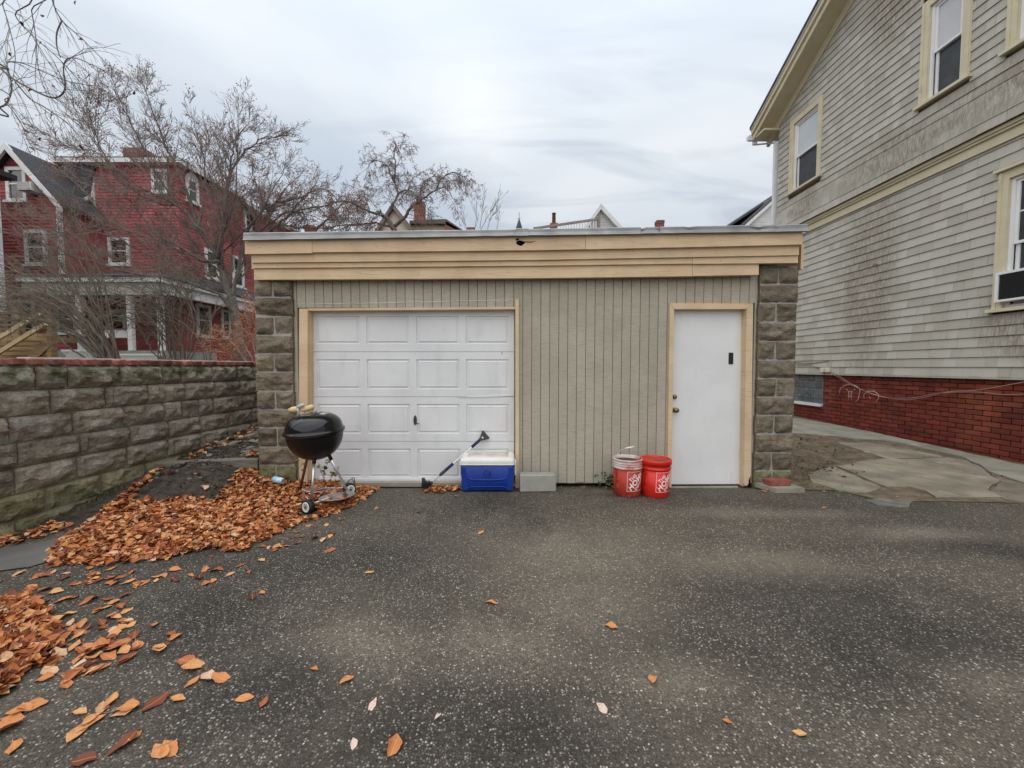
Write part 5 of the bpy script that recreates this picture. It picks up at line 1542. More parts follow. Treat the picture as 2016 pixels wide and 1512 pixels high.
heap("leaf_litter", door_pile, 150, .04, "small drift of leaves under the snow brush beside the blue cooler")
heap("leaf_litter", upper_strip, 90, .02, "leaves along the block wall on the soil behind the timber")
heap("leaf_litter", upper_right, 60, .02, "reddish leaves on the soil beside the left stone pillar")
# leaves one can count: each its own object
def leaf_hi(mb, wd, rd):
    st = [0, .07, .18, .32, .46, .6, .73, .85, .94, 1.0]; prof = [.0, .30, .66, .92, 1.0, .93, .74, .46, .20, 0.0]
    curl = rd.uniform(-.5, 1.3); c2 = rd.uniform(-.8, .8); tw = rd.uniform(-.9, .9); fold = rd.uniform(-.12, .55); bend = rd.uniform(-.22, .22)
    ph = [rd.uniform(0, 6.28) for _ in range(4)]; am = rd.uniform(.012, .045); sk = rd.uniform(-.12, .12)
    rollL, rollR = rd.uniform(0, 1.0), rd.uniform(0, 1.0)
    vs = []; fs = []
    for i, (t, w) in enumerate(zip(st, prof)):
        for j, s in enumerate((-1, -.55, 0, .55, 1)):
            e = 1 + .13 * math.sin(13 * t + ph[0 if s < 0 else 1]) * abs(s)
            y = s * w * wd / 2 * e; x = t - .5 + sk * abs(s) * w * .4
            z = curl * .5 * (t - .5) ** 2 + c2 * (t - .5) ** 3 + fold * abs(y) + am * math.sin(9 * t + ph[2 if s < 0 else 3]) * abs(s)
            z += (rollL if s < 0 else rollR) * (max(0, abs(s) - .5) * w) ** 2 * .5
            a_ = tw * (t - .5); y, z = y * math.cos(a_) - z * math.sin(a_), y * math.sin(a_) + z * math.cos(a_)
            vs.append(Vector((x, y + bend * (t - .5) ** 2 * 2, z)))
    for i in range(len(st) - 1):
        for j in range(4):
            a = i * 5 + j; fs.append((a, a + 1, a + 6, a + 5))
    mb.add(vs, fs, 0, True)
    p = vs[2]; mb.tube([p, p + Vector((-.10, rd.uniform(-.03, .03), .01)), p + Vector((-.2, rd.uniform(-.08, .08), .03))], [.012, .010, .008], 4)
lmesh = []
for k in range(20):
    mb = MB(); leaf_hi(mb, rl.uniform(.46, .66), rl)
    zmin = min(v.z for v in mb.v); mb.xf(Matrix.Translation((0, 0, -zmin))); lmesh.append(mb.mesh("fallen_leaf", m_leaf))
LEAFN = [0]
def loose(x, y, label, group, ln=None, z=None, tilt=.12, tone=None):
    s = ln or rl.uniform(.044, .072)
    me = rl.choice(lmesh)
    if tone: me = me.copy(); me.materials.clear(); me.materials.append(LEAF_TONE[tone])
    place("fallen_leaf", me, (x, y, (ground_z(x, y) if z is None else z) + .003), None,
          rot=(rl.gauss(0, tilt), rl.gauss(0, tilt), rl.uniform(0, 6.28)), scale=(s, s, s * rl.uniform(.5, 1.0)), label=label, cat="leaf", group=group)
    LEAFN[0] += 1
single = [((967, 1186), .075, "orange leaf alone in the middle of the asphalt in front of the blue cooler"),
          ((1203, 1232), .07, "orange leaf alone on the asphalt in front of the buckets"),
          ((1286, 1337), .06, "orange leaf alone on the asphalt well below the buckets, lower of two in line"),
          ((1185, 1393), .055, "pale curled leaf near the bottom of the asphalt, right of centre"),
          ((682, 1335), .062, "orange leaf lying flat on the asphalt, up and left of the pale dead leaf"),
          ((777, 1465), .075, "broad orange leaf at the bottom edge of the asphalt left of centre"),
          ((733, 1384), .055, "pale whitish dead leaf on the asphalt left of centre"),
          ((482, 1370), .07, "orange leaf on the asphalt just left of a small reddish brown leaf"),
          ((520, 1379), .05, "small reddish brown leaf lying just right of an orange leaf"),
          ((650, 1083), .08, "reddish leaf on the dark asphalt below the kettle grill's wheel"),
          ((727, 1125), .06, "yellowish orange leaf on the dark asphalt right of the reddish leaf"),
          ((948, 1048), .06, "small thin leaf on the asphalt in front of the blue cooler"),
          ((1432, 1420), .035, "tiny leaf near the bottom right of the asphalt"),
          ((1575, 1443), .045, "thin curled yellow leaf sliver far down the right side of the asphalt"),
          ((862, 1408), .03, "tiny pale leaf scrap beside a dark spot near the bottom of the asphalt"),
          ((697, 1460), .04, "small pale leaf near the bottom of the asphalt left of centre"),
          ((618, 1313), .04, "small leaf on the asphalt up and left of the flat orange leaf"),
          ((741, 1000), .05, "leaf on the asphalt just right of the grill's ash pan"),
          ((824, 1008), .05, "brown leaf on the asphalt below the snow brush"),
          ((898, 977), .055, "torn leaf on the asphalt in front of the cooler's left corner")]
for (u, v), s, lb in single:
    p = at_z(u, v, .004); loose(p.x, p.y, lb, "single leaves on the open asphalt", s, tone='pale' if lb.startswith(('pale', 'small pale', 'tiny pale')) else 'red' if lb.startswith(('reddish', 'small reddish')) else 'yellow' if 'yellow' in lb else 'brown' if lb.startswith('brown') else 'orange')
near = [(165, 1494), (328, 1476), (315, 1480), (150, 1440), (30, 1465), (240, 1460), (262, 1450), (195, 1398), (245, 1402), (170, 1420), (350, 1370), (375, 1340), (405, 1335), (436, 1336), (362, 1305), (385, 1310), (20, 1428), (140, 1330), (70, 1385), (185, 1415), (160, 1400), (215, 1385), (255, 1395), (300, 1385), (180, 1310), (215, 1295), (250, 1280), (262, 1275), (175, 1270), (150, 1250), (200, 1240), (240, 1230), (252, 1222), (165, 1225), (120, 1290), (145, 1235), (190, 1205), (210, 1200), (235, 1195), (130, 1210), (175, 1180), (205, 1175), (228, 1180), (250, 1170), (60, 1150), (40, 1130), (90, 1165), (110, 1170), (150, 1175), (300, 1228), (340, 1252), (310, 1275), (320, 1272), (290, 1150), (310, 1145), (340, 1252), (430, 1120), (380, 1135), (395, 1133), (410, 1150), (412, 1095), (520, 1168), (500, 1178), (450, 1127), (470, 1115), (540, 1070), (560, 1072), (578, 1043), (610, 1035), (625, 1033), (656, 1048), (667, 1020), (665, 1012), (105, 1125), (60, 1115), (30, 1175), (55, 1160), (130, 1140), (150, 1150), (240, 1135), (260, 1130), (270, 1145), (345, 1118), (190, 1130), (220, 1150), (175, 1145), (245, 1205), (205, 1225), (185, 1290), (170, 1300), (95, 1335), (130, 1345), (35, 1395), (20, 1420), (10, 1440), (200, 1265), (215, 1255), (230, 1245)]
near += [(rl.uniform(60, 270), rl.uniform(1120, 1330)) for _ in range(60)] + [(rl.gauss(300, 140), 1118 + abs(rl.gauss(0, 18)) - max(0, 0)) for _ in range(14)] + [(lerp(480, 650, t), lerp(1092, 1030, t) + abs(rl.gauss(0, 12))) for t in [rl.random() for _ in range(14)]]
for (u, v) in near:
    p = at_z(u + rl.uniform(-6, 6), v + rl.uniform(-5, 5), .004)
    band = "in the foreground at the lower left" if v > 1280 else "between the two leaf heaps at the left" if v > 1105 else "at the lower edge of the big leaf drift"
    loose(p.x, p.y, "loose dry autumn leaf on the asphalt " + band, "loose leaves " + band, rl.uniform(.06, .092) if v > 1260 else rl.uniform(.048, .074))
for (u, v) in [(405, 962), (447, 962), (425, 958), (470, 945), (455, 948), (388, 935), (340, 935), (360, 918), (452, 972), (432, 978), (482, 955), (300, 985), (320, 935), (335, 890), (345, 880), (365, 872), (318, 900)]:
    p = ground_hit(u, v); loose(p.x, p.y, "dry leaf lying on the dark soil mound by the timber", "leaves on the dark soil mound", .075, z=soil_z(p.x, p.y) + .01, tilt=.4)
for (u, v) in [(1505, 968), (1512, 965), (1590, 905), (1580, 900), (1570, 915), (1600, 940), (1622, 1000)]:
    p = at_z(u, v, .01); loose(p.x, p.y, "small dry leaf on the ground around the right stone pillar", "leaves around the right pillar", .05, z=.012)
for k in range(9):
    t = rl.random(); a_ = rl.random() * 6.28
    loose(pc.x + .12 * t * math.cos(a_), pc.y + .12 * t * math.sin(a_), "leaf lying in the ash pan under the kettle grill", "leaves in the ash pan", .07, z=pc.z + .018, tilt=.3)
# pale pebbles on the asphalt
rp = random.Random(8)
mb = MB()
for k in range(1500):
    x = rp.uniform(-3.6, 5.2); y = rp.uniform(.9, 4.1)
    if rp.random() > 1.2 / y ** .5: continue
    s = rp.uniform(.0016, .0042)
    q = [Vector((rp.uniform(-1, 1), rp.uniform(-1, 1), rp.uniform(-.2, .8))) * s + Vector((x, y, asphalt_z(x, y))) for _ in range(5)]
    mb.add(q, [(0, 1, 2), (0, 3, 1), (1, 3, 2), (2, 3, 0), (0, 4, 1), (1, 4, 3)])
mb.build("grit", m_gravel, None, kind='stuff', label="fine pale grit scattered over the asphalt", cat="grit")
for (u, v), s in zip([(624, 1111), (700, 1111), (801, 1142), (630, 1219), (843, 1190), (770, 1097), (790, 1097), (1293, 1004), (1655, 967), (1850, 1118), (1600, 1195), (1468, 1010)], [.016, .012, .012, .014, .010, .014, .012, .014, .02, .014, .014, .016]):
    p = at_z(u, v, .003)
    place("pale_pebble", rs_.choice(chips), (p.x, p.y, asphalt_z(p.x, p.y)), None, rot=(0, 0, rp.uniform(0, 6)), scale=(s, s, s), label="small pale pebble lying on the asphalt", cat="pebble", group="pale pebbles on the asphalt")

# debris on the side yard
mb = MB()
for k in range(1800):
    x = rs_.uniform(3.1, 6.4); y = rs_.uniform(3.7, 8.5)
    if rs_.random() > 1.3 - .12 * y: continue
    s = rs_.choice([.004, .005, .007, .010, .016]); z = side_z(x, y) + .012
    q = [Vector((rs_.uniform(-1, 1), rs_.uniform(-1, 1), rs_.uniform(-.5, .7))) * s + Vector((x, y, z)) for _ in range(4)]
    mb.add(q, [(0, 1, 2), (0, 3, 1), (1, 3, 2), (2, 3, 0)])
mb.build("yard_debris", M('debris_bits', (.09, .068, .045), (.30, .27, .22), 30, islvar=.6, rough=.95), None, kind='stuff', label="bits of gravel and debris on the dirt and slabs beside the right pillar", cat="debris")
mb = MB()
for k in range(150):
    u = rl.uniform(1565, 1700); v = rl.uniform(860, 945); p = side_hit(u, v)
    if p.x < 3.15 or rl.random() < (u - 1565) / 150: continue
    ln = rl.uniform(.03, .06); leaf_geo(mb, rand_leaf_M(p.x, p.y, p.z + .018, .3), ln, ln * .5, rl)
mb.build("leaf_litter", M('rotting_leaf', (.06, .035, .02), (.17, .095, .05), 30, islvar=.5), None, kind='stuff', label="rotting brown leaf litter on the dirt beside the right stone pillar", cat="leaves")

# dirt and leaf bits caught along the foot of the garage
mb = MB()
for k in range(1500):
    u = rs_.choice([rs_.uniform(1090, 1325), rs_.uniform(1090, 1325), rs_.uniform(700, 850), rs_.uniform(1320, 1500)])
    x = (u - 1008) / 757 * 4.15; y = 4.155 - abs(rs_.gauss(0, .035)); s = rs_.choice([.003, .004, .006, .009])
    q = [Vector((rs_.uniform(-1, 1), rs_.uniform(-1, 1), rs_.uniform(-.3, .9))) * s + Vector((x, y, asphalt_z(x, y))) for _ in range(4)]
    mb.add(q, [(0, 1, 2), (0, 3, 1), (1, 3, 2), (2, 3, 0)])
mb.build("base_debris", M('dark_debris', (.030, .023, .016), (.11, .075, .045), 40, islvar=.5, rough=.95), None, kind='stuff', label="dark dirt and leaf bits caught along the foot of the garage front", cat="debris")

# ================================================================ WEEDS
def blades(mb, c, n, spread, h, rd, wd=.006, lean=.6):
    for k in range(n):
        a = rd.uniform(0, 6.28); r = spread * rd.random() ** .6
        p = Vector((c[0] + r * math.cos(a), c[1] + r * math.sin(a), c[2])); d = Vector((math.cos(a + rd.uniform(-.8, .8)), math.sin(a + rd.uniform(-.8, .8)), 0)) * lean * rd.uniform(.2, 1)
        hh = h * rd.uniform(.5, 1); s = Vector((-d.y, d.x, 0)); s = s.normalized() * wd if s.length > 1e-6 else Vector((wd, 0, 0))
        q = p + d * hh * .4 + Vector((0, 0, hh * .7)); e = p + d * hh + Vector((0, 0, hh * rd.uniform(.7, 1)))
        mb.add([p - s * .5, p + s * .5, q + s * .4, q - s * .4, e], [(0, 1, 2, 3), (3, 2, 4)])
def leafy(mb, c, n, h, spread, rd, ls=.05):
    for k in range(n):
        a = rd.uniform(0, 6.28); t = rd.random()
        p = Vector((c[0] + spread * t * math.cos(a), c[1] + spread * t * math.sin(a), c[2] + h * rd.random()))
        M4 = Matrix.Translation(p) @ Matrix.Rotation(rd.uniform(0, 6.28), 4, 'Z') @ Matrix.Rotation(rd.uniform(-.9, .9), 4, 'Y') @ Matrix.Rotation(rd.uniform(-.6, .6), 4, 'X')
        leaf_geo(mb, M4, ls * rd.uniform(.6, 1.2), ls * .5, rd)
rw = random.Random(4)
w_ = thing("weed", "green weed growing against the siding left of the faded bucket", "weed", (*at_z(1195, 962, 0)[:2], 0))
c_ = at_z(1200, 957, 0); mb = MB(); leafy(mb, (c_.x, 4.10, 0), 60, .13, .15, rw, .05); mb.build("leaves", m_weed, w_)
mb = MB()
for k in range(8): mb.tube([(c_.x + rw.uniform(-.05, .05), 4.12, 0), (c_.x + rw.uniform(-.15, .12), 4.06, rw.uniform(.08, .16))], .002, 4)
mb.build("stems", m_weed, w_)
g_ = thing("dry_weed", "withered climbing weed behind the kettle grill legs", "weed", (*at_z(640, 950, 0)[:2], 0))
mb = MB(); sm = MB()
for (u, v), (u2, v2) in (((640, 948), (628, 918)), ((640, 948), (638, 920)), ((660, 948), (663, 925)), ((650, 948), (655, 935)), ((590, 945), (582, 905)), ((595, 945), (600, 915)), ((636, 950), (648, 905))):
    p = at_y(u, v, 4.06); q = at_y(u2, v2, 4.02); sm.tube([p, p.lerp(q, .5) + Vector((rw.uniform(-.02, .02), 0, .01)), q], .0022, 4)
    leafy(mb, p.lerp(q, .85), 5, .03, .03, rw, .055); leafy(mb, p.lerp(q, .5), 3, .03, .03, rw, .05)
mb.build("leaves", m_weeddry, g_); sm.build("stems", m_twigpale, g_)
mo = MB()
for k in range(420):
    u = rw.uniform(1562, 1625); v = rw.uniform(898, 962)
    if (v - 898) / 64 * 40 + 1570 + rw.uniform(-18, 10) < u - 12 or u < 1566: pass
    p = side_hit(u, v)
    if p.x < 3.12 and p.y > 4.0: continue
    blades(mo, (p.x, p.y, side_z(p.x, p.y)), 3, .03, .024, rw, .0035, .9)
mo.build("grass_tufts", m_moss, None, kind='stuff', label="short mossy grass at the foot of the right stone pillar", cat="grass")
mo = MB()
for k in range(260):
    t = rw.random(); y = lerp(2.2, 3.6, t); x = wall_x(y) + .02 + rw.random() * .10
    blades(mo, (x, y, ground_z(x, y)), 2, .02, .03, rw, .006, .8)
mo.build("moss_tufts", m_moss, None, kind='stuff', label="dark green moss along the foot of the block wall", cat="moss")
mo = MB()
for k in range(200):
    u = rw.uniform(1092, 1320); p = at_z(u, 957, 0)
    blades(mo, (p.x, 4.15 - rw.random() * .05, -.045), 2, .02, .04, rw, .004, .8)
mo.build("grass_edge", m_weeddry, None, kind='stuff', label="dry grass and debris along the bottom of the siding", cat="grass")
# ================================================================ RED HOUSE
RF = Wall((0, 17, 0), 0.0)
RG = Wall((0, 15.5, 0), 0.0)
red = thing("red_house", "red clapboard house with white trimmed windows and a porch, behind the bare trees", "house", (-16, 17, 1.1))
def clap(W, rows, o, exp, name="clapboards", parent=red, mat=m_redclap):
    """rows: function z -> list of (a0, a1)"""
    mb = MB(); z, zend, fn = rows
    while z < zend:
        for a0, a1 in fn(z + exp / 2):
            p = a0
            while p < a1 - .01:
                q = min(a1, p + random.uniform(1.2, 3.0))
                mb.wpoly(W, [(p, z), (q, z), (q, z + exp), (p, z + exp)], o - .01, o)
                n = len(mb.v)
                for i in (n - 8, n - 7): mb.v[i] = mb.v[i] + W.n * .022
                p = q
        z += exp
    return mb.build(name, mat, parent, kind='stuff')
def fpx(W, u, v, o=0): return W.px(u, v, o)
aC = RF.px(356, 500)[0]; aM = RF.px(112, 500)[0]
zTop = RF.px(270, 325)[1]
zb = 1.0
mb = MB(); mb.wbox(RF, aM, aC, zb, zTop, -9, -.03); mb.build("main_wall", m_redclap, red)
clap(RF, (zb, zTop - .05, lambda z: [(aM, aC)]), 0, .135)
# side wall, receding
pS0 = RF.w(aC, 0, 0); pS1 = at_y(500, 500, 21.2)
angS = math.atan2(pS1.y - pS0.y, pS1.x - pS0.x)
RS = Wall((pS0.x, pS0.y, 0), angS)
lenS = 9.0
def side_top(a): return zTop if a < 3.2 else zTop - (a - 3.2) * 1.1
mb = MB(); mb.wpoly(RS, [(0.01, zb), (lenS, zb), (lenS, zTop - 5.8), (3.2, zTop), (.01, zTop)], -.3, -.03); mb.build("side_wall", m_redclap, red)
clap(RS, (zb, zTop - .05, lambda z: [(0, lenS if z < side_top(lenS) else 3.2 + (zTop - z) / 1.1)]), 0, .135)
# gable block
aG0, aG1 = RG.px(-75, 500)[0], RG.px(124, 500)[0]
apx = RG.px(30, 298); eav = RG.px(124, 400)
def gable_rng(z):
    if z < eav[1]: return [(aG0, aG1)]
    t = (z - eav[1]) / (apx[1] - eav[1]); return [(lerp(2 * apx[0] - eav[0], apx[0], t), lerp(eav[0], apx[0], t))]
mb = MB(); mb.wpoly(RG, [(aG0, zb), (aG1, zb), (aG1, eav[1]), apx, (2 * apx[0] - eav[0], eav[1]), (aG0, eav[1])], -2, -.03); mb.build("gable_wall", m_redclap, red)
clap(RG, (zb, apx[1] - .15, gable_rng), 0, .135)
def roof_slab(name, pts, th, mat, parent):
    mb = MB(); up = Vector((0, 0, th)); n = len(pts)
    mb.add([Vector(p) for p in pts] + [Vector(p) + up for p in pts], [tuple(range(n))[::-1], tuple(range(n, 2 * n))] + [(k, (k + 1) % n, (k + 1) % n + n, k + n) for k in range(n)])
    return mb.build(name, mat, parent)
fo = .3
roof_slab("gable_roof", [RG.w(apx[0], apx[1] + .06, fo), RG.w(eav[0] + .25, eav[1] - .22, fo), RG.w(eav[0] + .25, eav[1] - .22, -3), RG.w(apx[0], apx[1] + .06, -3)], .10, m_roofdark, red)
roof_slab("gable_roof", [RG.w(apx[0], apx[1] + .06, fo), RG.w(apx[0], apx[1] + .06, -3), RG.w(2 * apx[0] - eav[0] - .25, eav[1] - .22, -3), RG.w(2 * apx[0] - eav[0] - .25, eav[1] - .22, fo)], .10, m_roofdark, red)
for sg in (1, -1):
    e_ = eav if sg > 0 else (2 * apx[0] - eav[0], eav[1])
    mb = MB(); q = [(apx[0], apx[1] + .17), (apx[0], apx[1] - .10), (e_[0] + sg * .25, e_[1] - .45), (e_[0] + sg * .25, e_[1] - .20)]
    mb.wpoly(RG, q if sg < 0 else q[::-1], .24, fo + .03); mb.build("rake_board", m_whitetrim, red)
mb = MB(); mb.wpoly(RF, [RF.px(u, v, .12) for u, v in [(118, 394), (150, 403), (174, 386), (184, 326), (104, 326)]], .02, .12); mb.build("mansard_slope", m_roofdark, red)
mb = MB(); mb.wpoly(RF, [RF.px(u, v, .3) for u, v in [(148, 404), (174, 392), (174, 385), (148, 398)]], .1, .3); mb.build("eave_gutter", m_whitetrim, red)
mb = MB(); mb.wbox(RF, aM + .3, aC + .3, zTop - .02, zTop + .16, -9.2, .30); mb.build("eave_board", m_whitetrim, red)
mb = MB(); mb.wbox(RF, aM + .3, aC + .2, zTop + .161, zTop + .26, -9.2, .2); mb.build("roof", m_roofdark, red)
mb = MB(); mb.wbox(RS, .32, 3.2, zTop - .02, zTop + .16, -.4, .28); mb.build("eave_board", m_whitetrim, red)
mb = MB(); mb.wpoly(RS, [(3.2, zTop + .16), (3.2, zTop - .1), (lenS, zTop - 6.4), (lenS, zTop - 6.1)], -.6, .28); mb.build("rake_board", m_roofdark, red)
for u, W, z0, z1 in ((188, RF, 3.9, zTop - .03), (355.3, RF, 3.9, zTop - .03)):
    a_ = W.px(u, 450)[0]; mb = MB(); mb.wbox(W, a_ - .08, a_ + .08, z0, z1, -.02, .05)
    if u < 300: mb.build("corner_board", m_whitetrim, red)
mb = MB(); mb.wbox(RG, aG1 - .14, aG1 + .01, 3.9, eav[1] - .2, -.05, .05); mb.build("corner_board", m_whitetrim, red)
# chimney
c0 = at_y(243, 322, 19); c1 = at_y(281, 290, 19)
mb = MB(); z_ = zTop
while z_ < c1.z:
    mb.box(c0.x + (.03 if z_ < c1.z - .5 else 0), c1.x - (.03 if z_ < c1.z - .5 else 0), 19, 19.9, z_, z_ + .075); z_ += .085
ch = mb.build("chimney", m_chimney, red)
mb = MB(); mb.box(c0.x + .04, c1.x - .04, 19.04, 19.86, zTop - .2, c1.z - .01); mb.build("chimney_core", m_mortar_dark, ch)
def fwin(W, u0, u1, v0, v1, parent=red, o=.075, arch=False, th=.13):
    a0, z1 = W.px(u0, (v0 + v1) / 2, o)[0], W.px((u0 + u1) / 2, v0, o)[1]
    a1, z0 = W.px(u1, (v0 + v1) / 2, o)[0], W.px((u0 + u1) / 2, v1, o)[1]
    f = MB()
    f.wbox(W, a0, a0 + th, z0, z1, -.02, o); f.wbox(W, a1 - th, a1, z0, z1, -.02, o)
    f.wbox(W, a0 + th, a1 - th, z1 - th, z1, -.02, o); f.wbox(W, a0 + th, a1 - th, z0, z0 + .08, -.02, o)
    if arch: f.wpoly(W, [(a0, z1 + .002)] + [(lerp(a1, a0, k / 8), z1 + .002 + .28 * math.sin(math.pi * k / 8)) for k in range(9)], -.02, o)
    w = f.build("window", m_whitetrim, parent)
    s = MB(); s.wbox(W, a0 - .06, a1 + .06, z0 - .09, z0 - .002, -.02, o + .06); s.build("sill", m_whitetrim, w)
    m = (z0 + z1) / 2
    s = MB(); s.wbox(W, a0 + th, a1 - th, m - .03, m + .03, 0, o - .015); s.build("sash_rail", m_whitetrim, w)
    for y0, y1 in ((z0 + .08, m - .03), (m + .03, z1 - th)):
        p = MB(); p.wbox(W, a0 + th, a1 - th, y0, y1, -.01, .032 + random.uniform(0, .004)); p.build("pane", m_glass, w)
    return w
for q in ((297, 328, 332, 378), (212, 254, 467, 520), (207, 247, 610, 652)): fwin(RF, *q)
for q in ((10, 50, 328, 394), (47, 90, 452, 520), (22, 68, 590, 656), (108, 150, 600, 655)): fwin(RG, *q)
fwin(RS, 368, 392, 352, 398, arch=True)
for q in ((405, 431, 492, 548), (459, 481, 506, 564), (388, 417, 600, 662), (437, 455, 610, 664), (482, 497, 415, 452)): fwin(RS, *q)
ca = at_y(58, 370, 15.3)
far_ac = thing("window_air_conditioner", "small air conditioner box sticking out of the gable window of the red house", "air conditioner", ca)
mb = MB(); mb.box(ca.x - .26, ca.x + .26, 15.12, 15.42, ca.z - .15, ca.z + .15); mb.build("ac_body", M("ac_grey", (.35, .33, .30), (.42, .40, .37), 4), far_ac)
mb = MB(); mb.box(ca.x + .265, ca.x + .29, 15.10, 15.42, ca.z - .16, ca.z + .16); mb.build("ac_side", m_whitetrim, far_ac)
# porch
PY = 14.3
pl, pr_ = at_y(30, 545, PY), at_y(316, 545, PY)
ze = pr_.z; th_ = .17
mb = MB(); mb.box(pl.x, pr_.x, PY, PY + .12, ze - th_, ze); mb.build("porch_fascia", m_whitetrim, red)
mb = MB(); mb.box(pl.x, pr_.x - .1, PY + .15, PY + .35, ze - .62, ze - th_ - .004); mb.build("porch_frieze", M("porch_grey_trim", (.40, .39, .36), (.5, .49, .46), 2), red)
mb = MB(); mb.box(pr_.x - .13, pr_.x - .01, PY + .13, 20.5, ze - th_, ze - .002); mb.build("porch_fascia", m_whitetrim, red)
mb = MB(); mb.box(pr_.x - .32, pr_.x - .15, PY + .36, 20.4, ze - .55, ze - th_ - .004); mb.build("porch_frieze", m_whitetrim, red)
wl_ = 17.0; zr = ze + .75
roof_slab("porch_roof", [(pl.x, PY - .05, ze + .003), (pr_.x + .05, PY - .05, ze + .003), (pS0.x, wl_, zr), (pl.x, wl_, zr)], .05, m_roofdark, red)
roof_slab("porch_roof", [(pr_.x + .05, PY - .05, ze + .003), (pr_.x + .05, 20.6, ze + .003), (pS0.x + .3, 20.6, zr), (pS0.x, wl_, zr)], .05, m_roofdark, red)
fl = at_y(250, 690, PY).z
for u0, u1 in ((149, 160), (249, 259), (308, 319)):
    x0, x1 = at_y(u0, 600, PY + .2).x, at_y(u1, 600, PY + .2).x; xm = (x0 + x1) / 2
    mb = MB(); mb.cbox(xm - .085, xm + .085, PY + .16, PY + .33, fl, ze - .63, .015); mb.build("porch_post", m_whitetrim, red)
m_porchfloor = M("porch_floor_paint", (.20, .19, .17), (.28, .27, .24), 2)
mb = MB(); mb.box(pl.x, pr_.x - .1, PY + .1, 17, fl - .32, fl); mb.build("porch_floor", m_porchfloor, red)
xr0, xr1 = at_y(204, 650, PY + .2).x, at_y(249, 650, PY + .2).x
rz0, rz1 = at_y(225, 664, PY).z, at_y(225, 645, PY).z
rail = MB(); rail.box(xr0, xr1, PY + .2, PY + .28, rz1 - .05, rz1); rail.box(xr0, xr1, PY + .2, PY + .28, rz0 - .04, rz0)
rl_ = rail.build("porch_railing", M("red_rail_paint", (.15, .03, .03), rough=.7), red)
for k in range(11):
    x = lerp(xr0, xr1, (k + .5) / 11); mb = MB(); mb.box(x - .022, x + .022, PY + .22, PY + .26, rz0, rz1 - .05); mb.build("baluster", m_whitetrim, rl_)
lm = MB()
for (u0, u1, v0, v1, yy) in ((122, 205, 692, 712, 14.2), (228, 318, 700, 712, 14.2)):
    A = at_y(u0, v1, yy); B = at_y(u1, v0, yy); wd = B.x - A.x; hh = B.z - A.z
    n = int(wd / .10)
    for k in range(-8, n + 8):
        for s in (1, -1):
            x0 = A.x + k * .10; x1 = x0 + s * hh
            if min(x0, x1) < A.x or max(x0, x1) > B.x: continue
            e = Vector((.024, 0, 0)); p = Vector((x0, yy + (.0 if s > 0 else .012), A.z)); q = Vector((x1, p.y, B.z))
            lm.add([p - e, p + e, q + e, q - e], [(0, 1, 2, 3)])
    lm.box(A.x, B.x, yy - .02, yy + .03, B.z, B.z + .07); lm.box(A.x, B.x, yy - .02, yy + .03, A.z - .08, A.z)
lm.build("lattice", m_lattice, red, kind='stuff')

# mint house edge at the far left: its long side faces the yard
mxx = -1.309 * 14
MW = Wall((mxx, 0, 0), math.pi / 2)
mint = thing("mint_house", "edge of a pale mint green clapboard house at the left border", "house", (mxx, 14, 1.2))
zt_ = at_y(8, 346, 14).z
mb = MB(); mb.box(mxx - 7, mxx - .03, 4, 13.97, 1.0, zt_); mb.build("wall", m_mint, mint)
clap(MW, (1.0, zt_ - .02, lambda z: [(4, 14)]), 0, .12, "clapboards", mint, m_mint)
mb = MB(); mb.wbox(MW, 13.9, 14.02, 1.0, zt_ - .01, -.05, .04); mb.build("corner_board", m_whitetrim, mint)
mb = MB(); mb.wbox(MW, 3.6, 14.35, zt_ - .02, zt_ + .16, -7, .28); mb.build("eave", M("dark_brown_eave", (.035, .025, .022), rough=.7), mint)

# wooden deck with stairs
DY = 10.6
deck = thing("wooden_deck", "weathered wooden deck stair with pale slanting handrails at the left border", "deck", at_y(60, 700, DY))
def dbeam(u0, v0, u1, v1, w, y0, y1, mat, name):
    p, q = at_y(u0, v0, (y0 + y1) / 2), at_y(u1, v1, (y0 + y1) / 2)
    d = (q - p).normalized(); s = Vector((-d.z, 0, d.x)) * w / 2; hy = Vector((0, (y1 - y0) / 2, 0))
    mb = MB(); mb.hexa([p - s - hy, q - s - hy, q - s + hy, p - s + hy, p + s - hy, q + s - hy, q + s + hy, p + s + hy]); return mb.build(name, mat, deck)
dbeam(-60, 700, 88, 612, .10, DY - .6, DY - .54, m_decknew, "handrail")
dbeam(-60, 730, 90, 637, .10, DY - .5, DY - .44, m_decknew, "handrail")
dbeam(39, 660, 39, 606, .13, DY - .1, DY + .03, m_deck, "post"); dbeam(102, 712, 102, 610, .13, DY - .1, DY + .03, m_deck, "post"); dbeam(5, 655, 5, 614, .12, DY + .2, DY + .32, m_deck, "post")
dbeam(-60, 664, 106, 664, .20, DY + .04, DY + .10, m_deck, "rim_board"); dbeam(106, 668, 150, 669, .18, DY + .9, DY + .96, m_deck, "rim_board")
for v in (604, 616, 630, 639): dbeam(-60, v, 38, v + 1, .045, DY + .12, DY + .16, m_woodgrey, "railing_board")
for k in range(5):
    u1 = 80 - k * 9; dbeam(-60, 677 + k * 9.5, u1, 677 + k * 9.5, .085, DY - .02 - k * .05, DY + .02 - k * .05, m_deck, "stair_tread")
dbeam(62, 706, 95, 676, .22, DY - .12, DY - .06, m_deck, "stringer")
mb = MB(); a = at_y(-60, 720, DY + .6); b = at_y(108, 672, DY + .6); mb.box(a.x, b.x, DY + .6, DY + .65, 1.1, b.z); mb.build("deck_skirt", m_deck, deck)

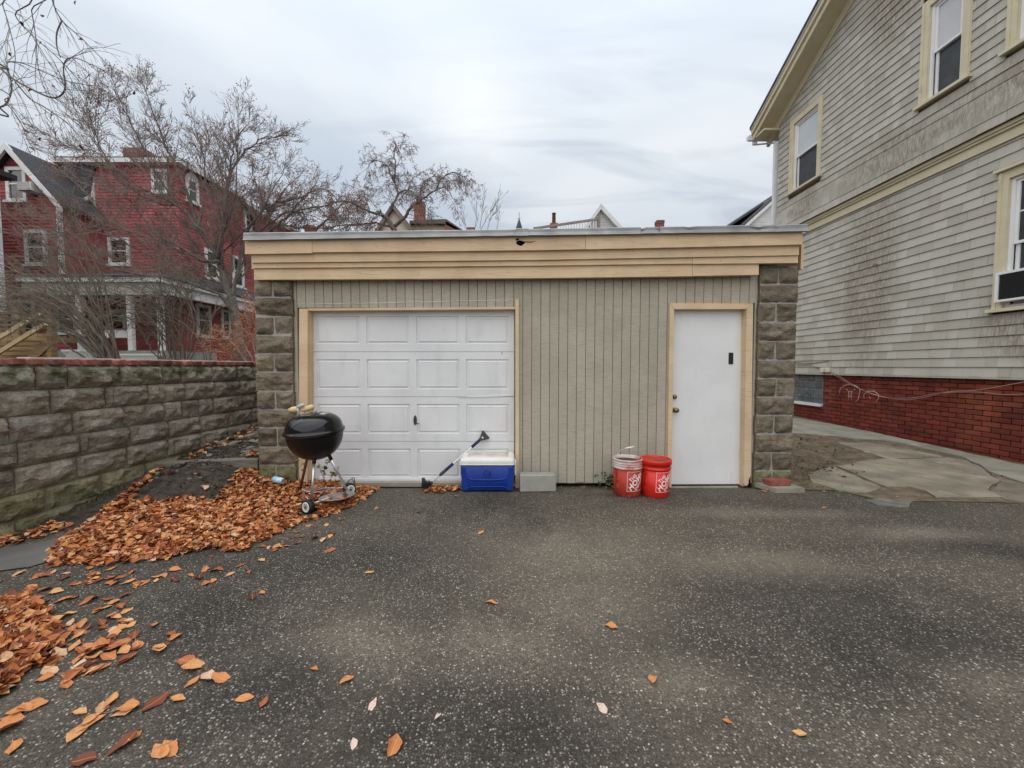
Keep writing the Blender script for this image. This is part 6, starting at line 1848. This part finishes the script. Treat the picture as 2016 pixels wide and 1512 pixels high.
# ================================================================ FAR BUILDINGS
def prism_house(name, label, Y, gable, depth, wallmat, roofmat, trimmat, base_v=480, cat="house"):
    """gable: (left eave, apex, right eave) pixels on the front plane"""
    W = Wall((0, Y, 0), 0.0); l, a, r = [W.px(*p) for p in gable]
    t = thing(name, label, cat, W.w(a[0], 0))
    zb_ = -.05
    mb = MB(); mb.wpoly(W, [(l[0], zb_), (r[0], zb_), r, a, l], -depth, 0); mb.build("wall", wallmat, t)
    k = Y / 28
    for s, e in ((1, r), (-1, l)):
        ex = (e[0] - a[0]) * .12; ez = (e[1] - a[1]) * .12
        roof_slab("roof", [W.w(a[0], a[1] + .02, .3 * k), W.w(e[0] + ex, e[1] + ez + .02, .3 * k), W.w(e[0] + ex, e[1] + ez + .02, -depth), W.w(a[0], a[1] + .02, -depth)][::s], .12 * k, roofmat, t)
        mb = MB(); q = [(a[0], a[1] + .02), (a[0], a[1] - .24 * k), (e[0] + ex, e[1] + ez - .24 * k), (e[0] + ex, e[1] + ez + .02)]
        mb.wpoly(W, q[::-1] if s > 0 else q, .02, .30 * k); mb.build("rake_board", trimmat, t)
    return t, W
m_browntrim = M("brown_grey_trim", (.17, .13, .10), (.24, .19, .15), 2)
m_brownroof = M("brown_roof_shingle", (.10, .075, .062), (.15, .115, .09), 3, stretch=(1, 1, 4))
m_russet = M("russet_roof_shingle", (.16, .075, .055), (.22, .115, .08), 3)
bh_, W_ = prism_house("brown_gabled_house", "distant brown gabled house with a tall chimney behind the middle tree", 30, ((734, 470), (775, 406), (832, 478)), 8, m_tansid, m_brownroof, m_browntrim)
mb = MB(); mb.wpoly(W_, [W_.px(u, v, -2) for u, v in [(800, 490), (925, 490), (925, 470), (876, 437), (808, 437)]], -9, -2); mb.build("rear_wall", m_tansid, bh_)
mb = MB(); mb.wpoly(W_, [W_.px(u, v, -1.6) for u, v in [(806, 440), (873, 440), (918, 462), (926, 462), (878, 431), (806, 434)]], -9.5, -1.6); mb.build("rear_roof", m_brownroof, bh_)
mb = MB(); mb.wpoly(W_, [W_.px(u, v, -1.5) for u, v in [(872, 470), (928, 470), (914, 456), (877, 434)]], -6, -1.6); mb.build("hip_slope", m_russet, bh_)
def chimney_stack(label, u0, u1, v0, v1, Y, parent=None, pot=False, name="chimney"):
    p, q = at_y(u0, v1, Y), at_y(u1, v0, Y)
    z0 = 1.0 if parent is None else p.z
    h = .085 * max(1, Y / 22)
    mb = MB(); z = p.z - .3; w = q.x - p.x
    while z < q.z - h * .5:
        cap = z > q.z - 2.2 * h
        e = .04 * w if cap else 0
        mb.box(p.x - e, q.x + e, Y - e, Y + w * .9 + e, z, z + h * .86); z += h
    if parent is None:
        t = thing(name, label, "chimney", ((p.x + q.x) / 2, Y, 1.0)); mb.build("brickwork", m_chimney, t)
        c = MB(); c.box(p.x + .02 * w, q.x - .02 * w, Y + .02 * w, Y + w * .88, -.05, q.z - h * .3); c.build("stack_core", m_chimney, t)
    else:
        t = mb.build(name, m_chimney, parent)
        c = MB(); c.box(p.x + .02 * w, q.x - .02 * w, Y + .02 * w, Y + w * .88, p.z - 2, q.z - h * .3); c.build("stack_core", m_chimney, t)
    if pot:
        c = MB(); xm = (p.x + q.x) / 2; c.lathe([(w * .27, q.z - .05), (w * .25, q.z + pot), (w * .3, q.z + pot), (w * .3, q.z + pot + .05), (w * .18, q.z + pot + .05)], (xm, Y + w * .4, 0), 14)
        c.build("chimney_pot", m_chimney, t)
    return t
chimney_stack("", 815, 834, 396, 432, 33, bh_, pot=.45)
for nm_lab, u0, u1, v0, va, Y_, pot_ in (
        ("distant house whose low red chimney shows over the garage roof under the berry tree", 600, 615, 443, 463, 24, False),
        ("distant house whose squat chimney shows right of the brown gabled house", 919, 934, 447, 460, 44, False),
        ("distant house whose thin clay-topped chimney shows left of the slanting deck railing", 1084, 1098, 438, 459, 34, .85),
        ("distant house whose short broken chimney shows above the patched roof flashing", 1293.5, 1308, 434, 455, 46, False)):
    uc = (u0 + u1) / 2
    dh, _ = prism_house("distant_house", nm_lab, Y_, ((uc - 55, va + 36), (uc, va), (uc + 55, va + 36)), 7, m_tansid, m_brownroof, m_browntrim)
    chimney_stack("", u0, u1, v0, va + 6, Y_ + .6, dh, pot=pot_)
# low red roof behind the berry tree
lr = thing("distant_red_roof", "low dull red roof showing over the garage beneath the berry tree", "roof", at_y(565, 470, 25))
mb = MB(); mb.wpoly(Wall((0, 25, 0), 0), [Wall((0, 25, 0), 0).px(u, v) for u, v in [(530, 500), (600, 500), (598, 460), (566, 448), (540, 452)]], -5, 0); mb.build("roof_slope", m_russet, lr)
sp = at_y(1022, 470, 80)
st_ = thing("church_spire", "tiny dark green church spire with a thin finial beyond the garage roof", "spire", (sp.x, 80, 1))
zt1, zt2, zt3 = at_y(1022, 447, 80).z, at_y(1022, 432, 80).z, at_y(1022, 418, 80).z
mb = MB(); mb.box(sp.x - 2.2, sp.x + 2.2, 77.8, 82.2, -.05, zt1 - 8); mb.build("tower", m_tansid, st_)
mb = MB(); mb.lathe([(2.1, zt1 - 8), (.62, zt1 - .2), (.6, zt1), (.12, zt2), (.0001, zt2 + .1)], (sp.x, 80, 0), 8, smooth=False); mb.build("steeple", m_verdigris, st_)
mb = MB(); mb.tube([(sp.x, 80, zt2), (sp.x, 80, zt3)], .055, 6); mb.tube([(sp.x - .3, 80, zt2 + .15), (sp.x + .3, 80, zt2 + .15)], .05, 6); mb.build("finial", m_verdigris, st_)
gw, GW = prism_house("white_gabled_house", "distant white gable peak at the top end of the slanting deck railing", 28, ((1150, 452), (1181.5, 408), (1222, 452)), 6, m_whitetrim, m_whitetrim, m_whitetrim)
mb = MB()
for k in range(9):
    z = GW.px(1181, 418 + k * 5)[1]; t = (418 + k * 5 - 408) / 44
    mb.wbox(GW, GW.px(1181.5 - 31 * t + 3, 430)[0], GW.px(1181.5 + 40 * t - 4, 430)[0], z, z + .14, .002, .02)
mb.build("clapboards", M("pale_grey_clapboard", (.50, .49, .47), rough=.7), gw, kind='stuff')
rd_ = thing("roof_deck_railing", "grey wooden railing slanting up to the distant white gable", "railing", at_y(1130, 450, 27))
m_railwood = M("grey_rail_wood", (.20, .175, .15), (.28, .25, .21), 3)
def rbeam(u0, v0, u1, v1, w, mat, name, Y=27, th=.06, parent=rd_):
    p, q = at_y(u0, v0, Y), at_y(u1, v1, Y); d = (q - p).normalized(); s = Vector((-d.z, 0, d.x)) * w / 2; hy = Vector((0, th, 0))
    mb = MB(); mb.hexa([p - s - hy, q - s - hy, q - s + hy, p - s + hy, p + s - hy, q + s - hy, q + s + hy, p + s + hy]); return mb.build(name, mat, parent)
rbeam(1050, 450, 1180, 431, .14, m_railwood, "top_rail"); rbeam(1095, 452, 1180, 452, .10, m_railwood, "bottom_rail")
rbeam(1178.5, 462, 1178.5, 425, .20, m_railwood, "post", th=.1)
mb = MB(); xa, xb = at_y(1062, 470, 27).x, at_y(1183, 470, 27).x; mb.box(xa, xb, 26.9, 27.9, -.05, at_y(1120, 457, 27).z); mb.build("deck_wall", m_tansid, rd_)
for k in range(15):
    u = 1098 + k * 5.4; rbeam(u, 455, u, 450 - (u - 1050) * .146 + 2, .075, m_whitetrim, "baluster", th=.03)
wh, WW = prism_house("white_house", "white house gable with a dark shingle roof beside the right house's downspout", 24, ((1462, 446), (1545, 372), (1628, 446)), 7, m_whitetrim, m_roofdark, m_whitetrim)
roof_slab("porch_roof", [WW.w(WW.px(1449, 438)[0], WW.px(1449, 438)[1], -.6), WW.w(WW.px(1516, 394)[0], WW.px(1516, 394)[1], -.6), WW.w(WW.px(1512, 396)[0], WW.px(1512, 396)[1], -6), WW.w(WW.px(1449, 438)[0], WW.px(1449, 438)[1], -6)][::-1], .12, m_roofdark, wh)
mb = MB()
for k in range(10):
    v = 398 + k * 5; t = (v - 372) / 74; z = WW.px(1545, v)[1]
    mb.wbox(WW, WW.px(1545 - 83 * t + 9, 420)[0], WW.px(1545 + 83 * t - 9, 420)[0], z, z + .13, .002, .02)
mb.build("clapboards", m_whitetrim, wh, kind='stuff')

# ================================================================ TREES
def smooth_path(pts, n=4):
    out = []
    for i in range(len(pts) - 1):
        p0, p1, p2, p3 = pts[max(0, i - 1)], pts[i], pts[i + 1], pts[min(len(pts) - 1, i + 2)]
        for k in range(n):
            t = k / n; out.append(.5 * ((2 * p1) + (p2 - p0) * t + (2 * p0 - 5 * p1 + 4 * p2 - p3) * t * t + (3 * p1 - p0 - 3 * p2 + p3) * t ** 3))
    out.append(pts[-1]); return out
class Tree:
    def __init__(s, seed, up=.0, wig=.25, spread=(35, 75), droop=0.0, n=(4, 6), lens=(.55, .5), rmin=.004, bmat=None, berries=0, dens=1.7):
        s.tr = MB(); s.cr = MB(); s.be = MB(); s.rd = random.Random(seed); s.__dict__.update(up=up, wig=wig, spread=spread, droop=droop, n=n, lens=lens, rmin=rmin, berries=berries, dens=dens)
        s.cnt = 0
    def rv(s): return Vector((s.rd.gauss(0, 1), s.rd.gauss(0, 1), s.rd.gauss(0, 1)))
    def side(s, d):
        a = R(s.rd.uniform(*s.spread)); x = d.cross(s.rv())
        if x.length < 1e-6: x = d.orthogonal()
        x.normalize(); return (d * math.cos(a) + x * math.sin(a)).normalized()
    def twig(s, p, d, ln, r, lev):
        st = 6 if lev > 0 else 4; pts = [p]; q = p.copy(); d = d.copy(); kids = []
        for i in range(st):
            d = (d + s.rv() * s.wig * .42 + Vector((0, 0, s.up * .22)) - Vector((0, 0, s.droop * (.10 + .22 * i / st)))).normalized()
            q = q + d * ln / st; pts.append(q.copy())
            if lev > 0 and i >= 0: kids.append((q.copy(), d.copy(), i / st))
        s.cr.tube(pts, [max(s.rmin, r * (1 - .65 * i / st)) for i in range(st + 1)], 3, caps=False); s.cnt += 1
        if lev > 0:
            for _ in range(s.rd.randint(*s.n)):
                k = s.rd.choice(kids); s.twig(k[0], s.side(k[1]), ln * s.rd.uniform(s.lens[1] * .7, s.lens[0] * 1.2) * (1.1 - .4 * k[2]), max(s.rmin, r * .58), lev - 1)
        elif s.berries and s.rd.random() < s.berries:
            b = pts[-1]; z = s.rd.uniform(.009, .017)
            for _ in range(s.rd.randint(1, 3)):
                c = b + s.rv() * .03
                s.be.add([c + Vector(o) * z for o in ((1, 0, 0), (-1, 0, 0), (0, 1, 0), (0, -1, 0), (0, 0, 1), (0, 0, -1))], [(0, 2, 4), (2, 1, 4), (1, 3, 4), (3, 0, 4), (2, 0, 5), (1, 2, 5), (3, 1, 5), (0, 3, 5)])
    def limb(s, pix, Y, dy, r0, r1, per_m=3.0, tl=.9, lev=2, n=6, start=.15, tr=.011):
        k = len(pix); pts = [at_y(u, v, Y + (dy * i / (k - 1) if not isinstance(dy, (list, tuple)) else dy[i])) for i, (u, v) in enumerate(pix)]
        pts = smooth_path(pts, 5); m = len(pts)
        rad = [lerp(r0, r1, (i / (m - 1)) ** .8) for i in range(m)]
        pts = [p + s.rv() * .012 * (1 if 0 < i < m - 1 else 0) for i, p in enumerate(pts)]
        s.tr.tube(pts, rad, n)
        L_ = sum((pts[i + 1] - pts[i]).length for i in range(m - 1))
        for _ in range(int(L_ * per_m * s.dens)):
            t = start + (1 - start) * s.rd.random(); i = min(m - 2, int(t * (m - 1))); d = (pts[i + 1] - pts[i]).normalized()
            s.twig(pts[i].lerp(pts[i + 1], s.rd.random()), s.side(d), tl * s.rd.uniform(.55, 1.2) * (1.15 - .5 * t), min(rad[i] * .55, tr), lev)
        s.twig(pts[-1], (pts[-1] - pts[-2]).normalized(), tl * .8, r1, lev)
    def done(s, name, label, base, bmat, tmat, cat="tree"):
        t = thing(name, label, cat, base)
        s.tr.build("trunk", bmat, t); s.cr.build("crown", tmat, t)
        if s.be.v: s.be.build("berries", m_berry, t, kind='stuff')
        return t

# big crab apple between the red house and the garage
A = Tree(5, up=.26, wig=.20, spread=(22, 55), n=(4, 6), rmin=.0034, berries=.09, dens=1.55)
Y = 9.0
A.limb([(478, 735), (470, 660), (458, 600), (442, 545), (428, 505)], Y, [0, 0, .05, .1, .1], .13, .07, per_m=1.0, tl=.7, lev=1, n=10, start=.4)
A.limb([(432, 515), (395, 512), (350, 485), (295, 468), (240, 452), (175, 455), (90, 462)], Y, -1.2, .042, .009, per_m=4.2, tl=.85)
A.limb([(430, 508), (392, 450), (350, 405), (292, 378), (240, 372)], Y, -.8, .048, .010, per_m=5, tl=.9)
A.limb([(350, 405), (310, 345), (268, 262), (232, 190)], Y - .3, -.6, .026, .006, per_m=6, tl=.75)
A.limb([(392, 450), (362, 360), (326, 285), (300, 215), (284, 170)], Y, .5, .04, .007, per_m=6, tl=.75)
A.limb([(428, 505), (442, 425), (448, 362), (478, 305), (518, 272), (545, 268)], Y, .5, .045, .006, per_m=6, tl=.8)
A.limb([(448, 362), (455, 320), (465, 275), (490, 240)], Y + .3, .2, .03, .006, per_m=6, tl=.65)
A.limb([(455, 590), (478, 490), (500, 432), (540, 402), (585, 392), (620, 372)], Y, .8, .042, .006, per_m=5.5, tl=.8)
A.limb([(462, 620), (430, 580), (380, 560), (330, 545), (270, 540), (200, 520), (120, 500), (40, 505)], Y, -1.5, .042, .007, per_m=3.8, tl=.9)
A.limb([(292, 378), (240, 340), (190, 300), (140, 290), (90, 265)], Y - .7, -.4, .02, .006, per_m=6.5, tl=.8)
A.limb([(392, 450), (400, 380), (405, 310), (410, 270)], Y, .9, .03, .007, per_m=6, tl=.8)
A.limb([(350, 405), (300, 395), (230, 350), (190, 270), (175, 215)], Y, -1.0, .03, .006, per_m=6, tl=.8)
A.limb([(478, 490), (520, 450), (560, 420), (600, 420), (650, 440)], Y + .3, .7, .03, .006, per_m=6, tl=.75)
ra = random.Random(19)
for (u, v) in [(560, 330), (600, 400), (505, 330), (440, 295), (385, 255), (255, 255), (205, 320), (120, 335), (330, 430), (470, 240), (150, 400), (420, 330), (530, 380), (300, 330), (60, 420), (240, 500)]:
    s0 = ra.choice([(428, 505), (440, 540), (434, 520), (452, 575)]); m = (lerp(s0[0], u, .5) + ra.uniform(-25, 25), lerp(s0[1], v, .5) + ra.uniform(-12, 22))
    A.limb([s0, m, (u, v)], Y + .1, ra.uniform(-1.1, 1.1), .022, .005, per_m=2.8, tl=.7)
A.done("crab_apple_tree", "large bare crab apple tree left of the garage in front of the red house", at_y(478, 735, Y), m_bark, m_twig)

# many-stemmed shrub behind the block wall
B = Tree(9, up=.12, wig=.22, spread=(12, 40), n=(2, 4), rmin=.0032, droop=.15)
Y = 7.4
def stem(pts, dy, r=.026, per_m=2.4): B.limb(pts, Y, dy, r, .006, per_m=per_m, tl=.8, lev=1, n=7, start=.3, tr=.008)
stem([(228, 722), (200, 665), (150, 612), (80, 575), (-10, 560)], -.4, .040)
stem([(222, 722), (180, 655), (120, 590), (60, 545), (-20, 515)], .4, .034)
stem([(216, 722), (165, 650), (105, 600), (40, 580), (-40, 578)], -.7)
stem([(232, 722), (205, 655), (165, 590), (120, 520), (70, 450)], .6, .030)
stem([(205, 722), (150, 668), (95, 636), (40, 600), (-30, 590)], .2)
stem([(212, 722), (170, 672), (120, 640), (60, 628), (0, 632)], -.3, .024)
stem([(236, 722), (222, 660), (190, 600), (150, 548), (95, 520)], -.2)
stem([(226, 722), (190, 640), (145, 560), (95, 490), (30, 430)], .8, .022)
stem([(240, 722), (215, 640), (205, 560), (180, 480), (140, 410)], .9, .018)
stem([(198, 722), (145, 690), (105, 655), (70, 640), (20, 590)], -.5, .022)
stem([(222, 722), (182, 662), (150, 640), (90, 612), (0, 600)], .0, .020)
rs2 = random.Random(14)
for k in range(20):
    u0 = rs2.uniform(195, 245); e = rs2.uniform(0, 1)
    uu, vv = lerp(-60, 150, e) + rs2.uniform(-30, 30), lerp(640, 430, e ** 1.2) + rs2.uniform(-30, 30)
    m1 = (lerp(u0, uu, .3) + 12, lerp(722, vv, .5) + rs2.uniform(-8, 8)); m2 = (lerp(u0, uu, .65), lerp(722, vv, .84) - rs2.uniform(0, 14))
    stem([(u0, 722), m1, m2, (uu, vv)], rs2.uniform(-.8, 1.2), rs2.uniform(.010, .020), 3.4)
B.done("multi_stemmed_shrub", "pale bare shrub of many leaning stems rising behind the brick topped wall", at_y(222, 722, Y), m_barkpale, m_twigpale, "shrub")
B2 = Tree(10, up=.05, wig=.25, spread=(15, 45), n=(2, 4), rmin=.003, droop=.3)
def stem2(pts, dy, r=.018, per_m=3.2): B2.limb(pts, 8.0, dy, r, .005, per_m=per_m, tl=.7, lev=1, n=6, start=.25, tr=.007)
stem2([(345, 722), (318, 660), (285, 615), (235, 580), (180, 575)], -.5)
stem2([(350, 722), (330, 650), (300, 590), (250, 555), (190, 545)], .3)
stem2([(360, 722), (352, 650), (362, 590), (395, 560), (420, 550)], .4)
stem2([(365, 722), (380, 660), (372, 600), (340, 560), (290, 540)], -.2)
stem2([(372, 722), (390, 668), (415, 625), (440, 600), (460, 610)], .2)
stem2([(340, 722), (300, 690), (270, 640), (230, 620), (170, 640)], -.3)
for k in range(20):
    u0 = rs2.uniform(300, 420); dx = rs2.uniform(-170, 30); vv = rs2.uniform(520, 640)
    stem2([(u0, 722), (u0 + dx * .15, lerp(722, vv, .55)), (u0 + dx * .5, lerp(722, vv, .92)), (u0 + dx, vv + rs2.uniform(-10, 25))], rs2.uniform(-.8, .6), rs2.uniform(.008, .015), 4.2)
B2.done("arching_shrub", "thin arching bare shrub between the leaning stems and the crab apple trunk", at_y(355, 722, 8.0), m_barkpale, m_twigpale, "shrub")

# orange-leaved shrub against the left pillar
O = Tree(3, up=.3, wig=.3, spread=(20, 60), n=(3, 4), rmin=.003)
for pts in ([(500, 730), (490, 690), (470, 665), (440, 660)], [(505, 730), (500, 680), (490, 640), (482, 615)], [(498, 730), (480, 705), (450, 695), (420, 690)], [(512, 730), (512, 660), (505, 620), (498, 600)], [(495, 730), (470, 690), (450, 670), (430, 672)]):
    O.limb(pts, 6.6, .3, .012, .004, per_m=9, tl=.35, lev=1, n=5, start=.2)
t = O.done("orange_shrub", "shrub with fine orange autumn foliage squeezed against the left stone pillar", at_y(500, 730, 6.6), m_twig, m_twig, "shrub")
ro = random.Random(6); mb = MB()
src = [p for p in O.cr.v]
for k in range(2300):
    p = ro.choice(src) + Vector((ro.gauss(0, .045), ro.gauss(0, .07), ro.gauss(0, .045)))
    if p.z < 1.25: p.z = 1.25 + ro.random() * .1
    d = Vector((ro.gauss(0, 1), ro.gauss(0, 1), ro.gauss(0, .7))).normalized(); s = d.orthogonal().normalized() * .006; ln = ro.uniform(.02, .05)
    mb.add([p - s, p + s, p + d * ln], [(0, 1, 2)])
mb.build("foliage", m_orange, t)

# weeping crab apple behind the garage
C = Tree(15, up=-.05, wig=.30, spread=(30, 75), n=(4, 6), rmin=.0042, droop=.70, berries=.10, dens=1.7)
Y = 12.5
C.limb([(792, 700), (788, 560), (780, 470), (772, 446), (766, 436)], Y, 0, .13, .07, per_m=.2, tl=.5, lev=1, n=10, start=.9)
C.limb([(767, 438), (755, 425), (727, 417), (690, 399), (664, 397), (640, 410)], Y, -.6, .06, .008, per_m=7, tl=.65)
C.limb([(777, 445), (799, 424), (813, 404), (828, 395), (858, 374), (878, 371), (897, 397)], Y, -.5, .06, .008, per_m=7, tl=.65)
C.limb([(760, 428), (770, 408), (777, 397), (783, 381), (776, 360), (767, 338), (757, 321), (735, 318), (721, 333)], Y, .4, .055, .006, per_m=7, tl=.6)
C.limb([(776, 360), (778, 340), (779, 319), (776, 300), (783, 287), (799, 284), (810, 290)], Y + .2, .2, .03, .005, per_m=7, tl=.5)
C.limb([(783, 381), (795, 375), (805, 372), (810, 355), (822, 345), (836, 339)], Y + .2, .4, .03, .006, per_m=8, tl=.55)
C.limb([(828, 395), (832, 362), (848, 350), (860, 340)], Y - .2, .4, .028, .006, per_m=8, tl=.55)
C.limb([(858, 374), (868, 353), (888, 340), (908, 345), (926, 362)], Y - .3, -.3, .028, .005, per_m=8, tl=.55)
C.limb([(727, 417), (722, 395), (712, 378), (700, 370)], Y - .2, .5, .025, .006, per_m=8, tl=.55)
C.limb([(772, 446), (740, 440), (700, 442), (660, 446), (640, 452)], Y, .4, .04, .008, per_m=8, tl=.55)
C.done("weeping_crab_apple", "bare weeping tree with arching drooping twigs behind the middle of the garage roof", (at_y(792, 700, Y).x, Y, -.05), m_bark, m_twig)

# berry tree with a nest behind the left end of the garage
D = Tree(25, up=.05, wig=.30, spread=(30, 75), n=(4, 6), rmin=.0038, droop=.4, berries=.20, dens=1.15)
Y = 10.8
D.limb([(548, 700), (545, 560), (530, 470), (528, 440)], Y, 0, .10, .06, per_m=.3, tl=.5, lev=1, n=9, start=.9)
D.limb([(525, 462), (548, 440), (575, 420), (598, 412), (640, 405), (664, 398)], Y, -.6, .05, .008, per_m=8, tl=.62)
D.limb([(528, 445), (528, 415), (515, 390), (500, 375), (482, 372)], Y, .4, .045, .008, per_m=8, tl=.62)
D.limb([(575, 420), (590, 395), (612, 378), (632, 372), (655, 382), (668, 400)], Y - .2, .3, .03, .006, per_m=8, tl=.6)
D.limb([(610, 470), (640, 435), (665, 410), (680, 396), (700, 402)], Y, .4, .035, .006, per_m=8, tl=.6)
D.limb([(528, 430), (545, 400), (560, 372), (595, 340)], Y, .5, .03, .006, per_m=8, tl=.55)
D.limb([(528, 445), (560, 445), (600, 450), (650, 448), (700, 440)], Y, .2, .03, .006, per_m=7, tl=.55)
D.limb([(515, 390), (500, 350), (495, 320)], Y, .3, .022, .006, per_m=8, tl=.55)
D.done("berry_tree", "tangled bare tree with red berries and a nest behind the garage's left end", (at_y(548, 700, Y).x, Y, -.05), m_bark, m_twig)
np_ = at_y(533, 411, 10.7); ns = thing("bird_nest", "dark bird nest of twigs lodged in the berry tree left of the garage roof", "nest", np_)
mb = MB(); rq = random.Random(2)
for k in range(150):
    a = rq.uniform(0, 6.28); r = rq.uniform(.05, .16); p = np_ + Vector((r * math.cos(a), r * math.sin(a), rq.uniform(-.07, .08) + r * .25)); d = Vector((-math.sin(a), math.cos(a), rq.uniform(-.4, .4))) * rq.uniform(.06, .16)
    mb.tube([p - d, p + Vector((math.cos(a), math.sin(a), 0)) * .01, p + d], .004, 3, caps=False)
mb.build("nest_twigs", m_bark, ns)
mb = MB(); mb.lathe([(.0001, -.075), (.07, -.06), (.115, 0), (.11, .03), (.05, -.01), (.0001, -.02)], np_, 12); mb.build("nest_cup", m_bark, ns)

# thin saplings right of the weeping tree
E = Tree(31, up=.3, wig=.14, spread=(14, 38), n=(1, 2), rmin=.006)
for pts in ([(944, 520), (944, 455), (950, 415), (953, 382)], [(940, 520), (948, 452), (965, 420), (981, 393)], [(948, 520), (962, 440), (978, 415)], [(935, 520), (936, 450), (938, 415)], [(955, 520), (976, 460), (981, 432)], [(925, 520), (920, 460), (912, 430)]):
    E.limb(pts, 17, .2, .018, .006, per_m=2.2, tl=.7, lev=1, n=5, start=.5)
E.done("saplings", "cluster of thin upright bare shoots right of the weeping tree", (at_y(945, 520, 17).x, 17, 0), m_twig, m_twig, "shrub")

# beech whose boughs hang into the upper left corner; it stands outside the frame
Fb = Tree(41, up=-.1, wig=.20, spread=(12, 42), n=(2, 3), rmin=.0011, droop=.45, lens=(.6, .5))
Y = 2.6
root = Vector((-6.2, 1.6, 1.15))
Fb.tr.tube(smooth_path([root, Vector((-6.15, 1.65, 2.6)), Vector((-5.9, 1.8, 4.2)), Vector((-5.7, 2.0, 6.5))], 5), [.30, .27, .25, .24, .23, .22, .21, .2, .19, .18, .17, .16, .15, .13, .11, .10], 14)
def bough(pix, dy, r0, r1, per_m, tl, lev=1, Yb=Y, fromtrunk=True, start=.1):
    pts = [at_y(u, v, Yb + dy * i / (len(pix) - 1)) for i, (u, v) in enumerate(pix)]
    if fromtrunk: pts = [Vector((-5.85, 1.8, pts[0].z + .55)), Vector((-4.6, 2.2, pts[0].z + .45))] + pts
    pts = smooth_path(pts, 6); m = len(pts)
    rad = [r0 if i / (m - 1) < .3 else lerp(r0, r1, (i / (m - 1) - .3) / .7) for i in range(m)]
    if fromtrunk: rad = [lerp(.035, r0, min(1, i / 12)) if i < 12 else rad[i] for i in range(m)]
    Fb.tr.tube(pts, rad, 7)
    vis = pts[12:] if fromtrunk else pts
    L_ = sum((vis[i + 1] - vis[i]).length for i in range(len(vis) - 1))
    for _ in range(int(L_ * per_m)):
        t = start + (1 - start) * Fb.rd.random(); i = min(len(vis) - 2, int(t * (len(vis) - 1))); d = (vis[i + 1] - vis[i]).normalized()
        d = (d + Vector((.35, .0, -.45))).normalized()
        Fb.twig(vis[i].lerp(vis[i + 1], Fb.rd.random()), Fb.side(d), tl * Fb.rd.uniform(.5, 1.1), .0022, lev)
bough([(-30, 112), (0, 134), (30, 158), (91, 189), (116, 190), (128, 172), (125, 132), (137, 114), (170, 122), (224, 152)], -.2, .0060, .0018, 12, .34)
bough([(-30, 214), (0, 211), (15, 200), (23, 170), (14, 131), (17, 122), (46, 125), (91, 144), (137, 161), (195, 170)], .15, .0052, .0016, 11, .34)
bough([(95, -60), (103, 0), (122, 40), (161, 76), (213, 128), (262, 178)], .1, .0042, .0015, 8, .30)
bough([(122, 40), (112, 65), (112, 92), (119, 113)], 0, .0042, .003, 3, .3, fromtrunk=False, Yb=2.62)
bough([(20, -40), (30, 30), (70, 75), (115, 115), (160, 165), (175, 190)], .3, .0036, .0015, 12, .36)
bough([(30, 161), (60, 195), (91, 213), (140, 250), (183, 304)], .2, .0034, .0013, 12, .36, fromtrunk=False, Yb=2.5)
bough([(-20, -60), (5, 10), (20, 60), (30, 110), (25, 160)], -.2, .0034, .0013, 12, .36)
bough([(50, -50), (62, 20), (70, 70), (75, 130), (85, 170)], .3, .0034, .0013, 12, .36)
bough([(-30, 160), (10, 200), (40, 240), (60, 285), (90, 300)], .1, .0034, .0013, 14, .34)
bt = Fb.done("beech_tree", "tree whose bare boughs with a few brown leaves hang into the upper left corner", root, m_bark, m_twig)
m_deadleaf = mat_sedum("hanging_dead_leaf", (.10, .035, .025), (.17, .075, .05), .7)
ids = [(478 / 3.287, 14 / 3.287), (283 / 3.287, 110 / 3.287), (265, 283), (175, 850), (296, 866), (527, 955), (207, 960), (62, 355), (140, 155), (525, 255), (265, 900)]
for (u, v) in [(145, 5), (86, 33), (80, 85), (53, 259), (90, 264), (160, 290), (63, 292), (19, 108), (43, 47), (160, 78), (80, 273), (265, 184), (60, 178), (204, 140)]:
    p = at_y(u, v, 2.6); mb = MB(); leaf_geo(mb, rand_leaf_M(0, 0, 0, .9), rl.uniform(.028, .042), .016, rl)
    place("hanging_leaf", mb.mesh("hanging_leaf", m_deadleaf), p, bt)

# yard leaves behind the wall
mb = MB()
for k in range(500):
    y = rl.uniform(5.2, 8); x = wall_x(y) - .35 - rl.random() * 1.3
    ln = rl.uniform(.06, .09); leaf_geo(mb, rand_leaf_M(x, y, yz - .02 + rl.random() * .12, .6), ln, ln * .55, rl)
mb.build("leaf_litter", m_leaf, None, kind='stuff', label="orange leaves on the raised yard behind the far end of the brick topped wall", cat="leaves")
